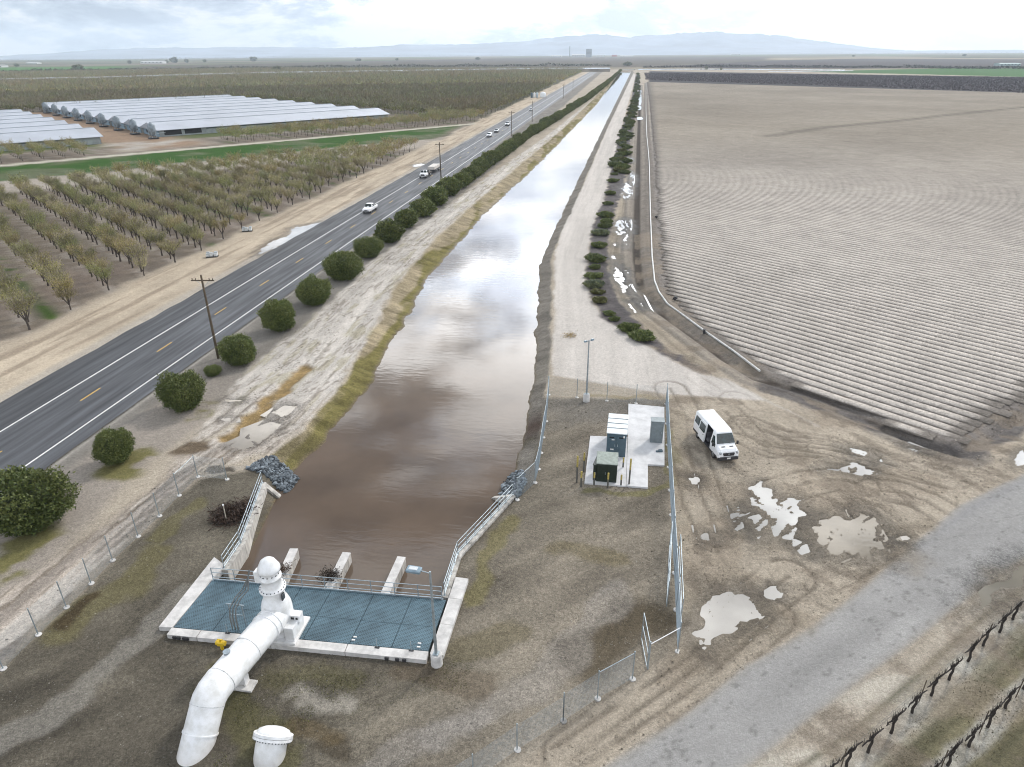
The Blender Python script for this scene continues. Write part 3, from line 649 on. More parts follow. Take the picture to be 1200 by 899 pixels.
    # ---- puddles: shallow hollows
    for pts, col, rg in PUD:
        a = np.array(pts); m_ = 2.5
        k = (X > a[:, 0].min()-m_) & (X < a[:, 0].max()+m_) & (Y > a[:, 1].min()-m_) & (Y < a[:, 1].max()+m_)
        if not k.any(): continue
        x = X[k]; y = Y[k]
        sz = max(np.ptp(a[:, 0]), np.ptp(a[:, 1])); amp = max(.4, min(.9, sz*.16)); tk = (x < 14) & (y > 75)
        x2 = x+(fbm(x*.7, y*.7, 101, 3)-.5)*amp*2; y2 = y+(fbm(x*.7, y*.7, 102, 3)-.5)*amp*2
        sd = sdpoly(x2, y2, pts, 3.0)
        dep = ss(amp*.35, -amp*.35, sd)
        rid = ss(.60, .66, fbm(x*.9+y*.5, y*.9-x*.2, 103, 3))*rg*.75+.0
        rid2 = ss(.54, .60, np.where(tk, fbm(x*2.0+.4*y, y*.22, 105, 3), fbm((x*.8-y*.6)*2.6, (x*.6+y*.8)*.6, 104, 2)))*rg*.95
        inner = ss(-.2, -1.6*amp, sd)
        hh = -.13*dep+np.maximum(rid, rid2)*.16*dep*(1-.45*inner)
        h[k] = h[k]*(1-dep*.7)+hh
        wm = ss(amp*2.2+.6, 0, sd+(fbm(x*1.3, y*1.3, 106, 3)-.5)*1.2)*.85
        C[k] = lerp(C[k], C[k]*.50, wm); wet[k] = wet[k]*(1-wm)+wm*.8
    # flat beds for sheets laid on the ground
    rm = ss(RX0-.6, RX0+.1, X)*ss(RX1+.6, RX1-.1, X)
    h = h*(1-rm)-.06*rm*(Y < 1560)
    return h, np.clip(C, .008, .9), wet
def lines():
    xs = [0.0]
    x = -74.0; L = []
    while x < 42: L.append(x); x += .21 if x > -53 else .36
    r = 42.0; st_ = .22
    while r < 26000: L.append(r); st_ *= 1.055; r += st_
    l = -74.4; st_ = .4; A = []
    while l > -30000: A.append(l); st_ *= 1.033 if l > -400 else 1.05; l -= st_
    U = np.array(A[::-1]+L)
    y = -60.0; Yl = []
    while y < 16: Yl.append(y); y += 6
    y = 16.0
    while y < 28500:
        Yl.append(y)
        if y < 72: y += .185
        elif y < 2200: y += max(.185, .0075*(y-45))
        else: y *= 1.022
    return U, np.array(Yl)
U, YL = lines()
SK = 0.0262
UU, YY = np.meshgrid(U, YL)
XX = UU+np.clip(YY-100, -60, 1500)*SK
sh = XX.shape
h, C, wet = terrain(XX.ravel(), YY.ravel())
GV = np.stack([XX.ravel(), YY.ravel(), h], 1)
ni, nj = sh
I = np.arange(ni*nj).reshape(ni, nj)
F = np.stack([I[:-1, :-1], I[:-1, 1:], I[1:, 1:], I[1:, :-1]], -1).reshape(-1, 4)
fc_ = GV[F].mean(1); fx, fy = fc_[:, 0], fc_[:, 1]
zone = np.zeros(len(F), int)
zone[(fx < -77)] = 1
zone[(fx > -77) & (fx < RX0)] = 2
zone[(sdpoly(fx, fy, lbank, 1) < 0)] = 3
zone[(sdpoly(fx, fy, rtrack, 1) < 0)] = 4
zone[(sdpoly(fx, fy, yard, 1) < 0)] = 5
zone[(sdpoly(fx, fy, oldroad, 1) < 0)] = 6
zone[(fc_[:, 2] < -.2) & (fx > -40) & (fx < 30)] = 7
zone[(fy > 1700)] = 8
for z_, nm, lb_ in ((0, 'ground', 'pale dried mud ground round the canal and fields'), (1, 'orchard_floor', 'brown bare soil under the orchard rows'), (2, 'road_verge', 'sandy verge left of the highway'), (3, 'bank_track', 'pale rutted track along the left canal bank'), (4, 'dirt_road', 'pale dirt road along the right canal bank'), (5, 'gravel_yard', 'dark gravel yard of the pump station'), (6, 'old_road', 'worn grey asphalt road at bottom right'), (7, 'canal_bank', 'sloping earth banks of the canal'), (8, 'plain', 'patchwork of far farmland out to the horizon')):
    k = zone == z_
    if not k.any(): continue
    f = F[k]; u_, inv = np.unique(f, return_inverse=True)
    o = mesh_np(nm, GV[u_], inv.reshape(-1, 4), EARTH, C[u_], wet[u_], smooth=True)
    struct(o, lb_)
# ------------------------------------------------------------------ water
def water_mat(name, col, rough=.04, bump=.35, fine=True, cvar=.25, ior=1.34):
    m = bpy.data.materials.new(name); m.use_nodes = True; N, L = nodes_of(m); b = N['Principled BSDF']
    b.inputs['Roughness'].default_value = rough; b.inputs['IOR'].default_value = ior
    geo = N.new('ShaderNodeNewGeometry'); mp = N.new('ShaderNodeMapping'); L.new(geo.outputs['Position'], mp.inputs[0])
    mp.inputs['Rotation'].default_value = (0, 0, R(-12)); mp.inputs['Scale'].default_value = (.45, 1.5, 1)
    n = N.new('ShaderNodeTexNoise'); n.inputs['Scale'].default_value = 1.1 if fine else 3; n.inputs['Detail'].default_value = 4; n.inputs['Roughness'].default_value = .5; n.inputs['Distortion'].default_value = .6
    L.new(mp.outputs[0], n.inputs['Vector'])
    n2 = N.new('ShaderNodeTexNoise'); n2.inputs['Scale'].default_value = .09; n2.inputs['Detail'].default_value = 3; L.new(geo.outputs['Position'], n2.inputs['Vector'])
    mr = N.new('ShaderNodeMapRange'); L.new(n2.outputs['Fac'], mr.inputs[0]); mr.inputs[1].default_value = .35; mr.inputs[2].default_value = .7; mr.inputs[3].default_value = .25; mr.inputs[4].default_value = 1
    mu = N.new('ShaderNodeMath'); mu.operation = 'MULTIPLY'; L.new(mr.outputs[0], mu.inputs[0]); mu.inputs[1].default_value = bump
    bp = N.new('ShaderNodeBump'); bp.inputs['Distance'].default_value = .08; L.new(n.outputs['Fac'], bp.inputs['Height']); L.new(mu.outputs[0], bp.inputs['Strength']); L.new(bp.outputs[0], b.inputs['Normal'])
    n3 = N.new('ShaderNodeTexNoise'); n3.inputs['Scale'].default_value = .16; n3.inputs['Detail'].default_value = 4; L.new(geo.outputs['Position'], n3.inputs['Vector'])
    rp = N.new('ShaderNodeValToRGB'); L.new(n3.outputs['Fac'], rp.inputs[0])
    rp.color_ramp.elements[0].position = .3; rp.color_ramp.elements[0].color = tuple(c*(1-cvar) for c in col)+(1,)
    rp.color_ramp.elements[1].position = .7; rp.color_ramp.elements[1].color = tuple(min(1, c*(1+cvar*.6)) for c in col)+(1,)
    L.new(rp.outputs[0], b.inputs['Base Color'])
    return m
ys = np.concatenate([np.arange(30.8, 120, 1.2), np.geomspace(121, 1488, 70)])
vl = [(wlL(y)-(1.2 if y > 47.5 else 0.0), y, WZ) for y in ys]; vr = [(wlR(y)+(1.2 if y > 48.5 else 0.0), y, WZ) for y in ys]
v = np.array([q for p_ in zip(vl, vr) for q in p_]); f = [(2*i, 2*i+1, 2*i+3, 2*i+2) for i in range(len(ys)-1)]
struct(mesh_np('canal_water', v, f, water_mat('muddy_water', (.108, .078, .056), .035, .10, ior=1.45)), 'muddy brown canal water mirroring the clouds')
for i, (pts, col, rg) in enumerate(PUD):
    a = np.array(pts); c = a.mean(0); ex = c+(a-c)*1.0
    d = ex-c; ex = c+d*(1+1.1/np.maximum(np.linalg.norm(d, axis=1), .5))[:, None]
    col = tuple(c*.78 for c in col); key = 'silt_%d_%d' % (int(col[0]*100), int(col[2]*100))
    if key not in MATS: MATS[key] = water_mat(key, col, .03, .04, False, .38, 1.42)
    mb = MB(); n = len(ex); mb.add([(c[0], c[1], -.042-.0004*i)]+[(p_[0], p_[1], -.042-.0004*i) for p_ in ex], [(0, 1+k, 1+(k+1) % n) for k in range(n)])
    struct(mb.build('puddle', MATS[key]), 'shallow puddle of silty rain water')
# far lateral canal
for pts, w in (([(-60, 94), (27, 92), (110, 90.5), (300, 85), (470, 82.5), (600, 80.6), (715, 80)], 1.3), ([(748, 81.4), (830, 81.0), (990, 82.2)], 1.1), ([(900, 84.0), (1000, 83)], .5)):
    zl = 5.2 if pts[0][0] < 700 else .4
    mb = MB(); up_ = gp([(x, y-w*.5) for x, y in pts], zl); lo = gp([(x, y+w*.5) for x, y in pts], zl); n = len(pts)
    mb.add([(p_[0], p_[1], zl) for p_ in lo]+[(p_[0], p_[1], zl) for p_ in up_], [(k, k+1, n+k+1, n+k) for k in range(n-1)])
    if 'far_water' not in MATS: MATS['far_water'] = water_mat('far_water', (.36, .34, .31), .08, .02)
    struct(mb.build('far_water', MATS['far_water']), 'thin bright strip of flooded lateral canal far off')
    if zl > 1:
        mb = MB(); mb.add([(p_[0], p_[1]-14, -.5) for p_ in lo]+[(p_[0], p_[1]-.2, zl+.1) for p_ in lo], [(k, k+1, n+k+1, n+k) for k in range(n-1)]); struct(mb.build('levee', mat('levee_soil', (.14, .12, .09), .95, var=.3, scale=.05)), 'low earth levee holding the far lateral canal')
# ------------------------------------------------------------------ highway
def asphalt_mat():
    m = bpy.data.materials.new('highway_asphalt'); m.use_nodes = True; N, L = nodes_of(m); b = N['Principled BSDF']
    b.inputs['Roughness'].default_value = .62; b.inputs['Specular IOR Level'].default_value = .45
    geo = N.new('ShaderNodeNewGeometry'); sp = N.new('ShaderNodeSeparateXYZ'); L.new(geo.outputs['Position'], sp.inputs[0])
    mr = N.new('ShaderNodeMapRange'); L.new(sp.outputs[0], mr.inputs[0]); mr.inputs[1].default_value = RX0; mr.inputs[2].default_value = RX1
    rp = N.new('ShaderNodeValToRGB'); L.new(mr.outputs[0], rp.inputs[0]); e = rp.color_ramp.elements
    W = RX1-RX0
    def pos(x): return (x-RX0)/W
    e[0].position = 0; e[0].color = (.030, .030, .033, 1); e[1].position = 1; e[1].color = (.075, .077, .083, 1)
    for x, v in ((-61, .046), (-58.4, .050), (-58.0, .078), (-57.2, .060), (-56.4, .082), (-55.6, .060), (-54.9, .082), (-53.6, .062), (-52.8, .086), (-51.9, .064), (-51.0, .085), (-50.6, .082), (-49.3, .085)):
        v = v*.58+.008; q = e.new(pos(x)); q.color = (v*.96, v, v*1.13, 1)
    mp = N.new('ShaderNodeMapping'); L.new(geo.outputs['Position'], mp.inputs[0]); mp.inputs['Scale'].default_value = (1.0, .05, 1)
    n = N.new('ShaderNodeTexNoise'); n.inputs['Scale'].default_value = 1.6; n.inputs['Detail'].default_value = 5; L.new(mp.outputs[0], n.inputs['Vector'])
    n2 = N.new('ShaderNodeTexNoise'); n2.inputs['Scale'].default_value = 9; n2.inputs['Detail'].default_value = 4; n2.inputs['Roughness'].default_value = .8; L.new(geo.outputs['Position'], n2.inputs['Vector'])
    a = N.new('ShaderNodeMapRange'); L.new(n.outputs['Fac'], a.inputs[0]); a.inputs[1].default_value = .3; a.inputs[2].default_value = .7; a.inputs[3].default_value = .72; a.inputs[4].default_value = 1.3
    c = N.new('ShaderNodeMapRange'); L.new(n2.outputs['Fac'], c.inputs[0]); c.inputs[1].default_value = .3; c.inputs[2].default_value = .7; c.inputs[3].default_value = .8; c.inputs[4].default_value = 1.2
    mu = N.new('ShaderNodeMath'); mu.operation = 'MULTIPLY'; L.new(a.outputs[0], mu.inputs[0]); L.new(c.outputs[0], mu.inputs[1])
    sc = N.new('ShaderNodeVectorMath'); sc.operation = 'SCALE'; L.new(rp.outputs[0], sc.inputs[0]); L.new(mu.outputs[0], sc.inputs['Scale']); L.new(sc.outputs[0], b.inputs['Base Color'])
    L.new(a.outputs[0], b.inputs['Roughness']); 
    r2 = N.new('ShaderNodeMapRange'); L.new(n.outputs['Fac'], r2.inputs[0]); r2.inputs[1].default_value = .3; r2.inputs[2].default_value = .7; r2.inputs[3].default_value = .75; r2.inputs[4].default_value = .5; L.new(r2.outputs[0], b.inputs['Roughness'])
    return m
Z0 = .03
yl = np.concatenate([np.arange(-40, 300, 2.0), np.geomspace(302, 1560, 60)]); rx = random.Random(2)
v = []; jl = (fbm(yl*.4, yl*0, 201, 3)-.5)*.5; jr = (fbm(yl*.4, yl*0+5, 202, 3)-.5)*.35
for i, y in enumerate(yl): v += [(RX0+jl[i], y, Z0), (RX1+jr[i], y, Z0)]
hw = mesh_np('highway', v, [(2*i, 2*i+1, 2*i+3, 2*i+2) for i in range(len(yl)-1)], asphalt_mat()); struct(hw, 'two lane asphalt highway with wide dark left shoulder')
white = mat('road_paint_white', (.68, .68, .66), .6, var=.1, scale=4); yellow = mat('road_paint_yellow', (.55, .36, .06), .6, var=.15, scale=4)
for x in (-58.15, -50.85):
    mb = MB(); mb.add([(x-.09, -40, Z0+.005), (x+.09, -40, Z0+.005), (x+.09, 1560, Z0+.005), (x-.09, 1560, Z0+.005)], [(0, 1, 2, 3)]); struct(mb.build('edge_line', white), 'solid white edge line of the highway')
mb = MB(); y = 57-13.35*6
while y < 1500:
    mb.add([(RC-.6-.08, y, Z0+.005), (RC-.6+.08, y, Z0+.005), (RC-.6+.08, y+3.1, Z0+.005), (RC-.6-.08, y+3.1, Z0+.005)], [(0, 1, 2, 3)]); y += 13.35
struct(mb.build('centre_dashes', yellow), 'yellow dashed centre line of the highway')
# rumble strip cuts in the shoulder
rum = mat('rumble_dark', (.028, .028, .03), .8)
# ------------------------------------------------------------------ ploughed field
PATHL = gp([(900, 160), (965, 150), (1060, 141), (1130, 133), (1250, 121)])
def field_beds():
    P_ = np.array(field_poly); ss_, tt_ = st(P_[:, 0], P_[:, 1]); n = len(P_)
    V = []; Fs = []; Cc = []; base = 0
    t = tt_.min()+.6
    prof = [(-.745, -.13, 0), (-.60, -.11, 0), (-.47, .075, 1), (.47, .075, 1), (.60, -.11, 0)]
    while t < tt_.max()-1:
        xs = []
        for i in range(n):
            a, b = i, (i+1) % n
            if (tt_[a] > t) != (tt_[b] > t): xs.append(ss_[a]+(ss_[b]-ss_[a])*(t-tt_[a])/(tt_[b]-tt_[a]))
        xs.sort()
        for s0, s1 in zip(xs[::2], xs[1::2]):
            s0 += .8+1.2*random.random(); s1 -= .8+1.6*random.random()
            if s1-s0 < 3: continue
            # only what can be seen
            x0, y0 = xy(s0, t); d0 = math.hypot(x0, y0); s1 = min(s1, s0+40+d0*1.9)
            S_ = [s0]
            while S_[-1] < s1:
                x, y = xy(S_[-1], t); S_.append(S_[-1]+max(.7, .011*math.hypot(x, y)))
            S_ = np.array(S_); m_ = len(S_)
            o = np.array([p_[0] for p_ in prof]); z = np.array([p_[1] for p_ in prof]); tp = np.array([p_[2] for p_ in prof])
            wob = (fbm(S_*.05, S_*0+t*.02, 301, 3)-.5)*.35
            ss2 = np.repeat(S_, 5); tt2 = (t+wob)[:, None]+o[None]
            tt2 = tt2.ravel(); X = ss2*E1[0]+tt2*E2[0]; Y = ss2*E1[1]+tt2*E2[1]
            nz = fbm(X*.9, Y*.9, 302, 2)
            ends = np.minimum(ss(0, 2.6, S_-s0), ss(0, 2.6, s1-S_)); ends = np.repeat(ends, 5)
            rag = ss(.60, .75, fbm(X*.12, Y*.12, 305, 4)*.6+.5*(1-ends))*ss(150, 100, np.hypot(X, Y))
            zz = (np.tile(z, m_)*(.45+.55*ends)*(1-.6*rag)+(nz-.5)*.05)
            V.append(np.stack([X, Y, zz], 1))
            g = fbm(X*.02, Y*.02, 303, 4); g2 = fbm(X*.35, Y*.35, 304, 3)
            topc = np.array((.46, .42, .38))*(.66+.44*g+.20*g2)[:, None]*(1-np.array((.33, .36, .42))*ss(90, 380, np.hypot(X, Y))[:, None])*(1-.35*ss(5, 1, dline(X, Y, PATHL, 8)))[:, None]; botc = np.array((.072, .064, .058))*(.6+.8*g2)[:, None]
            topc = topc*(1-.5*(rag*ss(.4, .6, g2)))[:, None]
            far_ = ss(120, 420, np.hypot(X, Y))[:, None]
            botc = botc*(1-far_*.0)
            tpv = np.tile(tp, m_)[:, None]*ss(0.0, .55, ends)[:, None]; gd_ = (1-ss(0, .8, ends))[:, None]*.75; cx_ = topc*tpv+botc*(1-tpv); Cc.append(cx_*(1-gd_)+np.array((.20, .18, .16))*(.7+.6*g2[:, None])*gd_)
            idx = base+np.arange(m_*5).reshape(m_, 5)
            Fs.append(np.stack([idx[:-1, :-1], idx[1:, :-1], idx[1:, 1:], idx[:-1, 1:]], -1).reshape(-1, 4))
            base += m_*5
        t += 1.49
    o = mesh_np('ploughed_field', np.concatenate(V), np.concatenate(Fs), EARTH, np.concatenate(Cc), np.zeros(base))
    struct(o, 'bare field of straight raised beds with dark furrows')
field_beds()
# ------------------------------------------------------------------ mountains
def mountains():
    ridge = [(-120, 67), (0, 66), (60, 62), (130, 56), (180, 54), (230, 54), (300, 53), (400, 55), (470, 50), (520, 50), (560, 49), (600, 46), (640, 41), (690, 35), (720, 36), (738, 39), (780, 34), (830, 32), (850, 32), (900, 36), (940, 41), (980, 48), (1020, 54), (1060, 58), (1130, 60), (1200, 61), (1400, 61)]
    D = 12000.0; rx_ = np.array([r_[0] for r_ in ridge]); ry_ = np.array([r_[1] for r_ in ridge])
    pxs = np.linspace(-110, 1390, 420); V = []
    rows = 26
    for x in pxs:
        d = fw*FPX+rt*(x-CX)-up*(62.0-CY); az = math.atan2(d[0], d[1])
        yy = 62+(np.interp(x, rx_, ry_)-62)*.8; dd = fw*FPX+rt*(x-CX)-up*(yy-CY); el = dd[2]/math.hypot(dd[0], dd[1])
        hmax = max(30.0, H+el*D)
        for j in range(rows):
            q = j/(rows-1)
            if q <= .7: rr_ = D-3200*(1-q/.7); f_ = (q/.7)**1.25
            else: rr_ = D+2500*(q-.7)/.3; f_ = 1-(q-.7)/.3*.8
            X, Y = math.sin(az)*rr_, math.cos(az)*rr_
            V.append((X, Y, hmax*f_, az))
    V = np.array(V); n_ = fbm(V[:, 0]/520, V[:, 1]/520, 401, 5); n_ = 1-np.abs(n_-.5)*2.6
    q = np.tile(np.arange(rows)/(rows-1), len(pxs)); amp = np.sin(np.pi*np.clip(q/.98, 0, 1))
    near_r = np.abs(q-.7) < .02
    z = V[:, 2]*(1+amp*(n_-.62)*.45*(~near_r)) - 3
    I = np.arange(len(V)).reshape(len(pxs), rows)
    F_ = np.stack([I[:-1, :-1], I[:-1, 1:], I[1:, 1:], I[1:, :-1]], -1).reshape(-1, 4)
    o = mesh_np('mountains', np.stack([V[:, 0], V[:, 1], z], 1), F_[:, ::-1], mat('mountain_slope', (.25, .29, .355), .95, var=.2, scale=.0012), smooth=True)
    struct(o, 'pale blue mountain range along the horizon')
mountains()
# ------------------------------------------------------------------ pump station concrete and steel
conc = mat('pale_concrete', (.56, .545, .53), .85, var=.16, scale=1.3, bump=.15, bscale=12)
conc2 = mat('weathered_concrete', (.50, .475, .44), .85, var=.3, scale=1.8, streak=True, bump=.15)
galv = mat('galvanised_steel', (.40, .46, .50), .42, .65, var=.15, scale=5)
galvd_ = mat('bolt_steel', (.14, .15, .16), .5, .4)
wpaint = mat('white_pipe_paint', (.78, .79, .81), .38, var=.05, scale=1.6, stain=(.60, .60, .585), coat=.15)
darkm = mat('dark_rubber', (.025, .025, .028), .7); blackm = mat('black_gap', (.012, .012, .014), .8)
def pt(x, y, z): q = G(x, y, z); return (float(q[0]), float(q[1]), z)
def grate_mat():
    m = mat('steel_grating', (.075, .125, .155), .5, .3, var=.18, scale=.7)
    N, L = nodes_of(m); b = N['Principled BSDF']; geo = N.new('ShaderNodeNewGeometry')
    br = N.new('ShaderNodeTexBrick'); br.inputs['Scale'].default_value = 1; br.inputs['Brick Width'].default_value = .16; br.inputs['Row Height'].default_value = .11
    br.inputs['Mortar Size'].default_value = .02; br.offset = .5
    br.inputs['Color1'].default_value = (.55, .55, .55, 1); br.inputs['Color2'].default_value = (.75, .75, .75, 1); br.inputs['Mortar'].default_value = (1.5, 1.5, 1.5, 1)
    L.new(geo.outputs['Position'], br.inputs['Vector']); old = b.inputs['Base Color'].links[0].from_socket
    mu = N.new('ShaderNodeMix'); mu.data_type = 'RGBA'; mu.blend_type = 'MULTIPLY'; mu.inputs[0].default_value = 1
    L.new(old, mu.inputs[6]); L.new(br.outputs[0], mu.inputs[7]); L.new(mu.outputs[2], b.inputs['Base Color'])
    return m
def rusty(m):
    N, L = nodes_of(m); b = N['Principled BSDF']; geo = N.new('ShaderNodeNewGeometry'); old = b.inputs['Base Color'].links[0].from_socket
    mp = N.new('ShaderNodeMapping'); mp.inputs['Scale'].default_value = (3.5, 1.6, .8); L.new(geo.outputs['Position'], mp.inputs[0])
    n = N.new('ShaderNodeTexNoise'); n.inputs['Scale'].default_value = 1.4; n.inputs['Detail'].default_value = 10; n.inputs['Roughness'].default_value = .75; L.new(mp.outputs[0], n.inputs['Vector'])
    r = N.new('ShaderNodeMapRange'); L.new(n.outputs['Fac'], r.inputs[0]); r.inputs[1].default_value = .62; r.inputs[2].default_value = .74; r.inputs[3].default_value = 0; r.inputs[4].default_value = .55
    sp = N.new('ShaderNodeSeparateXYZ'); L.new(geo.outputs['Position'], sp.inputs[0]); g = N.new('ShaderNodeMapRange'); L.new(sp.outputs[2], g.inputs[0]); g.inputs[1].default_value = .75; g.inputs[2].default_value = .0; g.inputs[3].default_value = 0; g.inputs[4].default_value = .45
    ad = N.new('ShaderNodeMath'); ad.operation = 'MAXIMUM'; L.new(r.outputs[0], ad.inputs[0]); L.new(g.outputs[0], ad.inputs[1])
    mx = N.new('ShaderNodeMix'); mx.data_type = 'RGBA'; L.new(ad.outputs[0], mx.inputs[0]); L.new(old, mx.inputs[6]); mx.inputs[7].default_value = (.42, .37, .31, 1); L.new(mx.outputs[2], b.inputs['Base Color'])
rusty(wpaint)
grating = grate_mat()
ZD = .3
deck = empty('pump_deck', (-18, 31, 0), 0, 'concrete rimmed steel grating deck carrying the white pump', 'deck')
def local(o_parent, mb, name, m):      # builds a part given in world coordinates under its thing
    o = mb.build(name, m); o.parent = o_parent; o.matrix_parent_inverse = o_parent_matrix(o_parent); return o
def o_parent_matrix(o):
    return (Matrix.Translation(o.location) @ Matrix.Rotation(o.rotation_euler[2], 4, 'Z')).inverted()
def q4(pts, z): return [tuple(G(x, y, z)) for x, y in pts]
gq = q4([(203, 735), (250, 678), (523, 703), (502, 763)], ZD)      # FL BL BR FR of the grating
def bil(u, v):
    a, b, c, d = [np.array(p) for p in (gq[0], gq[3], gq[1], gq[2])]
    return tuple((a*(1-u)+b*u)*(1-v)+(c*(1-u)+d*u)*v)
local(deck, MB().slab(q4([(186, 735), (251, 653), (263, 662), (250, 678), (202, 735.5)], ZD), -.3, ZD+.02), 'side_slab', conc)
for a, b in ((0, .12), (.12, .41), (.41, .695), (.695, 1)):
    f0, f1, k0, k1 = (np.array(G(195, 744, ZD)), np.array(G(500, 774, ZD)), np.array(G(201, 735.8, ZD)), np.array(G(502.5, 764, ZD)))
    g_ = .0015
    q = [tuple(f0*(1-a-g_)+f1*(a+g_)), tuple(f0*(1-b+g_)+f1*(b-g_)), tuple(k0*(1-b+g_)+k1*(b-g_)), tuple(k0*(1-a-g_)+k1*(a+g_))]
    local(deck, MB().slab(q, -.3, ZD+.03), 'front_slab', conc)
r0_, r1_, r2_, r3_ = [np.array(G(x, y, ZD)) for x, y in ((504, 766), (519.5, 768), (549, 678), (534, 676))]
for a, b in ((0, .36), (.36, .70), (.70, 1)):
    A = r0_*(1-a)+r3_*a; B = r1_*(1-a)+r2_*a; C_ = r1_*(1-b+.004)+r2_*(b-.004); D_ = r0_*(1-b+.004)+r3_*(b-.004)
    local(deck, MB().slab([tuple(A), tuple(B), tuple(C_), tuple(D_)], -.3, ZD+.01), 'side_slab', conc)
for (u0_, u1_) in ((0, .16), (.16, .39), (.39, .52), (.52, .70), (.70, .86), (.86, 1)):
    for (v0_, v1_) in ((0, .44), (.44, 1)):
        e_ = .0011
        q = [bil(u0_+e_, v0_+e_*2), bil(u1_-e_, v0_+e_*2), bil(u1_-e_, v1_-e_*2), bil(u0_+e_, v1_-e_*2)]
        local(deck, MB().slab(q, ZD-.06, ZD), 'grating_panel', grating)
local(deck, MB().slab([bil(0, 0), bil(1, 0), bil(1, 1), bil(0, 1)], ZD-.3, ZD-.075), 'support_frame', mat('dark_steel', (.035, .05, .06), .6, .4))
for x, y in ((416, 746.5), (414, 750), (491.5, 754), (490.5, 758.3)):
    p_ = pt(x, y, ZD+.02); local(deck, MB().box((p_[0], p_[1], ZD+.03), (.22, .1, .06), 0, .015), 'lifting_lug', wpaint)
for i in range(7):      # dark cable bundles and brackets on the slab front
    x = 205+[0, 5, 12, 15, 250, 262, 270][i]*1.0; p_ = pt(x, 744+x*.0, .25); 
    f0 = np.array(G(195, 744, ZD)); f1 = np.array(G(500, 774, ZD)); u = (x-195)/305.; c = f0*(1-u)+f1*u
    local(deck, MB().box((c[0], c[1]-.07, .2), (.24, .1, .2), R(2), .02), 'bracket', darkm)
def wall(name, pts, w, z0, z1, label, z1b=None):
    root = empty(name, (pts[0][0], pts[0][1], 0), 0, label, 'wall')
    for i in range(len(pts)-1):
        a = np.array(pts[i]); b = np.array(pts[i+1]); d = (b-a)/np.linalg.norm(b-a); n = np.array([-d[1], d[0]])*w/2
        b2 = b+d*(w*.25 if i < len(pts)-2 else 0); a2 = a-d*(w*.22 if i else 0)
        local(root, MB().slab([tuple(a2-n), tuple(b2-n), tuple(b2+n), tuple(a2+n)], z0, z1+.002*i), 'wall_section', conc2)
    return root
wl_ = wall('wing_wall', WALL_L, .55, -3.2, .20, 'pale concrete wing wall with steel railing, left of the pump deck')
wr_ = wall('wing_wall', WALL_R, .5, -3.2, .20, 'pale concrete wing wall with steel railing, right of the pump deck')
a = WALL_L[-1]; b = G(328, 581, WZ+.15)
mb = MB(); dx, dy = b[0]-a[0], b[1]-a[1]; l_ = math.hypot(dx, dy); nx, ny = -dy/l_*.2, dx/l_*.2
mb.add([(a[0]-nx, a[1]-ny, -4), (b[0]-nx, b[1]-ny, -4), (b[0]+nx, b[1]+ny, -4), (a[0]+nx, a[1]+ny, -4), (a[0]-nx, a[1]-ny, .19), (b[0]-nx, b[1]-ny, WZ+.1), (b[0]+nx, b[1]+ny, WZ+.1), (a[0]+nx, a[1]+ny, .19)],
       [(3, 2, 1, 0), (4, 5, 6, 7), (0, 1, 5, 4), (1, 2, 6, 5), (2, 3, 7, 6), (3, 0, 4, 7)])
local(wl_, mb, 'end_wall', conc2)
b = (WALL_R[-1][0]-1.9, WALL_R[-1][1]+1.2); a = WALL_R[-1]; mb = MB(); dx, dy = b[0]-a[0], b[1]-a[1]; l_ = math.hypot(dx, dy); nx, ny = -dy/l_*.2, dx/l_*.2
mb.add([(a[0]-nx, a[1]-ny, -4), (b[0]-nx, b[1]-ny, -4), (b[0]+nx, b[1]+ny, -4), (a[0]+nx, a[1]+ny, -4), (a[0]-nx, a[1]-ny, .19), (b[0]-nx, b[1]-ny, WZ+.05), (b[0]+nx, b[1]+ny, WZ+.05), (a[0]+nx, a[1]+ny, .19)],
       [(3, 2, 1, 0), (4, 5, 6, 7), (0, 1, 5, 4), (1, 2, 6, 5), (2, 3, 7, 6), (3, 0, 4, 7)]); local(wr_, mb, 'end_wall', conc2)
# back wall under the deck, closing the canal
bw = empty('intake_wall', (-18, 31, 0), 0, 'low concrete intake wall beneath the back edge of the deck', 'wall')
local(bw, MB().slab([(WALL_L[0][0]-.2, 31.9), (WALL_R[0][0]+.2, 31.9), (WALL_R[0][0]+.2, 32.2), (WALL_L[0][0]-.2, 32.2)], -4.2, .1), 'wall_section', conc2)
PIERS = [([(339, 642), (350, 643.5), (331.6, 686), (319, 684)], 'concrete pier standing in the water right behind the white pump'),
         ([(400.5, 647), (412, 647.5), (394, 692), (376, 690)], 'middle one of the three concrete piers standing in the water'),
         ([(465, 652), (476, 652.7), (458, 698), (444, 696)], 'rightmost concrete pier in the water, nearest the lamp post')]
for px, lab in PIERS:
    q = q4(px, -.2); c = np.mean(q, axis=0); root = empty('intake_pier', (c[0], c[1], WZ), 0, lab, 'pier', 'concrete piers behind the deck')
    q = [np.array(p_) for p_ in q]; d = (q[0]-q[3]); d /= np.linalg.norm(d); n = np.array([d[1], -d[0]]); f = (q[0]+q[1])/2; bk = (q[2]+q[3])/2-d*2.6; w = .31
    pts = [tuple(bk-n*w), tuple(bk+n*w), tuple(f+n*w), tuple(f-n*w)]
    local(root, MB().slab(pts, -3.2, -.27), 'pier_body', conc2); local(root, MB().slab([tuple(np.array(p_)) for p_ in pts], -.269, -.2), 'pier_cap', conc)
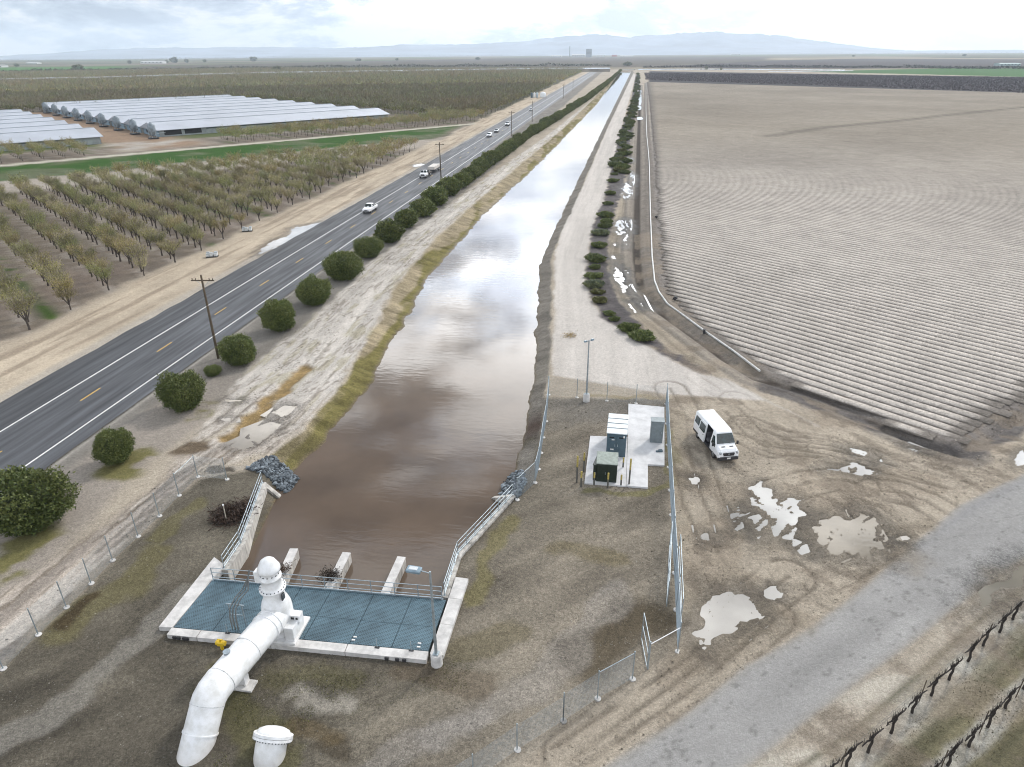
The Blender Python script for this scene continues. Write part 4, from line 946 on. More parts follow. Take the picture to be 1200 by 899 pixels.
def clump(name, c, r, n, col, lab, cat, flat=.5, parent=None):
    rg = np.random.default_rng(int(abs(c[0]*100))+n); p = rg.normal(size=(n, 3))*np.array([r, r, r*flat])*.5; p[:, 2] = np.abs(p[:, 2])
    d = rg.normal(size=(n, 3)); d /= np.linalg.norm(d, axis=1)[:, None]; l = rg.uniform(.15, .5, (n, 1))*r; s_ = np.cross(d, rg.normal(size=(n, 3))); s_ /= np.linalg.norm(s_, axis=1)[:, None]; s_ *= .03*r+.008
    V_ = np.stack([p-d*l/2-s_, p-d*l/2+s_, p+d*l/2], 1); V_[:, :, 2] = np.maximum(V_[:, :, 2], 0)
    V_ = V_.reshape(-1, 3)
    cc = np.repeat(np.array(col)*rg.uniform(.5, 1.5, (n, 1)), 3, 0)
    o = mesh_np(name, V_, np.arange(n*3).reshape(-1, 3), SHRUB, cc); o.location = c; tag(o, lab, cat); return o
clump('driftwood', pt(387, 676, -.19), .75, 500, (.035, .025, .018), 'dark tangle of driftwood caught on the middle concrete pier', 'driftwood', .45)
clump('driftwood', pt(330, 669, -.19), .6, 400, (.06, .035, .02), 'brown tangle of driftwood on the pier behind the white pump', 'driftwood', .45)
clump('brush_pile', pt(272, 604, 0), 1.25, 2600, (.05, .032, .024), 'dead brown brush pile on the gravel beside the left wing wall', 'brush', .35)
clump('dry_tuft', pt(668, 394, 0), .8, 260, (.35, .27, .15), 'straw coloured grass tuft beside the canal edge above the lamp post', 'grass', .5)
# rock riprap
rockm = mat('riprap_rock', (.10, .125, .15), .8, var=.35, scale=2.5, bump=.3)
def riprap(px, n, lab, rmin=.09, rmax=.28):
    pts = [tuple(G(*q)) for q in px]; a = np.array(pts); g_ = np.random.default_rng(n); X = g_.uniform(a[:, 0].min(), a[:, 0].max(), n*4); Y = g_.uniform(a[:, 1].min(), a[:, 1].max(), n*4)
    k = sdpoly(X, Y, pts, 5) < 0; X = X[k][:n]; Y = Y[k][:n]; m = len(X); hh = terrain(X, Y)[0]; hh = np.maximum(hh, WZ-.05)
    t_ = g_.uniform(0, 2*math.pi, m); r = (rmin+(rmax-rmin)*g_.random(m)**1.5)[:, None, None]
    base = np.array([(1, .2, 0), (.2, 1, -.1), (-1, .3, 0), (-.3, -1, .05), (.5, -.1, .75), (-.4, .35, .7), (0, 0, -.6)])
    V = (base[None]+g_.normal(size=(m, 7, 3))*.25)*r+np.stack([X, Y, hh+.06], 1)[:, None]
    F_ = np.array([(0, 1, 4), (1, 5, 4), (1, 2, 5), (2, 3, 5), (3, 4, 5), (3, 0, 4), (1, 0, 6), (2, 1, 6), (3, 2, 6), (0, 3, 6)]); F_ = (F_[None]+7*np.arange(m)[:, None, None]).reshape(-1, 3)
    c_ = np.array((.125, .142, .158))*g_.uniform(.35, 2.4, (m, 1))**1.1; o = mesh_np('riprap', V.reshape(-1, 3), F_, EARTH, np.repeat(c_, 7, 0), np.zeros(m*7)); tag(o, lab, 'rocks', kind='stuff')
riprap([(288, 550, 0), (303, 542, 0), (320, 537, -.3), (341, 550, -.7), (349, 562, WZ), (337, 578, WZ), (322, 568, -.8), (309, 556, -.2)], 1100, 'dark blue-grey rock riprap at the end of the left wing wall')
riprap([(583, 588, WZ), (591, 568, WZ), (601, 553, -.8), (612, 549, -.3), (617, 564, 0), (607, 582, 0), (599, 592, -.5)], 700, 'dark rock riprap at the end of the right wing wall')
def railing(name, A, B, z, n, lab, hgt=1.07, rails=3, start=0.0):
    A = Vector((A[0], A[1], z)); B = Vector((B[0], B[1], z)); root = empty(name, A, 0, lab, 'railing')
    for i in range(n):
        p_ = A.lerp(B, i/(n-1)); local(root, MB().cyl(p_, p_+Vector((0, 0, hgt)), .032, n=6).box((p_[0], p_[1], p_[2]+.01), (.14, .14, .02)), 'post', galv)
    for k in range(rails):
        zz = Vector((0, 0, hgt*(1-k*.36))); local(root, MB().cyl(A+zz, B+zz, .027, n=6), 'rail', galv)
    local(root, MB().cyl(A+Vector((0, 0, .08)), B+Vector((0, 0, .08)), .045, n=4), 'toe_board', galv)
    return root
b0 = G(249, 679, ZD); b1 = G(521, 702, ZD)
railing('railing', (b0[0]+.1, b0[1]-.05), (b1[0]-.15, b1[1]-.05), ZD, 11, 'grey steel three-rail railing along the back edge of the pump deck')
railing('railing', (WALL_L[0][0]-.1, WALL_L[0][1]+.25), (WALL_L[1][0]-.12, WALL_L[1][1]), .2, 4, 'short grey railing on the left wing wall beside the deck corner')
railing('railing', (WALL_L[1][0]-.12, WALL_L[1][1]+.12), (WALL_L[2][0]-.1, WALL_L[2][1]), .2, 7, 'long grey railing on the left wing wall reaching the rock riprap')
railing('railing', (WALL_R[0][0]-.05, WALL_R[0][1]+.2), (WALL_R[1][0]-.05, WALL_R[1][1]), .2, 5, 'short grey railing on the right wing wall beside the deck corner')
railing('railing', (WALL_R[1][0]-.05, WALL_R[1][1]+.12), (WALL_R[2][0], WALL_R[2][1]), .2, 8, 'long grey railing on the right wing wall climbing towards the fence')
# ------------------------------------------------------------------ the white pump and pipes
px_, py_ = -19.35, 29.55
pump = empty('vertical_pump', (px_, py_, ZD-.5), 0, 'tall white vertical pump with domed motor standing on the grating deck', 'pump')
PU = lambda z, r: (r, z)
mb = MB().lathe((0, 0, 0), [(.93, .55), (.93, 2.3), (.90, 2.6), (.80, 2.95), (.70, 3.15), (.66, 3.3), (.64, 3.75), (.64, 3.9)], 32); mb.build('discharge_head', wpaint, pump)
MB().lathe((0, 0, 0), [(.5, 3.88), (.80, 3.9), (.80, 4.02), (.66, 4.03), (.60, 4.2), (.58, 4.75), (.66, 4.77), (.66, 4.87), (.58, 4.9), (.57, 5.3)], 28).build('motor_body', wpaint, pump)
MB().lathe((0, 0, 0), [(.3, 5.28), (.66, 5.3), (.68, 5.45), (.62, 5.6), (.56, 5.72), (.45, 5.95), (.26, 6.12), (.05, 6.18)], 28).build('motor_cap', wpaint, pump)
mb = MB()
for i in range(20):
    t = 2*math.pi*i/20; MB().cyl((.73*math.cos(t), .73*math.sin(t), 4.0), (.73*math.cos(t), .73*math.sin(t), 4.08), .03, n=6).build('bolt', galvd_ if i % 3 else darkm, pump)
mb = MB()
for i in range(14):
    t = 2*math.pi*i/14; MB().box((.585*math.cos(t), .585*math.sin(t), 5.12), (.03, .09, .05), t).build('vent_slot', darkm, pump)
MB().box((-.78, .05, 4.75), (.42, .5, .8), 0, .04).cyl((-.6, .05, 4.7), (-.4, 0, 4.7), .12).build('junction_box', wpaint, pump)
MB().box((.72, -.25, 3.55), (.1, .34, .42), 0, .02).build('access_window', mat('dark_glass', (.03, .035, .04), .2), pump)
MB().slab([(-1.25, -1.15), (1.35, -1.15), (1.35, 1.25), (-1.25, 1.25)], .501, .62).add([(1.0, -1.0, .62), (1.25, -1.0, .62), (1.25, 1.0, .62), (1.0, 1.0, .62), (.75, -1.0, 1.9), (.8, -1.0, 1.9), (.8, 1.0, 1.9), (.75, 1.0, 1.9)], [(4, 5, 6, 7), (0, 1, 5, 4), (1, 2, 6, 5), (2, 3, 7, 6), (3, 0, 4, 7)]) if False else None
mb = MB(); mb.box((.1, .0, .58), (2.7, 2.3, .15), 0, .02); mb.box((1.05, -.2, 1.15), (.6, 1.5, 1.0), 0, .02, top=(.75, .9)); mb.build('base_plate', wpaint, pump)
pipe = empty('discharge_pipe', (-19.9, 26, 0), 0, 'large white discharge pipe running from the pump and bending into the ground', 'pipe')
R_ = .88
ax = [(px_, py_+.2, 1.78), (px_-.03, py_-1.0, 1.8)]
a1 = Vector((px_, py_-.75, 1.78)); a2 = Vector((-20.02, 23.9, 1.95))
local(pipe, MB().tube([Vector((px_, py_+.1, 1.78)), a1, a1.lerp(a2, .55)-Vector((0, 0, 0)), a2], [.86, R_, R_, R_], 40), 'straight_section', wpaint)
bd_ = [a2, Vector((-20.12, 23.25, 1.86)), Vector((-20.19, 22.85, 1.62))]
local(pipe, MB().tube([a2+Vector((.0, .25, -.01)), a2+Vector((-.02, -.1, -.01)), Vector((-20.10, 23.4, 1.91)), Vector((-20.15, 23.05, 1.76)), Vector((-20.19, 22.75, 1.45))], R_+.012, 48, cap=False), 'elbow_section', wpaint)
lo = Vector((-20.17, 22.93, 1.66)); dn = Vector((-.06, -.66, -.75)).normalized()
local(pipe, MB().tube([lo-dn*.02, lo+dn*1.6, lo+dn*4.2], R_, 40), 'buried_section', wpaint)
for c, d, w in ((a1.lerp(a2, .13), (a2-a1).normalized(), .05), (a1.lerp(a2, .045), (a2-a1).normalized(), .05), (lo+dn*1.55, dn, .035)):
    local(pipe, MB().tube([c-d*w, c+d*w], R_+.045, 40), 'coupling_ring', wpaint)
for c, d in ((a1.lerp(a2, .5), (a2-a1).normalized()), (a1.lerp(a2, .97), (a2-a1).normalized()), (lo+dn*.12, dn)): local(pipe, MB().tube([c-d*.018, c+d*.018], R_+.022, 48), 'weld_seam', mat('weld_grey', (.60, .61, .62), .5, var=.3, scale=6))
pj = a1.lerp(a2, .73)+Vector((-.30, 0, R_*.93)); local(pipe, MB().lathe(pj, [(.17, -.1), (.17, .12), (.20, .13), (.20, .18)], 16), 'air_valve', galv)
sx, sy = float(G(290, 806)[0]), float(G(290, 806)[1])
local(pipe, MB().box((sx-.35, sy+.1, .06), (1.5, .8, .12), 0, .01), 'support_base', conc)
local(pipe, MB().box((sx-.1, sy+.2, .62), (.09, .45, 1.05), 0, 0).box((sx-.5, sy+.1, .5), (.8, .08, .85)), 'support_saddle', wpaint)
stub = empty('capped_pipe', (-16.2, 22.2, 0), 0, 'short white pipe stub with bolted domed flange at the bottom edge', 'pipe')
_f = G(320, 863, .8); fcn = Vector((float(_f[0]), float(_f[1]), .8)); dn2 = Vector((-.03, -.70, -.71)).normalized()
local(stub, MB().tube([fcn, fcn+dn2*.45, fcn+dn2*.95+Vector((0, .06, -.08)), fcn+dn2*1.4+Vector((0, .25, -.4)), fcn+dn2*1.8+Vector((0, .5, -1.2))], .8, 40), 'pipe_body', wpaint)
local(stub, MB().tube([fcn-dn2*.16, fcn-dn2*.02], 1.02, 40), 'flange', wpaint); local(stub, MB().tube([fcn+dn2*.0, fcn+dn2*.13], 1.02, 40), 'flange', wpaint)
o_ = MB(); o_.tube([fcn-dn2*.15, fcn-dn2*.32, fcn-dn2*.43, fcn-dn2*.5], [.88, .80, .55, .1], 36); local(stub, o_, 'domed_cap', wpaint)
mb = MB(); a_ = dn2.orthogonal().normalized(); b_ = dn2.cross(a_)
for i in range(36):
    t = 2*math.pi*i/36; c = fcn+a_*math.cos(t)*.95+b_*math.sin(t)*.95; local(stub, MB().cyl(c+dn2*.12, c+dn2*.2, .03, n=5), 'bolt', galvd_)
# yellow valve, conduits, boxes on the deck
yv = pt(262, 753, .3); ym = mat('yellow_paint', (.70, .47, .02), .45, var=.1)
vv_ = empty('yellow_valve', (yv[0], yv[1]-.25, 0), 0, 'small yellow valve body on the ground beside the white pipe at the deck front', 'valve')
MB().cyl((0, 0, 0), (0, 0, .5), .09).box((0, 0, .52), (.46, .3, .26), 0, .05).build('valve_body', ym, vv_); MB().cyl((-.3, 0, .52), (.3, 0, .52), .15).build('flange', ym, vv_); MB().cyl((0, 0, .6), (0, 0, .78), .05).box((0, 0, .8), (.34, .06, .05)).build('handle', ym, vv_)
lf = pt(281, 733, ZD); fr = empty('conduit_frame', (lf[0], lf[1], ZD), 0, 'grey steel frame carrying curved cable conduits left of the white pump', 'frame')
MB().cyl((-.45, 0, 0), (-.45, 0, 1.75), .035).cyl((.45, 0, 0), (.45, 0, 1.75), .035).build('frame_legs', galv, fr)
MB().cyl((-.6, 0, 1.75), (.6, 0, 1.75), .04).cyl((-.45, 0, .9), (.45, 0, .9), .03).build('cross_bar', galv, fr)
for k in range(3):
    x = -.2+.2*k; MB().tube([(x-.1, -.35, 0), (x-.1, -.33, 1.0), (x-.05, -.2, 1.6), (x+.2, .15, 2.15), (x+.6, .5, 2.6), (.95, .55, 3.6), (1.3, .3, 4.4)], .045, 6).build('conduit', mat('grey_conduit', (.16, .17, .17), .5), fr)
eb = pt(337, 741, ZD); ebx = empty('control_box', (eb[0]+.5, eb[1]+.2, ZD), 0, 'small white electrical control box on legs right of the pump base', 'box')
MB().cyl((-.3, 0, 0), (-.3, 0, .9), .035).cyl((.3, 0, 0), (.3, 0, .9), .035).build('legs', galv, ebx); MB().box((0, 0, 1.15), (.9, .35, .6), 0, .03).build('cabinet', wpaint, ebx); MB().box((0, -.19, 1.12), (.2, .03, .35)).box((.28, -.19, 1.12), (.12, .03, .35)).build('meter', darkm, ebx); MB().box((0, 0, 1.48), (1.05, .5, .05)).build('sun_hood', wpaint, ebx)
# chain posts at the slab front
for x, y in ((267, 742), (338, 750), (482, 762.5), (442, 759)):
    p_ = pt(x, y, ZD+.03); o = empty('slab_stanchion', (p_[0], p_[1], ZD+.03), 0, {267: 'thin steel stanchion on the front slab left of the white pipe', 338: 'thin steel stanchion on the front slab just right of the white pipe', 442: 'thin steel stanchion mid-way along the right half of the front slab', 482: 'thin steel stanchion near the right end of the front slab'}[x], 'stanchion', 'stanchions on the front slab')
    MB().cyl((0, 0, 0), (0, 0, .75), .022, n=6).build('post', galv, o); MB().box((0, 0, .02), (.3, .12, .04)).build('foot_plate', darkm, o)
# ------------------------------------------------------------------ lamps, poles
lampm = mat('lamp_glass', (.55, .58, .60), .3)
def lamp(x, y, h, lab, heads, rz=0, arm=1.0):
    b = pt(x, y, 0); root = empty('lamp_post', b, rz, lab, 'street lamp')
    MB().lathe((0, 0, 0), [(.36, -.1), (.34, .8), (.30, .84)], 16).build('concrete_base', conc, root)
    MB().tube([(0, 0, .84), (0, 0, 3), (0, 0, h)], [.10, .085, .06], 10).box((0, 0, .87), (.34, .34, .06)).build('pole', galv, root)
    for hx in heads:
        MB().cyl((0, 0, h-.12), (hx*.55*arm, 0, h-.05), .03, n=6).build('arm', galv, root)
        hd = MB().box((hx*.95*arm, 0, h-.03), (.85*arm, .5*arm, .16), 0, .05).build('lamp_head', mat('lamp_housing', (.22, .30, .36), .4, .3), root)
        MB().box((hx*.98*arm, 0, h+.065), (.5*arm, .28*arm, .03), 0, .01).build('cooling_fins', lampm, hd)
    return root
lamp(512, 778, 7.1, 'tall grey lamp post with flat head at the right front corner of the pump deck', (-1,), R(-5), 1.0)
lamp(687, 470, 6.9, 'grey lamp post with small twin heads behind the equipment pad', (-1, 1), R(40), .45)
wood = mat('weathered_pole_wood', (.10, .075, .05), .85, var=.3, scale=2, streak=True)
poles = []
def utility_pole():
    root = empty('utility_pole', (0, 0, 0), 0, None, 'utility pole', 'wooden utility poles along the highway')
    MB().tube([(0, 0, -.3), (0, 0, 5), (0, 0, 10.4)], [.17, .15, .11], 10).build('pole', wood, root)
    MB().box((0, .14, 9.7), (2.7, .1, .13)).build('crossarm', wood, root)
    MB().cyl((-.75, .2, 9.65), (0, .16, 8.9), .02, n=4).cyl((.75, .2, 9.65), (0, .16, 8.9), .02, n=4).build('brace', galv, root)
    for x in (-1.2, -.8, .8, 1.2): MB().lathe((x, .14, 9.76), [(.03, 0), (.06, .1), (.05, .2)], 8).build('insulator', mat('insulator', (.10, .07, .05), .2), root)
    return root
UP = utility_pole(); UP['label'] = 'nearest wooden utility pole with crossarm between the highway and the round shrubs'
tup = capture(UP); pl = [(256, 420), (517, 211), (599.7, 160), (641.7, 143), (665.7, 115.5), (680, 107), (692, 99.5), (701, 94)]
for i, (x, y) in enumerate(pl):
    b = G(x, y); 
    if i == 0: UP.location = (b[0], b[1], 0); UP.rotation_euler = (0, 0, R(6))
    elif i < 6: copy_tree(tup, (float(b[0]) if i < 3 else -46.5, float(b[1]), 0), R(4), 1.0, '%s wooden utility pole along the highway, counted from the nearest' % ORD[i+1])
# ------------------------------------------------------------------ equipment pad
pad = empty('equipment_pad', (2, 58, 0), 0, 'pale concrete equipment pad in two joined slabs inside the fenced yard', 'slab')
Z1 = .16
padc = mat('smooth_concrete', (.60, .60, .61), .8, var=.10, scale=1.1, bump=.08)
local(pad, MB().slab(q4([(736.5, 473), (778.5, 477), (778.7, 545), (759.2, 544), (759.2, 571), (734, 569.3), (735.8, 512)], Z1), -.1, Z1), 'slab', padc)
local(pad, MB().slab(q4([(691.7, 510.6), (735.3, 512), (733.6, 569.2), (684.9, 565.7)], Z1), -.1, Z1-.012), 'slab', padc)
def cabinet(name, x0, y0, x1, y1, depth, h, body, lid, lab, npan=0, ndoor=2, vents=True, cat='cabinet'):
    """front lower-left and lower-right corners given in the photograph; depth runs away from the camera"""
    a = np.array(G(x0, y0, Z1)); b = np.array(G(x1, y1, Z1)); w = np.linalg.norm(b-a); ang = math.atan2(b[1]-a[1], b[0]-a[0])
    root = empty(name, (float(a[0]), float(a[1]), Z1), ang, lab, cat)
    MB().box((w/2, depth/2, h/2), (w, depth, h), 0, .02).build('housing', body, root)
    MB().box((w/2, depth/2, h+.035), (w+.12, depth+.12, .07), 0, .02).build('roof_plate', lid, root)
    if npan:
        for i in range(npan-1): MB().box((w/2, depth*(i+1)/npan, h+.085), (w+.1, .06, .025)).build('roof_seam', body, root)
    for i in range(ndoor):
        dw = w/ndoor; d = MB().box((dw*(i+.5), -.02, h/2), (dw-.07, .035, h-.22), 0, .01).build('door', body, root)
        MB().box((dw*(i+.5)+dw*.36*(1 if i == 0 else -1), -.055, h*.5), (.05, .04, .22)).build('handle', galv, d)
        if vents: MB().box((dw*(i+.5), -.045, h*.84), (dw*.5, .012, .13)).build('vent', blackm, d)
    return root
bluec = mat('blue_grey_cabinet', (.075, .12, .15), .45, .1, var=.1); ltop = mat('pale_cabinet_top', (.62, .66, .68), .5, var=.08)
greenc = mat('dark_green_cabinet', (.018, .03, .022), .4, var=.2, scale=2); gtop = mat('green_cabinet_top', (.24, .28, .25), .6, var=.15); greyc = mat('grey_cabinet', (.20, .235, .25), .45, .15, var=.1)
cb = cabinet('switchgear_cabinet', 710, 534, 732.5, 536, 3.6, 2.35, bluec, ltop, 'tall blue-grey switchgear cabinet with pale ribbed top on the pad', 4, 2)
MB().box((.55, -.06, 1.75), (.25, .02, .1)).box((1.5, -.06, 2.1), (.12, .02, .2)).box((.5, -.06, .75), (.3, .02, .14)).build('warning_label', mat('label_white', (.75, .75, .73), .6), cb)
cabinet('transformer', 698.5, 564, 722.2, 565.8, 1.9, 1.75, greenc, gtop, 'dark green box transformer with pale green top ringed by bollards', 0, 2, False, 'transformer')
o = cabinet('radiator_unit', 694.5, 562.5, 698.2, 563.2, 1.7, 1.5, greenc, greenc, 'narrow black radiator panel on the left side of the green transformer', 0, 1, False, 'radiator')
cabinet('control_cabinet', 761.5, 518.5, 776, 519.4, .8, 2.2, greyc, greyc, 'plain mid-grey control cabinet near the fence on the right of the pad', 0, 1, False)
o = empty('pad_drain_box', pt(774, 529, Z1), 0, 'small dark blue cable box lying on the pad near the fence', 'box'); MB().box((0, 0, .08), (.35, .3, .16), .2, .02).build('lid', bluec, o); MB().box((-.3, -.1, .05), (.22, .2, .1), .4, .02).build('cable_end', bluec, o)
galvd = mat('steel_post_dark', (.14, .14, .13), .5, .4)
for x, y, y2, lab in ((675.8, 565.6, 535, 'far left yellow-topped bollard standing alone on the gravel'), (684, 552.5, 531, 'grey bollard at the left rear corner of the pad by the transformer'), (680.8, 570.6, 552.5, 'short bollard at the left front corner of the pad'), (696, 568.5, 554, 'yellow-topped bollard before the left front of the transformer'), (712, 572, 554.7, 'yellow-topped bollard before the middle of the transformer'), (727.5, 570, 557, 'short grey bollard right of the transformer front'), (737, 569, 538, 'tall yellow-banded bollard alone on the right slab'), (730, 549, 536.6, 'bollard tucked under the right end of the blue-grey cabinet')):
    b = pt(x, y, 0.0); zt = .3
    while P(b[0], b[1], zt)[1] > y2: zt += .05
    root = empty('bollard', b, 0, lab, 'bollard', 'bollards round the transformer')
    MB().cyl((0, 0, -.1), (0, 0, zt*.6), .075, n=12).build('post', galvd, root); MB().cyl((0, 0, zt*.6), (0, 0, zt-.02), .079, n=12).sphere((0, 0, zt-.02), .079, 10, (1, 1, .5)).build('sleeve', mat('faded_yellow', (.45, .36, .10), .6, var=.25, scale=8), root)
# ------------------------------------------------------------------ fences
def fence(name, posts, h, lab, rails=(), mesh=None, foot=True, every=True, wire=.006):
    root = empty(name, (posts[0][0], posts[0][1], 0), 0, lab, 'fence'); mb = MB(); wv = []
    for i, (x, y) in enumerate(posts):
        o = local(root, MB().cyl((x, y, 0), (x, y, h+.1), .035, n=7).sphere((x, y, h+.1), .05, 6), 'post', galv)
        if foot: f_ = MB().cyl((x, y, -.1), (x+.03, y, .06), .19, n=9).build('footing', conc); f_.parent = o; f_.matrix_parent_inverse = Matrix.Identity(4)
    for i in range(len(posts)-1):
        A = np.array([*posts[i], 0.]); B = np.array([*posts[i+1], 0.]); L_ = np.linalg.norm(B-A); d = (B-A)/L_; n_ = np.array([-d[1], d[0], 0])*wire/2
        if rails == 'all' or i in rails: local(root, MB().cyl(Vector(A)+Vector((0, 0, h)), Vector(B)+Vector((0, 0, h)), .024, n=6), 'top_rail', galv)
        if mesh is None or i in mesh:
            x = -h
            while x < L_:
                for sgn in (1, -1):
                    x0 = max(x, 0); x1 = min(x+h, L_); 
                    if x1 <= x0: continue
                    z0, z1_ = x0-x, x1-x
                    if sgn < 0: z0, z1_ = h-z0, h-z1_
                    p0 = A+d*x0; p1 = A+d*x1; p0[2] = z0+.03; p1[2] = z1_+.03; k = np.array([0, 0, wire/2])
                    wv.append([p0-k, p1-k, p1+k, p0+k]); wv.append([p0-n_, p1-n_, p1+n_, p0+n_])
                x += .085
    if wv:
        wv = np.array(wv).reshape(-1, 3); me = mesh_np('chain_link', wv, np.arange(len(wv)).reshape(-1, 4), galv); me.parent = root; me.matrix_parent_inverse = o_parent_matrix(root)
    return root
fl = gp([(-30, 815), (4, 784), (45, 744), (78, 712), (107, 684), (132, 657), (162, 629), (187, 605), (210, 581), (232, 559), (266, 562)])
fence('chain_link_fence', fl, 2.1, 'chain-link fence with white footed posts between the yard and the rutted left track', (8,))
ff = gp([(642, 463), (676, 466), (711, 470), (745, 473), (780, 474)])
fence('chain_link_fence', ff, 2.1, 'sparse chain-link fence crossing behind the equipment pad and rear lamp', ())
fc2 = gp([(606, 586), (627, 566), (631, 550), (634, 531), (636.5, 513), (640, 494), (643, 463)])
fence('chain_link_fence', fc2, 2.1, 'chain-link fence with top rail along the top of the right canal bank', 'all')
fr_ = gp([(780, 474), (781, 497), (782, 522), (783.5, 548), (785, 575), (786.5, 604), (788, 636), (790, 672), (792, 715), (794, 764)])
fence('chain_link_fence', fr_, 2.3, 'tall chain-link fence between the equipment pad yard and the parked van', 'all')
fb = gp([(660, 845), (700, 819), (741, 796)]); fence('chain_link_fence', fb, 2.1, 'short chain-link fence run with one white top rail, left of the folded gate', (1,))
fb2 = gp([(500, 950), (555, 915), (606, 879)]); fence('chain_link_fence', fb2+[fb[0]], 1.9, 'low chain-link fence of bare posts at the bottom edge near the old road', ())
def gate(name, A, B, h, lab, z=.12):
    A = Vector((A[0], A[1], z)); B = Vector((B[0], B[1], z)); root = empty(name, A, 0, lab, 'gate'); zz = Vector((0, 0, h))
    for a_, b_ in ((A, B), (A+zz, B+zz), (A+zz*.5, B+zz*.5)): local(root, MB().cyl(a_, b_, .03, n=7), 'rail', galv)
    n = max(2, int((B-A).length/2.2)+1)
    for i in range(n): p_ = A.lerp(B, i/(n-1)); local(root, MB().cyl(p_, p_+zz, .03, n=7), 'upright', galv)
    wv = []; d = (B-A).normalized(); x = -h; L_ = (B-A).length
    while x < L_:
        for sgn in (1, -1):
            x0 = max(x, 0); x1 = min(x+h, L_); z0, z1_ = x0-x, x1-x
            if sgn < 0: z0, z1_ = h-z0, h-z1_
            p0 = A+d*x0+Vector((0, 0, z0)); p1 = A+d*x1+Vector((0, 0, z1_)); k = Vector((0, 0, .003)); wv += [p0-k, p1-k, p1+k, p0+k]
        x += .085
    me = mesh_np('chain_link', np.array(wv), np.arange(len(wv)).reshape(-1, 4), galv); me.parent = root; me.matrix_parent_inverse = o_parent_matrix(root)
    return root
g0 = G(781, 712); g1 = G(784.5, 640); gate('sliding_gate', g0, g1, 2.1, 'long galvanised sliding gate parked against the inside of the tall fence')
g0 = G(795, 733); g1 = G(790, 655); gate('sliding_gate', (g0[0]+.1, g0[1]), (g1[0]+.25, g1[1]), 2.1, 'galvanised gate leaf folded against the outer side of the tall fence')
g0 = G(758, 784); g1 = G(757, 768); gate('folded_gate', g0, (g1[0]-.25, g1[1]+1.2), 2.1, 'narrow gate leaf swung open on its post at the yard entrance')
pz = pt(794, 764, 0); pa = pt(759, 784, 0); o = empty('gate_rail', pa, 0, 'white bar spanning from the folded gate to the end of the tall fence', 'rail')
local(o, MB().cyl((pa[0], pa[1], 2.0), (pz[0], pz[1], 2.0), .028, n=6), 'bar', wpaint); local(o, MB().cyl((pa[0], pa[1], 0), (pa[0], pa[1], 2.2), .05, n=8), 'post', galv)
o = empty('marker_stake', pt(266, 612, 0), 0, 'thin pale marker stake leaning in the dead brush pile', 'stake'); MB().box((0, 0, .8), (.06, .06, 1.8), .3).build('stake', mat('pale_wood', (.42, .38, .32), .8), o); MB().box((0, 0, 1.65), (.09, .09, .12), .3).build('stake_tip', wpaint, o)
ir = MB(); pp = [(x, y, .14) for x, y in PIPE]; ir.tube(pp, .13, 8); o = ir.build('irrigation_pipe', mat('grey_pvc', (.55, .55, .53), .5, var=.2)); tag(o, 'long pale irrigation pipe lying on the ground along the edge of the bare field', 'pipe')
for i, (x, y, lab) in enumerate(((769, 300 - 44, 'small dark pipe valve on the irrigation pipe far up the field edge'), (791, 352, 'small dark pipe valve lying in the field corner bend'), (825, 391, 'small dark pipe valve on the irrigation pipe near the lower bend'))):
    b = pt(x, y, 0); root = empty('pipe_valve', b, i*.7, lab, 'valve', 'valves along the irrigation pipe'); MB().cyl((0, 0, 0), (0, 0, .5), .14, n=10).box((0, 0, .35), (.7, .3, .25), 0, .04).build('valve_body', darkm, root); MB().lathe((0, 0, .5), [(.05, 0), (.2, .03), (.2, .08)], 12).build('hand_wheel', darkm, root)
# ------------------------------------------------------------------ vehicles
glass = mat('car_glass', (.012, .03, .032), .04, var=.5, scale=3, coat=.3); tyre = mat('tyre_rubber', (.018, .018, .018), .8); rim = mat('wheel_rim', (.30, .31, .32), .35, .7)
vwhite = mat('white_car_paint', (.80, .81, .83), .25, var=.03, coat=.5); trim = mat('black_plastic_trim', (.03, .03, .033), .55); chrome = mat('headlamp_glass', (.45, .48, .5), .1, .3, coat=1); red = mat('tail_lamp_red', (.35, .02, .015), .25)
plate = mat('number_plate', (.7, .7, .68), .5, var=.03)
def ringpts(s_):
    x, zb, zt, w, wt, belt = s_; b = min(belt, zt-.06)
    return [(x, 0, zb), (x, w*.9, zb), (x, w, zb+.18), (x, w, b), (x, wt, zt-.09), (x, wt-.10, zt), (x, 0, zt+.015)]
def loft(mb, stn, skip=()):
    rings = []
    for s_ in stn:
        r = ringpts(s_); rings.append(r+[(a, -b, c) for a, b, c in r[-2:0:-1]])
    n = len(rings[0]); vs = [p_ for r in rings for p_ in r]; fs = []
    for i in range(len(stn)-1):
        for k in range(n):
            if (i, k) in skip: continue
            fs.append((i*n+k, i*n+(k+1) % n, (i+1)*n+(k+1) % n, (i+1)*n+k))
    fs.append(tuple(range(n-1, -1, -1))); fs.append(tuple((len(stn)-1)*n+k for k in range(n)))
    mb.add(vs, fs, False); return mb
def par(stn, x):
    for a, b in zip(stn[:-1], stn[1:]):
        if a[0] <= x <= b[0]: t = (x-a[0])/max(1e-6, b[0]-a[0]); return [a[i]*(1-t)+b[i]*t for i in range(6)]
    return list(stn[-1] if x > stn[-1][0] else stn[0])
def sidey(stn, x, z):
    _, zb, zt, w, wt, belt = par(stn, x); b = min(belt, zt-.06)
    if z <= b: return w
    return w+(wt-w)*min(1, (z-b)/max(.01, zt-.09-b))
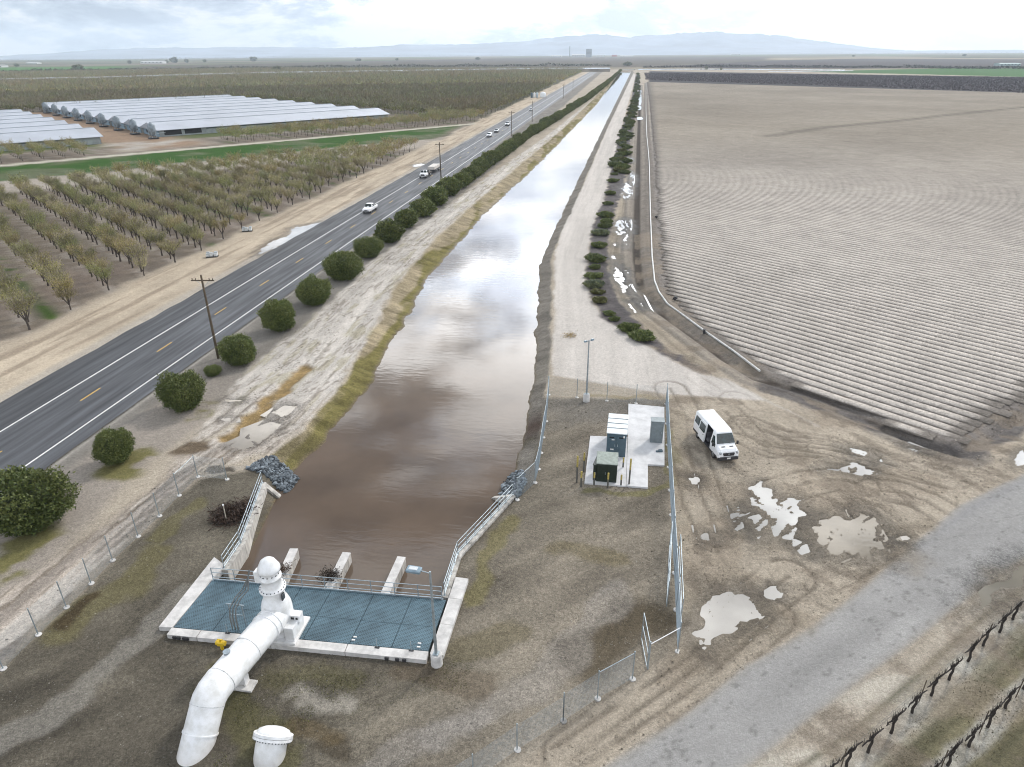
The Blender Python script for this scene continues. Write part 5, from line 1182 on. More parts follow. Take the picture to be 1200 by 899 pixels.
def sidepanel(mb, stn, side, pts, off=.012, th=.0):
    vs = [(x, side*(sidey(stn, x, z)+off), z) for x, z in pts]; vs2 = [(x, side*(sidey(stn, x, z)-.03), z) for x, z in pts]; n = len(vs)
    f = [tuple(range(n))] + [(i, n+i, n+(i+1) % n, (i+1) % n) for i in range(n)]
    mb.add(vs+vs2, f); return mb
def wheel(root, x, y, r, w=.24):
    s_ = 1 if y > 0 else -1
    t = MB().cyl((x, y-w/2, r), (x, y+w/2, r), r, n=20).build('tyre', tyre, root)
    MB().lathe((0, 0, 0), [(r*.62, 0), (r*.6, .02), (r*.2, .03), (r*.12, .05)], 14).build('rim', rim, t)
    rm_ = [c for c in bpy.data.objects if c.parent == t][0]; rm_.rotation_euler = (R(-90)*s_, 0, 0); rm_.location = (x, y+s_*w/2, r)
def windscreen(mb, x0, z0, w0, x1, z1, w1, off=.012):
    d = Vector((x1-x0, 0, z1-z0)).normalized(); n = Vector((-d[2], 0, d[0])); n = n if n[2] > 0 else -n
    if x0 > x1 and n[0] < 0: pass
    v = [Vector((x0, -w0, z0)), Vector((x0, w0, z0)), Vector((x1, w1, z1)), Vector((x1, -w1, z1))]
    mb.add([q+n*off for q in v]+[q-n*.03 for q in v], [(0, 1, 2, 3), (0, 4, 5, 1), (1, 5, 6, 2), (2, 6, 7, 3), (3, 7, 4, 0)]); return mb
# passenger van
hv = math.atan2(-.955, .296)
van = empty('passenger_van', (10.35, 56.6, 0), hv, 'white high-roof passenger van with open sliding door parked on the mud', 'van')
VS = [(-2.84, .55, 1.9, .93, .86, 1.2), (-2.80, .42, 2.38, .98, .84, 1.25), (-2.6, .40, 2.47, 1.0, .83, 1.28), (-.15, .40, 2.52, 1.0, .82, 1.28), (1.02, .40, 2.50, 1.0, .82, 1.28), (1.12, .40, 2.48, 1.0, .81, 1.26), (1.42, .40, 2.36, 1.0, .78, 1.25), (2.06, .40, 1.50, .99, .88, 1.20), (2.60, .38, 1.31, .97, .84, 1.08), (2.78, .38, 1.14, .94, .80, .98), (2.86, .45, .84, .90, .78, .74)]
mb = MB(); loft(mb, VS, skip={(3, 9), (3, 8)} )
# the right-hand (negative y) side between stations 3 and 4 is open: ring index 8..9
mb.build('body', vwhite, van)
inn = MB(); inn.add([(-.2, -.93, .5), (1.05, -.93, .5), (1.05, .9, .5), (-.2, .9, .5), (-.2, -.80, 2.4), (1.05, -.80, 2.4), (1.05, .78, 2.4), (-.2, .78, 2.4)], [(0, 1, 2, 3), (4, 7, 6, 5), (1, 5, 6, 2), (2, 6, 7, 3), (0, 3, 7, 4)])
inn.build('interior', mat('van_interior', (.03, .03, .033), .9), van)
seat = MB(); seat.box((.0, -.35, .85), (.5, .9, .25), 0, .05).box((-.25, -.35, 1.2), (.15, .9, .7), 0, .05).box((.75, .3, .85), (.5, .9, .25), 0, .05).box((.5, .3, 1.2), (.15, .9, .7), 0, .05); seat.build('seats', mat('seat_cloth', (.10, .10, .11), .9), van)
dr = sidepanel(MB(), VS, -1, [(-1.45, .48), (-.18, .48), (-.18, 2.28), (-1.45, 2.28)], .085).build('sliding_door', vwhite, van)
sidepanel(MB(), VS, -1, [(-1.33, 1.38), (-.30, 1.38), (-.30, 2.10), (-1.33, 2.10)], .095).build('window', glass, dr)
MB().box((-.32, -1.12, 1.22), (.16, .03, .05)).build('handle', trim, dr)
for sd in (1, -1):
    sidepanel(MB(), VS, sd, [(-2.62, 1.40), (-1.62, 1.38), (-1.62, 2.10), (-2.55, 2.08)]).build('window', glass, van)
    if sd > 0: sidepanel(MB(), VS, sd, [(-1.5, 1.38), (-.2, 1.38), (-.2, 2.10), (-1.5, 2.10)]).build('window', glass, van); sidepanel(MB(), VS, sd, [(-.1, 1.38), (1.05, 1.38), (1.05, 2.10), (-.1, 2.10)]).build('window', glass, van)
    sidepanel(MB(), VS, sd, [(1.2, 1.3), (2.02, 1.22), (1.98, 1.45), (1.52, 2.02), (1.2, 2.05)]).build('front_side_window', glass, van)
    sidepanel(MB(), VS, sd, [(-2.7, .42), (2.5, .42), (2.5, .62), (-2.7, .62)], .02).build('sill_trim', trim, van)
    m_ = MB().box((1.92, sd*1.16, 1.5), (.14, .16, .34), 0, .03).cyl((1.9, sd*.98, 1.35), (1.9, sd*1.1, 1.4), .03).build('wing_mirror', trim, van)
    MB().box((2.70, sd*.76, 1.02), (.30, .30, .22), sd*-.5, .05).build('headlight', chrome, van)
    MB().box((-2.86, sd*.86, 1.3), (.04, .12, .7)).build('tail_lamp', red, van)
    for wx in (-1.75, 1.80): wheel(van, wx, sd*.86, .36)
windscreen(MB(), 2.03, 1.55, .84, 1.48, 2.26, .72, .04).build('windscreen', glass, van)
MB().box((2.78, 0, .52), (.30, 1.90, .34), 0, .09).build('front_bumper', trim, van); MB().box((-2.84, 0, .52), (.14, 1.9, .22), 0, .05).build('rear_bumper', trim, van)
gr = MB().box((2.83, 0, .90), (.1, 1.12, .30), 0, .07).build('grille', trim, van); MB().cyl((2.875, 0, .92), (2.895, 0, .92), .09, n=14).build('badge', mat('badge', (.25, .27, .3), .3, .8), gr)
MB().box((2.94, 0, .54), (.015, .32, .15)).build('number_plate', plate, van)
vt = None; 
for yy in (-.38, .38): MB().box((2.36, yy, 1.415), (.10, .34, .03)).build('bonnet_vent', trim, van)
for yy in (-.3, .35): MB().cyl((2.08, yy, 1.53), (1.75, yy+.32, 1.96), .012, n=4).build('wiper', trim, van)
MB().box((-2.86, 0, 1.75), (.03, 1.3, .55)).build('rear_window', glass, van)
for q in range(3): MB().box((-1.6+q*1.1, 0, 2.545), (.05, 1.1, .012)).build('roof_rib', vwhite, van)
def car(kind, x, y, heading, lab, paint=vwhite, group='vehicles driving on the highway'):
    root = empty({'suv': 'car', 'pickup': 'pickup_truck', 'sedan': 'car'}[kind], (x, y, Z0), heading, lab, {'suv': 'car', 'sedan': 'car', 'pickup': 'pickup truck'}[kind], group)
    if kind == 'pickup':
        S_ = [(-2.85, .45, 1.05, .93, .9, .95), (-.82, .38, 1.08, .96, .9, 1.0), (-.80, .38, 1.62, .96, .74, 1.06), (-.6, .38, 1.80, .96, .72, 1.08), (.55, .38, 1.82, .96, .72, 1.08), (1.25, .38, 1.18, .95, .80, 1.05), (2.55, .38, 1.08, .92, .78, .95), (2.82, .45, .85, .84, .75, .75)]
        ws = (1.2, 1.22, .78, .62, 1.76, .68); rw = (-.80, 1.2, .7, -.66, 1.7, .66); sw = [(-.55, 1.16), (1.0, 1.16), (.5, 1.68), (-.55, 1.68)]
    elif kind == 'suv':
        S_ = [(-2.35, .45, 1.3, .88, .82, 1.0), (-2.25, .35, 1.66, .92, .70, 1.05), (.1, .35, 1.76, .94, .70, 1.05), (.5, .35, 1.68, .94, .68, 1.05), (1.15, .35, 1.12, .93, .78, 1.0), (2.2, .35, .98, .88, .74, .88), (2.4, .42, .75, .8, .7, .7)]
        ws = (1.1, 1.17, .76, .55, 1.65, .64); rw = (-2.36, 1.2, .72, -2.27, 1.6, .64); sw = [(-1.9, 1.13), (.95, 1.12), (.4, 1.6), (-1.85, 1.6)]
    else:
        S_ = [(-2.3, .42, .95, .84, .78, .88), (-1.7, .3, 1.02, .9, .78, .92), (-1.0, .3, 1.40, .9, .64, .94), (.2, .3, 1.44, .9, .64, .94), (.95, .3, 1.0, .9, .74, .90), (2.1, .3, .85, .86, .7, .78), (2.3, .4, .65, .78, .66, .6)]
        ws = (.9, 1.04, .72, .28, 1.40, .6); rw = (-1.66, 1.05, .7, -1.06, 1.38, .6); sw = [(-1.3, 1.0), (.75, 1.0), (.2, 1.34), (-.95, 1.34)]
    loft(MB(), S_).build('body', paint, root)
    windscreen(MB(), *ws).build('windscreen', glass, root); windscreen(MB(), *rw).build('rear_window', glass, root)
    x0, x1 = S_[0][0], S_[-1][0]
    for sd in (1, -1):
        sidepanel(MB(), S_, sd, sw).build('side_window', glass, root); MB().box((x1-.14, sd*.62, .72), (.2, .26, .14), 0, .03).build('headlight', chrome, root); MB().box((x0+.02, sd*.72, .85), (.06, .18, .2)).build('tail_lamp', red, root)
        for wx in (x0+.95, x1-.95): wheel(root, wx, sd*.8, .36)
    MB().box((x1-.02, 0, .70), (.06, .8, .16)).build('grille', trim, root); MB().box((x1-.04, 0, .47), (.12, 1.6, .16), 0, .04).build('bumper', trim, root)
    if kind == 'pickup': MB().box((-1.85, 0, 1.065), (1.8, 1.5, .05)).build('cargo_bed', mat('bed_liner', (.05, .05, .05), .8), root)
    return root
DN = R(-90); LX = -56.55
def yon(px, py): return float(G(px, py)[1])
car('pickup', LX, yon(434, 250)+2.2, DN, 'white pickup truck coming alone down the highway, nearest of the traffic')
car('suv', LX, yon(577, 161)+2, DN, 'white car leading two others behind the flatbed truck on the highway')
car('sedan', LX, yon(587, 155.5)+2, DN, 'silver-white car just behind the leading white car on the highway', mat('silver_paint', (.5, .52, .54), .3, .3))
car('pickup', LX, yon(599.5, 147.5)+2, DN, 'white pickup truck beside the third utility pole on the highway')
car('suv', LX, yon(631, 130)+1, DN, 'farthest white car still clear on the highway')
# flatbed truck with trailer load
ty = yon(499, 209); tr = empty('flatbed_truck', (LX, ty+3, Z0), DN, 'white cab flatbed truck pulling a loaded trailer on the highway', 'truck', 'vehicles driving on the highway')
S_ = [(.6, .5, 1.25, 1.0, .95, 1.1), (.62, .5, 2.0, 1.0, .80, 1.25), (1.5, .5, 2.05, 1.0, .80, 1.25), (2.1, .5, 1.4, 1.0, .88, 1.2), (3.1, .5, 1.25, .95, .82, 1.1), (3.3, .55, .95, .88, .8, .85)]
loft(MB(), S_).build('cab', vwhite, tr); windscreen(MB(), 2.06, 1.44, .84, 1.56, 1.98, .74).build('windscreen', glass, tr)
for sd in (1, -1):
    sidepanel(MB(), S_, sd, [(.8, 1.32), (1.95, 1.30), (1.5, 1.85), (.8, 1.88)]).build('side_window', glass, tr); MB().box((3.2, sd*.7, .85), (.2, .25, .2), 0, .03).build('headlight', chrome, tr)
    for wx in (2.5, -2.0): wheel(tr, wx, sd*.88, .42, .3)
MB().box((3.3, 0, .9), (.08, 1.0, .4)).build('grille', trim, tr); MB().box((-1.4, 0, 1.0), (4.0, 2.2, .16)).box((-1.4, 0, .75), (3.9, .8, .3)).build('flat_deck', mat('truck_deck', (.07, .06, .05), .8), tr)
MB().box((.35, 0, 1.5), (.12, 2.1, 1.0)).box((-.2, .8, 1.35), (.5, .4, .55), 0, .04).box((-1.2, -.75, 1.3), (.9, .35, .45), 0, .04).build('headboard', trim, tr)
tl = empty('flat_trailer', (LX, ty+13.2, Z0), DN, 'flat trailer stacked with pale boards towed behind the white flatbed truck', 'trailer', 'vehicles driving on the highway')
MB().box((0, 0, .85), (7.6, 2.3, .18)).box((4.6, 0, .75), (2.0, .15, .12)).build('trailer_bed', trim, tl)
ld = MB()
for k in range(4): ld.box((0, 0, 1.08+k*.21), (7.3-.2*k, 2.1, .19), 0, .02)
ld.build('board_stack', mat('pale_boards', (.60, .56, .52), .8, var=.15, scale=3), tl)
for sd in (1, -1):
    for wx in (-1.6, -2.5): wheel(tl, wx, sd*.95, .38, .26)
# ------------------------------------------------------------------ bee hives at the orchard edge, tanks
hivem = mat('hive_white', (.62, .64, .64), .7, var=.12, scale=4); hlid = mat('hive_lid', (.40, .43, .45), .5, .3)
for x, y, lab in ((249, 301, 'white bee hives on a pallet at the sandy orchard edge, nearer the utility pole'), (290, 271, 'white bee hives on a pallet under an orchard row end, farther up the highway')):
    b = pt(x, y, 0); root = empty('bee_hive_pallet', b, R(20), lab, 'bee hives', 'bee hive pallets at the orchard edge')
    MB().box((0, 0, .1), (2.0, 1.2, .14)).box((0, .4, .03), (2.0, .12, .06)).box((0, -.4, .03), (2.0, .12, .06)).build('pallet', mat('pallet_wood', (.05, .045, .04), .9), root)
    for i, (hx, hy) in enumerate(((-.72, -.28), (-.1, -.28), (.62, -.25), (-.70, .32), (-.08, .33), (.64, .34))):
        hh = .62 if i % 2 else .42; hb = MB().box((hx, hy, .17+hh/2), (.50, .44, hh), 0, .01).build('hive_body', hivem, root); MB().box((hx, hy, .17+hh+.04), (.56, .50, .07), 0, .01).build('hive_lid', hlid, hb); MB().box((hx, hy-.225, .21), (.3, .012, .04)).build('hive_entrance', blackm, hb)
tb = pt(627, 114.5, 0)
o = empty('filter_station', (tb[0], tb[1], 0), R(30), 'cluster of pale and blue-grey water tanks in front of the far orchard', 'tank')
for k in range(3): MB().lathe((k*2.4-3, 0, 0), [(.9, 0), (.9, 3.2), (.5, 3.8), (.1, 4)], 14).build('tank', [bluec, wpaint, galv][k], o)
b2 = pt(634, 114, 0); o = empty('white_tank', (b2[0]+2, b2[1]-4, 0), 0, 'squat white round tank beside the cluster of water tanks by the highway', 'tank'); MB().lathe((0, 0, 0), [(2.3, 0), (2.3, 3.4), (1.5, 4.0), (.2, 4.3)], 20).build('tank_shell', wpaint, o); MB().box((2.35, 0, 1.7), (.1, .6, 3.4)).build('ladder', galv, o)
# ------------------------------------------------------------------ poultry houses
roofm = mat('pale_metal_roof', (.40, .425, .475), .45, .2, var=.07, scale=.08); wallb = mat('blue_gable_sheet', (.22, .33, .42), .6, var=.1, scale=.6); sidew = mat('grey_curtain_wall', (.30, .33, .33), .8, var=.15, scale=.4)
AX = math.atan2(E2[1], E2[0])
def house(name, s, t0, t1, lab, w=22.0, eave=3.0, ridge=5.6, group='long poultry houses with pale metal roofs'):
    x, y = xy(s, t0); L_ = t1-t0; root = empty(name, (x, y, 0), AX, lab, 'farm building', group)   # local x runs along the house, y to -s
    y0, y1 = 0.0, w
    MB().box((L_/2, y0+.1, eave/2), (L_, .2, eave)).build('side_wall', sidew, root); MB().box((L_/2, y1-.1, eave/2), (L_, .2, eave)).build('side_wall', sidew, root)
    for xx in (.1, L_-.1):
        g = MB(); g.add([(xx-.1, y0, 0), (xx+.1, y0, 0), (xx+.1, y1, 0), (xx-.1, y1, 0), (xx-.1, y0, eave), (xx+.1, y0, eave), (xx+.1, y1, eave), (xx-.1, y1, eave), (xx-.1, w/2, ridge-.15), (xx+.1, w/2, ridge-.15)], [(0, 1, 5, 4), (2, 3, 7, 6), (0, 4, 8, 7, 3), (1, 2, 6, 9, 5), (4, 5, 9, 8), (6, 7, 8, 9)])
        e_ = g.build('gable_wall', wallb, root); s_ = -1 if xx < 1 else 1
        MB().box((xx+s_*.13, w*.5, 1.5), (.06, 3.2, 3.0)).build('barn_door', mat('barn_door_pale', (.36, .47, .56), .5), e_)
        for q in (-5.5, -3.6, 3.6, 5.5): MB().cyl((xx+s_*.1, w/2+q, 1.5), (xx+s_*.25, w/2+q, 1.5), .7, n=12).build('fan', darkm, e_)
    rf = MB(); ov = 1.1
    rf.add([(-ov, -ov, eave-.1), (L_+ov, -ov, eave-.1), (L_+ov, w/2, ridge), (-ov, w/2, ridge), (L_+ov, w+ov, eave-.1), (-ov, w+ov, eave-.1), (-ov, -ov, eave-.25), (L_+ov, -ov, eave-.25), (L_+ov, w+ov, eave-.25), (-ov, w+ov, eave-.25)], [(0, 1, 2, 3), (3, 2, 4, 5), (6, 7, 1, 0), (5, 4, 8, 9), (0, 3, 5, 9, 6), (1, 7, 8, 4, 2)])
    r_ = rf.build('roof', roofm, root)
    MB().box((L_/2, w/2, ridge+.05), (L_, .5, .12)).build('ridge_cap', galv, r_)
    op = MB()
    for k in range(2): op.box((6+k*9.0, -.06, 1.6), (7.6, .06, 2.0))
    op.build('curtain_opening', blackm, root); MB().box((L_*.55, -.04, 2.35), (L_*.75, .05, .5)).build('curtain', mat('dark_curtain', (.08, .11, .11), .8), root)
    return root
SB, DS, NB = -345.5, 26.0, 9
bin0 = None
for i in range(NB):
    s = SB-DS*i
    house('poultry_house', s, 103, 224, 'long pale-roofed poultry house right of the farmyard, %s from the lane' % ordn(i+1))
    if i < 7: house('poultry_house', s+9, -95, 77, 'long pale-roofed poultry house left of the farmyard, %s from the lane' % ordn(i+1), w=21 if i else 22)
    x, y = xy(s+6, 98.5)
    if bin0 is None:
        bin0 = empty('feed_bin', (x, y, 0), AX, 'round galvanised feed bin with cone roof at the gable of the nearest right-hand poultry house', 'feed bin', 'feed bins at the poultry houses')
        MB().lathe((0, 0, 0), [(.4, 1.2), (1.6, 2.6), (1.62, 5.6), (.4, 6.7), (.25, 6.8)], 18).build('bin_shell', mat('dull_galvanised', (.22, .26, .29), .7, .2, var=.2, scale=1), bin0)
        for k in range(6):
            t = k*math.pi/3; MB().cyl((1.6*math.cos(t), 1.6*math.sin(t), 0), (1.6*math.cos(t), 1.6*math.sin(t), 3.0), .09, n=5).build('leg', galv, bin0)
        MB().box((0, 0, .35), (3.6, 3.6, .5)).build('base', darkm, bin0); MB().tube([(0, 0, 1.5), (3, 0, 2.2), (5.5, 0, 2.4)], .12, 6).build('auger_tube', galv, bin0)
        tb_ = capture(bin0)
    else: copy_tree(tb_, (x, y, 0), AX, 1.0, 'round galvanised feed bin, %s from the lane, between the right-hand house gables' % ordn(i+1))
# ------------------------------------------------------------------ vegetation
barkm = mat('almond_bark', (.075, .06, .05), .9, var=.25, scale=4)
def tree_mesh(seed, nleaf, lsz, hgt=4.5, rad=1.95):
    rg = np.random.default_rng(seed); mb = MB(); mb.tube([(0, 0, -.1), (.04, .02, .5), (.0, .05, 1.05)], [.16, .13, .12], 7, cap=False)
    tips = []
    nl = 5
    for i in range(nl):
        a = i*2*math.pi/nl+rg.normal()*.3; r1 = rad*rg.uniform(.22, .35); r2 = rad*rg.uniform(.5, .8); h1 = rg.uniform(1.9, 2.4); h2 = hgt*rg.uniform(.72, .95)
        p0 = Vector((0, .04, 1.0)); p1 = Vector((math.cos(a)*r1, math.sin(a)*r1, h1)); p2 = Vector((math.cos(a)*r2, math.sin(a)*r2, h2)); mb.tube([p0, p1, p2], [.09, .06, .02], 5, cap=False)
        tips.append((p1, p2))
        for j in range(4):
            t = rg.uniform(.0, .7); q = p1.lerp(p2, t); b = a+rg.normal()*.9; e_ = q+Vector((math.cos(b)*rad*.45, math.sin(b)*rad*.45, rg.uniform(.5, 1.3))); mb.tube([q, e_], [.03, .008], 4, cap=False); tips.append((q, e_))
    T = np.array([[*a, *b] for a, b in tips]); k = rg.integers(0, len(T), nleaf); u = rg.beta(1.6, 1.0, (nleaf, 1))*1.12
    p = T[k, :3]*(1-u)+T[k, 3:]*u+rg.normal(size=(nleaf, 3))*np.array([.30, .30, .26])
    p[:, 2] = np.maximum(p[:, 2], 1.15)
    d = rg.normal(size=(nleaf, 3)); tw = rg.random(nleaf) < .42
    d[tw] = p[tw]*np.array([.35, .35, 0])+np.array([0, 0, 1.0])+rg.normal(size=(tw.sum(), 3))*.35
    d /= np.linalg.norm(d, axis=1)[:, None]; sd = np.cross(d, rg.normal(size=(nleaf, 3))); sd /= np.linalg.norm(sd, axis=1)[:, None]
    l = np.where(tw, lsz*3.2, lsz*1.1)[:, None]*rg.uniform(.6, 1.3, (nleaf, 1)); w = np.where(tw, lsz*.28, lsz*.75)[:, None]
    V = np.stack([p-sd*w/2, p+sd*w/2, p+d*l], 1).reshape(-1, 3)
    base = np.where(tw[:, None], np.array((.27, .235, .165)), np.array((.24, .225, .075)))*rg.uniform(.6, 1.4, (nleaf, 1))
    base = base*(.85+.3*rg.random((nleaf, 1)))
    return mb, V, np.repeat(base, 3, 0)
HUES = [(1, 1, 1), (1.06, .98, .9), (.9, 1.02, .85), (1.15, 1.15, 1.15), (.85, .9, .8), (1.1, 1.08, 1.25)]
protos = []
for i in range(6):
    mb, V, cc = tree_mesh(50+i, 1500, .155, 4.2+.25*(i % 3), 1.65+.15*(i % 2))
    root = empty('almond_tree', (0, -300, 0), 0, 'x', 'tree', 'almond trees planted in orchard rows')
    mb.build('trunk', barkm, root); mesh_np('crown', V, np.arange(len(V)).reshape(-1, 3), LEAF, cc*np.array(HUES[i]), parent=root)
    protos.append(capture(root))
cand = []
rg = random.Random(3)
kmin, kmax = -3, 330
for k in range(kmin, kmax):
    t = 10.2+6.45*k
    s = -66 - 0*k
    # first tree of a row stands where the row meets the verge line x = -77
    s0 = (-77.0-t*E2[0])/E1[0]; s0 += rg.uniform(-1, 1)
    if k < 0: s0 -= 8
    j = 0; s = s0
    while s > -1900:
        x, y = xy(s, t); d = math.hypot(x, y)
        sp = 3.15 if d < 650 else 4.8
        ok = y < 1500-.25*x and x < -76
        if -297 < s < -229: ok = False
        if -560 < s < -322 and t < 236: ok = False
        if s <= -292 and 66 < t < 118 and s > -560: ok = False
        if 330 < s*-1 and 560 > -s and 236 <= t < 246: ok = False
        if ok:
            u_, v_, c_ = P(x, y, 2.5)
            if -45 < u_ < 1240 and c_ > 0 and rg.random() > .05: cand.append((d, x+rg.gauss(0, .18), y+rg.gauss(0, .18), k, j, rg.random()))
            j += 1
        s -= sp
        if d > 1900: break
cand.sort()
indiv = [c for c in cand if P(c[1], c[2], 2)[0] > -12 and P(c[1], c[2], 2)[0] < 1212][:296]
iset = set(id(c) for c in indiv); rest = [c for c in cand if id(c) not in iset]
used = [False]*6
kk = min(c[3] for c in indiv)
for d, x, y, k, j, r_ in indiv:
    i = int(r_*6) % 6; rl = ordn(k-kk+1)
    lab = 'olive-brown almond tree, %s from the sandy verge in the %s orchard row from bottom left' % (ordn(j+1), rl)
    sc = .78+.30*((r_*37) % 1)
    if j == 0 and k % 2: sc *= .8
    if not used[i]:
        root = protos[i][0]; root.location = (x, y, 0); root.rotation_euler = (0, 0, r_*40); root.scale = (sc,)*3; root['label'] = lab; used[i] = True
    else: copy_tree(protos[i], (x, y, 0), r_*40, (sc, sc, sc*(.92+.16*((r_*91) % 1))), lab)
for i in range(6):
    if not used[i]:
        for c, g in protos[i][1]: bpy.data.objects.remove(c)
        bpy.data.objects.remove(protos[i][0])
def merged(items, nleaf, lsz, name, lab, trunk=True, nproto=4):
    arr = np.array([(c[1], c[2], c[5]) for c in items]); Vs = []; Cs = []
    for q in range(nproto):
        mb, V, cc = tree_mesh(90+q, nleaf, lsz, 4.4, 1.75); cc = cc*np.array(HUES[q])
        a = arr[(np.arange(len(arr)) % nproto) == q]
        if not len(a): continue
        if trunk:
            tv = np.array([(-.12, 0, 0), (.12, 0, 0), (0, 0, 2.2), (0, -.12, 0), (0, .12, 0), (0, 0, 2.2)]); V = np.concatenate([V, tv]); cc = np.concatenate([cc, np.tile(np.array((.075, .06, .05)), (6, 1))])
        th = a[:, 2]*60; c_, s_ = np.cos(th)[:, None], np.sin(th)[:, None]; sc = (.8+.4*((a[:, 2]*37) % 1))[:, None]
        X = (V[None, :, 0]*c_-V[None, :, 1]*s_)*sc+a[:, 0:1]; Y = (V[None, :, 0]*s_+V[None, :, 1]*c_)*sc+a[:, 1:2]; Z = V[None, :, 2]*sc+0*X
        Vs.append(np.stack([X, Y, Z], -1).reshape(-1, 3)); tint = (.7+.6*((a[:, 2]*53) % 1))[:, None, None]; gr = fbm(a[:, 0]/70, a[:, 1]/70, 501, 3)[:, None, None]
        Cs.append((cc[None]*(1.0 if nleaf > 100 else .78)*(.5+.5*tint)*np.concatenate([.86+.1*(1-gr), .82+.22*gr, .8+.1*gr], -1)).reshape(-1, 3))
    V = np.concatenate(Vs); o = mesh_np(name, V, np.arange(len(V)).reshape(-1, 3), LEAF, np.concatenate(Cs)); tag(o, lab, 'trees', kind='stuff'); return o
g1_ = [c for c in rest if c[0] < 420]; g2_ = [c for c in rest if 420 <= c[0] < 800]; g3_ = [c for c in rest if c[0] >= 800]
print('trees', len(indiv), len(g1_), len(g2_), len(g3_))
merged(g1_, 460, .26, 'orchard_trees', 'rows of olive-brown almond trees filling the middle distance left of the highway')
merged(g2_, 60, .8, 'far_orchard_trees', 'dense far almond orchard around and beyond the poultry houses')
merged(g3_[::2], 22, 1.5, 'distant_orchard_trees', 'hazy far almond orchard reaching to the lateral canal', False)
# ---- round shrubs between highway and left bank
def leafball(seed, n, lsz, lump=.24, col=(.065, .095, .024), sq=(1, 1, .92), nb=9):
    rg = np.random.default_rng(seed); d = rg.normal(size=(n, 3)); d /= np.linalg.norm(d, axis=1)[:, None]
    lob = rg.normal(size=(nb, 3)); lob /= np.linalg.norm(lob, axis=1)[:, None]; lob[:, 2] = np.abs(lob[:, 2])
    bump = np.max(np.clip(d@lob.T, 0, 1)**6, axis=1)
    r = 1-lump+lump*1.6*bump+rg.normal(size=n)*.07; depth = rg.random(n); r = r*np.where(depth < .25, .82, 1.0)
    nz = vn(d[:, 0]*4+9, d[:, 1]*4+d[:, 2]*5, seed); r = r*(.86+.24*nz)
    p = d*r[:, None]*np.array(sq); p[:, 2] = p[:, 2]+sq[2]*.78
    k = p[:, 2] > 0.02; p = p[k]; d = d[k]; bump = bump[k]; m = len(p)
    a = d*.6+rg.normal(size=(m, 3))*.75+np.array([0, 0, .45]); a /= np.linalg.norm(a, axis=1)[:, None]; s_ = np.cross(a, rg.normal(size=(m, 3))); s_ /= np.linalg.norm(s_, axis=1)[:, None]
    l = lsz*rg.uniform(.6, 1.5, (m, 1)); V = np.stack([p-s_*l*.3, p+s_*l*.3, p+a*l], 1).reshape(-1, 3)
    tipc = np.array((.20, .21, .065)); w = (rg.random((m, 1))*.55+.25*bump[:, None])**1.3
    cc = (np.array(col)*(1-w)+tipc*w)*rg.uniform(.65, 1.35, (m, 1))
    return V, np.repeat(cc, 3, 0)
def shrub_proto(seed, n, lsz, name='round_shrub', grp='dark green shrubs in a line beside the highway', col=(.065, .095, .024), sq=(1, 1, .98), lump=.24):
    root = empty(name, (0, -300, 0), 0, 'x', 'shrub', grp); V, cc = leafball(seed, n, lsz, lump, col, sq)
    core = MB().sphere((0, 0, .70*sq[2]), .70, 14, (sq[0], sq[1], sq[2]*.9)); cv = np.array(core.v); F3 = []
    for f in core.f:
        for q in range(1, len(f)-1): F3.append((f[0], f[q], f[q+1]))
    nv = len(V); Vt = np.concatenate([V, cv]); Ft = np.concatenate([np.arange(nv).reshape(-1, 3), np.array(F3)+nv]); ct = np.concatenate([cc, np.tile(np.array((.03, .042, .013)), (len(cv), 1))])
    mesh_np('foliage', Vt, Ft, SHRUB, ct, parent=root)
    MB().tube([(0, 0, -.05), (.03, 0, .4)], [.06, .04], 6).tube([(0, 0, -.05), (-.15, .1, .4)], [.05, .03], 6).build('stem', barkm, root)
    return capture(root)
SP = [shrub_proto(1, 19000, .075), shrub_proto(2, 19000, .075, sq=(1, .95, 1.0)), shrub_proto(3, 5200, .15), shrub_proto(4, 5200, .15, sq=(1, 1.05, .85))]
used = [False]*4
def place(pr, used, i, x, y, r_, zs, lab, rz):
    if not used[i]:
        q = pr[i][0]; q.location = (x, y, 0); q.rotation_euler = (0, 0, rz); q.scale = (r_, r_, r_*zs); q['label'] = lab; used[i] = True
    else: copy_tree(pr[i], (x, y, 0), rz, (r_, r_, r_*zs), lab)
near_sh = [(40, 615, 3.0, 1.0), (138, 540, 1.55, .95), (217, 478, 1.95, .95), (250, 440, .9, .7), (282, 425, 1.85, .95), (330, 386, 2.1, .92), (369, 356, 2.2, .86), (402, 327, 2.5, .82), (432, 301, 2.35, .84), (457, 283, 2.25, .85), (477, 266, 2.3, .85), (495, 253, 2.4, .85), (511, 240, 2.5, .85), (526, 229, 2.6, .85)]
for n_, (x, y, r_, zs) in enumerate(near_sh):
    b = G(x, y); place(SP, used, n_ % 2 if n_ < 9 else 2+n_ % 2, float(b[0]), float(b[1]), r_*(1.05 if n_ < 4 else 1.12)*(.93+.14*((n_*7) % 5)/4), zs*(.9+.2*((n_*3) % 4)/3), 'dark green round shrub beside the highway, %s from the bottom left corner' % ordn(n_+1), n_*1.3)
hx = gp([(526, 229), (565, 200), (617, 163), (655, 139), (687, 118), (708, 102), (719, 92), (727, 84)]); hy = np.array([p_[1] for p_ in hx]); hxx = np.array([p_[0] for p_ in hx])
y = hy[0]+5.5; n_ = len(near_sh)
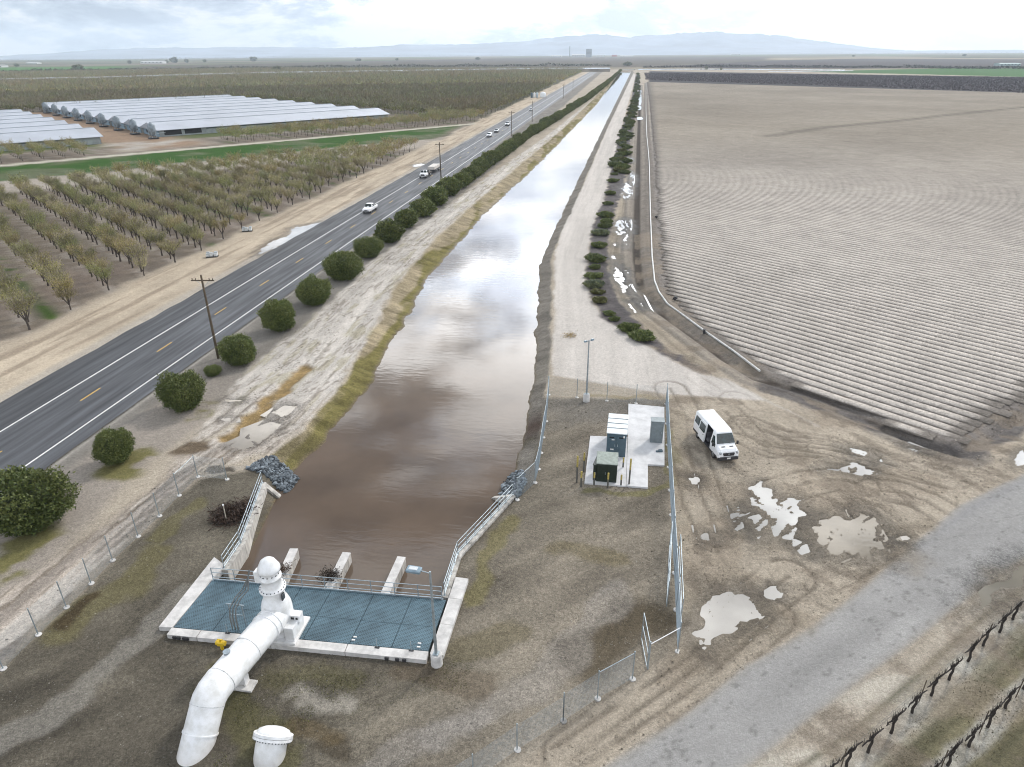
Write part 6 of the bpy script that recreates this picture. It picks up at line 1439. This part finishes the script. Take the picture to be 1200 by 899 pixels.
while y < 1450 and n_ < 230:
    n_ += 1; r_ = 2.3+rg.uniform(-.55, .5); place(SP, used, 2+n_ % 2, float(np.interp(y, hy, hxx))+rg.uniform(-.4, .4), y, r_, .85+rg.uniform(-.05, .08), 'dark green shrub in the hedge line beside the highway, %s from the bottom left corner' % ordn(n_), n_*.77)
    y += 5.7+rg.uniform(-.9, 1.3)+max(0, (y-700)*.006)
# ---- low shrubs on the dark strip right of the canal road
LP = [shrub_proto(11, 2600, .20, 'low_shrub', 'low shrubs on the dark strip beside the canal road', (.045, .075, .022), (1, 1, .42), .3), shrub_proto(12, 2600, .20, 'low_shrub', 'low shrubs on the dark strip beside the canal road', (.075, .095, .075), (1, 1, .42), .3), shrub_proto(13, 2200, .22, 'low_shrub', 'low shrubs on the dark strip beside the canal road', (.06, .055, .022), (1, 1, .4), .3)]
ul = [False]*3
c7 = lambda L_: crop(680, 180, 6, L_); c6 = lambda L_: crop(600, 225, 4, L_)
low = [(c6([(610, 690)])[0], 2.1, 0, .9), (c6([(548, 650)])[0], 1.7, 0, 1.1), (c6([(480, 600)])[0], 1.0, 0, .8), (c6([(455, 575)])[0], 1.1, 0, .8), (c6([(410, 515)])[0], 1.5, 2, .8), (c6([(400, 475)])[0], 1.4, 2, .8), (c6([(388, 445)])[0], 2.1, 1, .9), (c6([(385, 400)])[0], 1.9, 0, .7), (c6([(388, 358)])[0], 1.3, 0, .9), (c6([(392, 325)])[0], 2.2, 0, .9), (c6([(385, 305)])[0], 1.6, 1, .7), (c6([(408, 258)])[0], 2.0, 0, .8), (c6([(420, 200)])[0], 2.4, 1, .8), (c6([(436, 165)])[0], 1.9, 0, .8), (c6([(442, 145)])[0], 1.8, 0, .9), (c6([(438, 118)])[0], 2.2, 0, 1.0), (c6([(450, 60)])[0], 1.7, 0, .8), (c6([(462, 12)])[0], 1.9, 0, .9), (c7([(230, 200)])[0], 2.0, 0, .9)]
for n_, ((x, y), r_, i, zs) in enumerate(low):
    b = G(x, y); place(LP, ul, i, float(b[0]), float(b[1]), r_*.72, zs*.85, '%s shrub on the dark strip, %s from the near end of the strip' % (('bright green spreading', 'blue-grey spreading', 'olive-brown low')[i], ordn(n_+1)), n_*1.1)
mid = gp([(723, 205), (727, 190), (731, 175), (735, 150), (741, 130), (746, 110), (748, 88)]); my = np.array([p_[1] for p_ in mid]); mx = np.array([p_[0] for p_ in mid])
y = my[0]; n_ = len(low)
while y < 1300:
    n_ += 1; i = rg.choice([0, 0, 0, 1, 2]); place(LP, ul, i, float(np.interp(y, my, mx))+rg.uniform(-2.2, 2.2), y, rg.uniform(.9, 1.9), rg.uniform(.6, 1.0), '%s shrub on the dark strip, %s from the near end of the strip' % (('green spreading', 'blue-grey spreading', 'olive-brown low')[i], ordn(n_)), n_*1.7)
    y += 3.2+max(0, (y-300)*.009)
# ---- vines
vinem = mat('vine_bark', (.035, .028, .024), .95, var=.3, scale=6)
def vine(seed):
    rv = random.Random(seed); root = empty('grape_vine', (0, -300, 0), 0, 'x', 'vine', 'leafless grape vines in rows')
    p0 = [(0, 0, -.1), (rv.uniform(-.06, .06), .03, .35), (rv.uniform(-.08, .08), -.02, .75), (0, .03, 1.1), (0.02, 0, 1.35)]
    MB().tube(p0, [.085, .075, .065, .08, .05], 7).build('trunk', vinem, root)
    c = MB()
    for sd in (-1, 1):
        pts = [(0, 0, 1.12)]; 
        for k in range(1, 5): pts.append((sd*k*.24, rv.uniform(-.04, .04), 1.2+rv.uniform(-.04, .05)))
        c.tube(pts, [.06, .05, .045, .04, .025], 6)
        for k in range(15):
            x = sd*abs(rv.gauss(0, .42)); l = rv.uniform(.14, .42); c.tube([(x, 0, 1.18), (x+rv.uniform(-.08, .08), rv.uniform(-.15, .15), 1.2+l)], [.022, .008], 4, cap=False)
    c.build('cordon', vinem, root); return capture(root)
VP = [vine(i) for i in range(3)]; uv = [False]*3
def vrow(px, lab, rowname):
    pts = gp(px); ang = math.atan2(pts[-1][1]-pts[0][1], pts[-1][0]-pts[0][0])
    for n_, (x, y) in enumerate(pts):
        i = n_ % 3; L_ = lab % ordn(n_+1)
        if not uv[i]: q = VP[i][0]; q.location = (x, y, 0); q.rotation_euler = (0, 0, ang); q['label'] = L_; uv[i] = True
        else: copy_tree(VP[i], (x, y, 0), ang+(math.pi if n_ % 2 else 0), (1, 1, .95+.1*(n_ % 2)), L_)
    a, b = Vector((*pts[0], 0)), Vector((*pts[-1], 0)); d = (b-a).normalized(); o = empty('trellis_wire', a, 0, rowname, 'wire')
    for z in (1.15, 1.5): local(o, MB().cyl(a-d*3+Vector((0, 0, z)), b+d*6+Vector((0, 0, z)), .008, n=4), 'wire', galvd)
    for t in (0.02, .36, .70, 1.02): p_ = a.lerp(b, t)+d*.9; local(o, MB().cyl(p_, p_+Vector((0, 0, 1.75)), .03, n=5), 'post', wood)
vrow([(965, 921), (992, 898), (1017, 882), (1044, 859), (1069, 835), (1091, 815), (1112, 797), (1134, 775), (1152, 757), (1171, 741), (1187, 726), (1203, 712)], 'bare dark grape vine in the row nearest the old road, %s from the bottom', 'thin trellis wires of the vine row nearest the old road')
vrow([(1086, 920), (1110, 897), (1135, 875), (1157, 852), (1178, 830), (1199, 807), (1216, 792)], 'bare dark grape vine in the second row from the old road, %s from the bottom', 'thin trellis wires of the vine row at the right bottom corner')
for name, pr, us in (('s', SP, used), ('l', LP, ul), ('v', VP, uv)):
    for i, u_ in enumerate(us):
        if not u_:
            for c, g in pr[i][1]: bpy.data.objects.remove(c)
            bpy.data.objects.remove(pr[i][0])
# weeds on vineyard floor and mossy yard edges
def weeds(px, n, col, lab, sz=.12):
    pts = gp(px); a = np.array(pts); rg_ = np.random.default_rng(n); X = rg_.uniform(a[:, 0].min(), a[:, 0].max(), n*3); Y = rg_.uniform(a[:, 1].min(), a[:, 1].max(), n*3)
    k = (sdpoly(X, Y, pts, 5) < 0) & (fbm(X*.5, Y*.5, 601, 3) > .47); X = X[k][:n]; Y = Y[k][:n]; m = len(X)
    p = np.stack([X, Y, np.zeros(m)-.01], 1); d = rg_.normal(size=(m, 3))*.6; d[:, 2] = 1; d /= np.linalg.norm(d, axis=1)[:, None]; s_ = rg_.normal(size=(m, 3)); s_[:, 2] = 0; s_ /= np.linalg.norm(s_, axis=1)[:, None]
    l = rg_.uniform(.4, 1.5, (m, 1))*sz; V = np.stack([p-s_*l*.35, p+s_*l*.35, p+d*l], 1).reshape(-1, 3); cc = np.repeat(np.array(col)*rg_.uniform(.5, 1.5, (m, 1)), 3, 0)
    o = mesh_np('weeds', V, np.arange(m*3).reshape(-1, 3), SHRUB, cc); tag(o, lab, 'weeds', kind='stuff')
weeds([(960, 960), (1017, 890), (1190, 735), (1260, 680), (1260, 800), (1100, 960)], 9000, (.15, .13, .08), 'short weeds and dead stalks between the vine rows', .07)
weeds([(240, 790), (330, 790), (430, 790), (560, 770), (590, 800), (430, 830), (330, 899), (250, 899)], 9000, (.10, .10, .035), 'thin moss and weeds on the gravel before the pump deck', .06)
weeds([(300, 540), (355, 502), (400, 449), (430, 400), (462, 335), (484, 361), (470, 395), (440, 440), (410, 480), (372, 525), (330, 555)], 9000, (.20, .17, .07), 'dry grass on the left canal bank slope', .0)if False else None
def clods(name, region, n, col, lab, r0_=.03, r1_=.11, seed=1):
    pts = gp(region); a = np.array(pts); g_ = np.random.default_rng(seed); X = g_.uniform(a[:, 0].min(), a[:, 0].max(), n*4); Y = g_.uniform(a[:, 1].min(), a[:, 1].max(), n*4)
    k = (sdpoly(X, Y, pts, 5) < 0) & (fbm(X*.35, Y*.35, 611+seed, 3)+.25*g_.random(n*4) > .6); X = X[k][:n]; Y = Y[k][:n]; m = len(X); hh, cc, _ = terrain(X, Y); ok = hh > -.5; X, Y, hh, cc = X[ok], Y[ok], hh[ok], cc[ok]; m = len(X)
    r = (r0_+(r1_-r0_)*g_.random(m)**3)[:, None, None]; base = np.array([(1, 0, 0), (-.3, .9, 0), (-.6, -.8, 0), (.1, .1, .8), (-.2, .3, .75)]); V = (base[None]+g_.normal(size=(m, 5, 3))*.22)*r+np.stack([X, Y, hh-.01], 1)[:, None]
    F_ = np.array([(0, 1, 4), (0, 4, 3), (1, 2, 4), (2, 3, 4), (2, 0, 3)]); F_ = (F_[None]+5*np.arange(m)[:, None, None]).reshape(-1, 3)
    c_ = (cc*.5+np.array(col)*.5)*g_.uniform(.6, 1.4, (m, 1)); o = mesh_np(name, V.reshape(-1, 3), F_, EARTH, np.repeat(c_, 5, 0), np.zeros(m*5)); tag(o, lab, 'stones', kind='stuff')
clods('mud_clods', [(640, 470), (790, 470), (960, 500), (1200, 540), (1040, 664), (880, 778), (710, 899), (600, 890), (795, 765)], 9000, (.30, .26, .21), 'crumbs of dried mud scattered over the dirt apron', seed=3)
clods('gravel_stones', [(0, 800), (230, 560), (640, 470), (780, 470), (795, 760), (620, 880), (520, 960), (0, 960)], 11000, (.26, .25, .23), 'loose gravel stones on the pump yard', .02, .07, 5)
clods('bank_clods', [(0, 740), (190, 560), (330, 400), (500, 260), (560, 250), (462, 335), (400, 449), (300, 540), (240, 555), (0, 770)], 9000, (.30, .27, .22), 'clods of broken soil on the rutted left bank track', .03, .12, 7)
clods('field_clods', [(770, 320), (800, 366), (905, 440), (1135, 530), (1200, 490), (1200, 440), (960, 400), (800, 330)], 12000, (.24, .21, .185), 'clods of dark soil along the edge of the bare field', .04, .13, 9)
def dark_rows():
    g_ = np.random.default_rng(8); poly = gp([(755, 86), (1000, 88.5), (1240, 92), (1240, 111), (1000, 102), (757, 94)]); a = np.array(poly); n = 160000
    s_, t_ = st(a[:, 0], a[:, 1]); S_ = g_.uniform(s_.min(), s_.max(), n); T_ = np.round(g_.uniform(t_.min(), t_.max(), n)/3.6)*3.6+g_.normal(size=n)*.25; X, Y = xy(S_, T_); k = sdpoly(X, Y, poly, 50) < 0; X = X[k][:42000]; Y = Y[k][:42000]; m = len(X)
    p = np.stack([X, Y, g_.uniform(0, .9, m)], 1); d = g_.normal(size=(m, 3)); d[:, 2] = np.abs(d[:, 2])+.4; d /= np.linalg.norm(d, axis=1)[:, None]; e_ = g_.normal(size=(m, 3)); e_ /= np.linalg.norm(e_, axis=1)[:, None]
    V = np.stack([p-e_*.55, p+e_*.55, p+d*1.5], 1).reshape(-1, 3); V[:, 2] = np.maximum(V[:, 2], 0); o = mesh_np('vineyard_rows', V, np.arange(3*m).reshape(-1, 3), SHRUB, np.repeat(np.array((.075, .062, .068))*g_.uniform(.4, 1.6, (m, 1)), 3, 0)); tag(o, 'dark dormant vineyard rows beyond the far edge of the bare field', 'vineyard', kind='stuff')
dark_rows()
# ------------------------------------------------------------------ far things
fb_ = mat('far_building_grey', (.20, .22, .24), .8); fw_ = mat('far_building_white', (.60, .60, .60), .8)
def farbox(name, px, py, wpx, hpx, depth, lab, cat, m, gable=True):
    b = pt(px, py, 0); c = P(b[0], b[1], 0)[2]; k = c/FPX; w = wpx*k; h = hpx*k*1.0; root = empty(name, b, 0, lab, cat)
    MB().box((0, 0, h/2), (w, depth, h)).build('walls', m, root)
    if gable: r = MB(); r.add([(-w/2-1, -depth/2-1, h), (w/2+1, -depth/2-1, h), (w/2+1, depth/2+1, h), (-w/2-1, depth/2+1, h), (-w/2-1, 0, h*1.3), (w/2+1, 0, h*1.3)], [(0, 1, 5, 4), (2, 3, 4, 5), (0, 4, 3), (1, 2, 5)]); r.build('roof', m, root)
    else: MB().box((0, 0, h+.6), (w*.96, depth*.96, 1.2)).build('parapet', m, root)
    for i in range(6): MB().box((-w*.42+i*w*.168, -depth/2-.1, h*.55), (w*.06, .25, h*.3)).build('window', darkm, root)
    return root
farbox('factory_tower', 690, 67.2, 6.5, 8.5, 40, 'blocky grey factory tower on the horizon beside the highway end', 'factory', fb_, False)
b = pt(667.5, 66.8, 0); k = P(b[0], b[1])[2]/FPX; o = empty('factory_chimney', b, 0, 'slim dark factory chimney left of the grey tower', 'chimney'); MB().cyl((0, 0, 0), (0, 0, 10.5*k), .55*k, .45*k, 10).build('stack', fb_, o); MB().cyl((0, 0, 10.5*k), (0, 0, 10.9*k), .6*k, n=10).build('rim', darkm, o)
for px, py, w, h, m, lab in ((678, 67.2, 15, 2.6, fw_, 'low white factory hall between the chimney and the grey tower'), (652, 66.8, 12, 1.5, fw_, 'pale low warehouse left of the factory chimney'), (704, 66.6, 10, 1.6, fw_, 'white shed right of the grey factory tower'), (720, 66.4, 6, 1.4, mat('far_red', (.35, .06, .04), .8), 'small red shed right of the factory'), (735, 66.4, 16, 1.1, fw_, 'long pale warehouse right of the red shed'),
                             (180, 74.6, 28, 2.0, fw_, 'long white greenhouse on the left horizon'), (2, 79, 9, 2.2, fw_, 'white shed at the far left edge of the horizon'), (40, 75, 14, 1.3, fw_, 'pale farm shed on the left horizon'), (862, 64.8, 10, 1.2, fw_, 'pale low building on the horizon above the field'), (1180, 77, 22, 2.2, mat('far_teal', (.35, .45, .45), .7), 'pale teal sheds at the right edge above the green field'), (812, 62.8, 3, 1.8, fb_, 'dark small tower on the horizon above the bare field')):
    farbox('far_building', px, py, w, h, 30, lab, 'building', m)
br = pt(736, 82.6, 0); k = P(br[0], br[1])[2]/FPX; o = empty('canal_bridge', br, 0, 'small concrete bridge closing the far end of the canal', 'bridge')
MB().box((0, 0, .9), (17*k, 7, 1.0)).build('bridge_deck', conc, o); MB().box((0, -3.4, 1.9), (17*k, .3, 1.0)).build('parapet', conc, o); MB().box((-5, 1, -1.2), (1, 5, 3.2)).box((5, 1, -1.2), (1, 5, 3.2)).build('bridge_pier', conc, o)
TR = []; CLU = ((205, 73.5, 9, 5), (219, 73.5, 5, 3), (196, 74, 4, 3), (297, 72, 8, 4), (92, 84, 11, 6), (324, 84.5, 10, 5), (152, 74.8, 5, 3), (1130, 66, 4, 2), (845, 82.2, 3, 2.5), (240, 73, 4, 2.5), (20, 78, 5, 2.5), (735, 77, 9, 3), (828, 80.6, 4, 2), (1000, 66.5, 3, 1.5), (560, 70, 5, 2), (465, 71, 4, 2), (420, 71.5, 6, 2))
CL = [q[0] for q in CLU]
for px, py, w, h in CLU:
    b = pt(px, py, 0); c = P(b[0], b[1])[2]/FPX; r_ = w*c/2
    V, cc = leafball(int(px), 500, .28, .35, (.035, .05, .025), (1, 1, min(1.2, 2*h/w*.6))); root = empty('far_tree_clump', b, 0, None, 'trees', 'tree clumps near the horizon')
    root['label'] = 'dark tree clump near the horizon, %s of the clumps counted from the left' % ordn(1+sum(1 for q in CL if q < px))
    m_ = mesh_np('foliage', V*r_, np.arange(len(V)).reshape(-1, 3), SHRUB, cc, parent=root); MB().cyl((0, 0, 0), (0, 0, r_*.5), .3, n=5).build('trunk', barkm, root); TR.append(px)
# long dark tree belts far away
def belt(pts, w, lab, n=900, hgt=6, col=(.05, .06, .03)):
    a = np.array(gp(pts)); seg = np.cumsum([0]+[np.linalg.norm(a[i+1]-a[i]) for i in range(len(a)-1)]); rg_ = np.random.default_rng(n); u = rg_.uniform(0, seg[-1], n*4)
    x = np.interp(u, seg, a[:, 0])+rg_.normal(size=n*4)*w; y = np.interp(u, seg, a[:, 1])+rg_.normal(size=n*4)*w; z = rg_.uniform(0, 1, n*4)**.7*hgt*(.5+vn(u*.03, u*0, 3))
    p = np.stack([x, y, z], 1); d = rg_.normal(size=p.shape); d /= np.linalg.norm(d, axis=1)[:, None]; e_ = rg_.normal(size=p.shape); e_ /= np.linalg.norm(e_, axis=1)[:, None]; l = 3.2
    V = np.stack([p-e_*l/2, p+e_*l/2, p+d*l], 1).reshape(-1, 3); V[:, 2] = np.maximum(V[:, 2], 0); o = mesh_np('tree_belt', V, np.arange(len(V)).reshape(-1, 3), SHRUB, np.repeat(np.array(col)*rg_.uniform(.6, 1.4, (len(p), 1)), 3, 0)); tag(o, lab, 'trees', kind='stuff')
belt([(-40, 86), (100, 84), (300, 80.5), (450, 79), (600, 78), (715, 77.5)], 5, 'thin dark tree belt beyond the lateral canal on the left', 1500, 5)
belt([(755, 79.5), (850, 79), (1000, 79.5), (1200, 81)], 5, 'thin dark tree belt beyond the lateral canal on the right', 900, 4, (.04, .04, .03))
belt([(-40, 73), (150, 70.5), (400, 67), (640, 65.5)], 40, 'far dark line of trees at the foot of the left horizon', 1400, 14, (.03, .045, .035))
belt([(700, 64), (900, 63.5), (1240, 64)], 40, 'far dark line of trees at the foot of the right horizon', 1000, 12, (.035, .045, .035))
# ------------------------------------------------------------------ haze
hz = bpy.data.materials.new('haze_air'); hz.use_nodes = True; N, L = nodes_of(hz); N.clear(); out = N.new('ShaderNodeOutputMaterial'); vol = N.new('ShaderNodeVolumePrincipled')
vol.inputs['Color'].default_value = (.76, .87, 1.0, 1); vol.inputs['Density'].default_value = 8.5e-5; vol.inputs['Anisotropy'].default_value = .25; L.new(vol.outputs[0], out.inputs['Volume'])
mb = MB(); mb.box((0, 7400, 236), (36000, 16000, 484)); o = mb.build('haze', hz); tag(o, 'thin pale haze lying over the whole valley', kind='stuff')
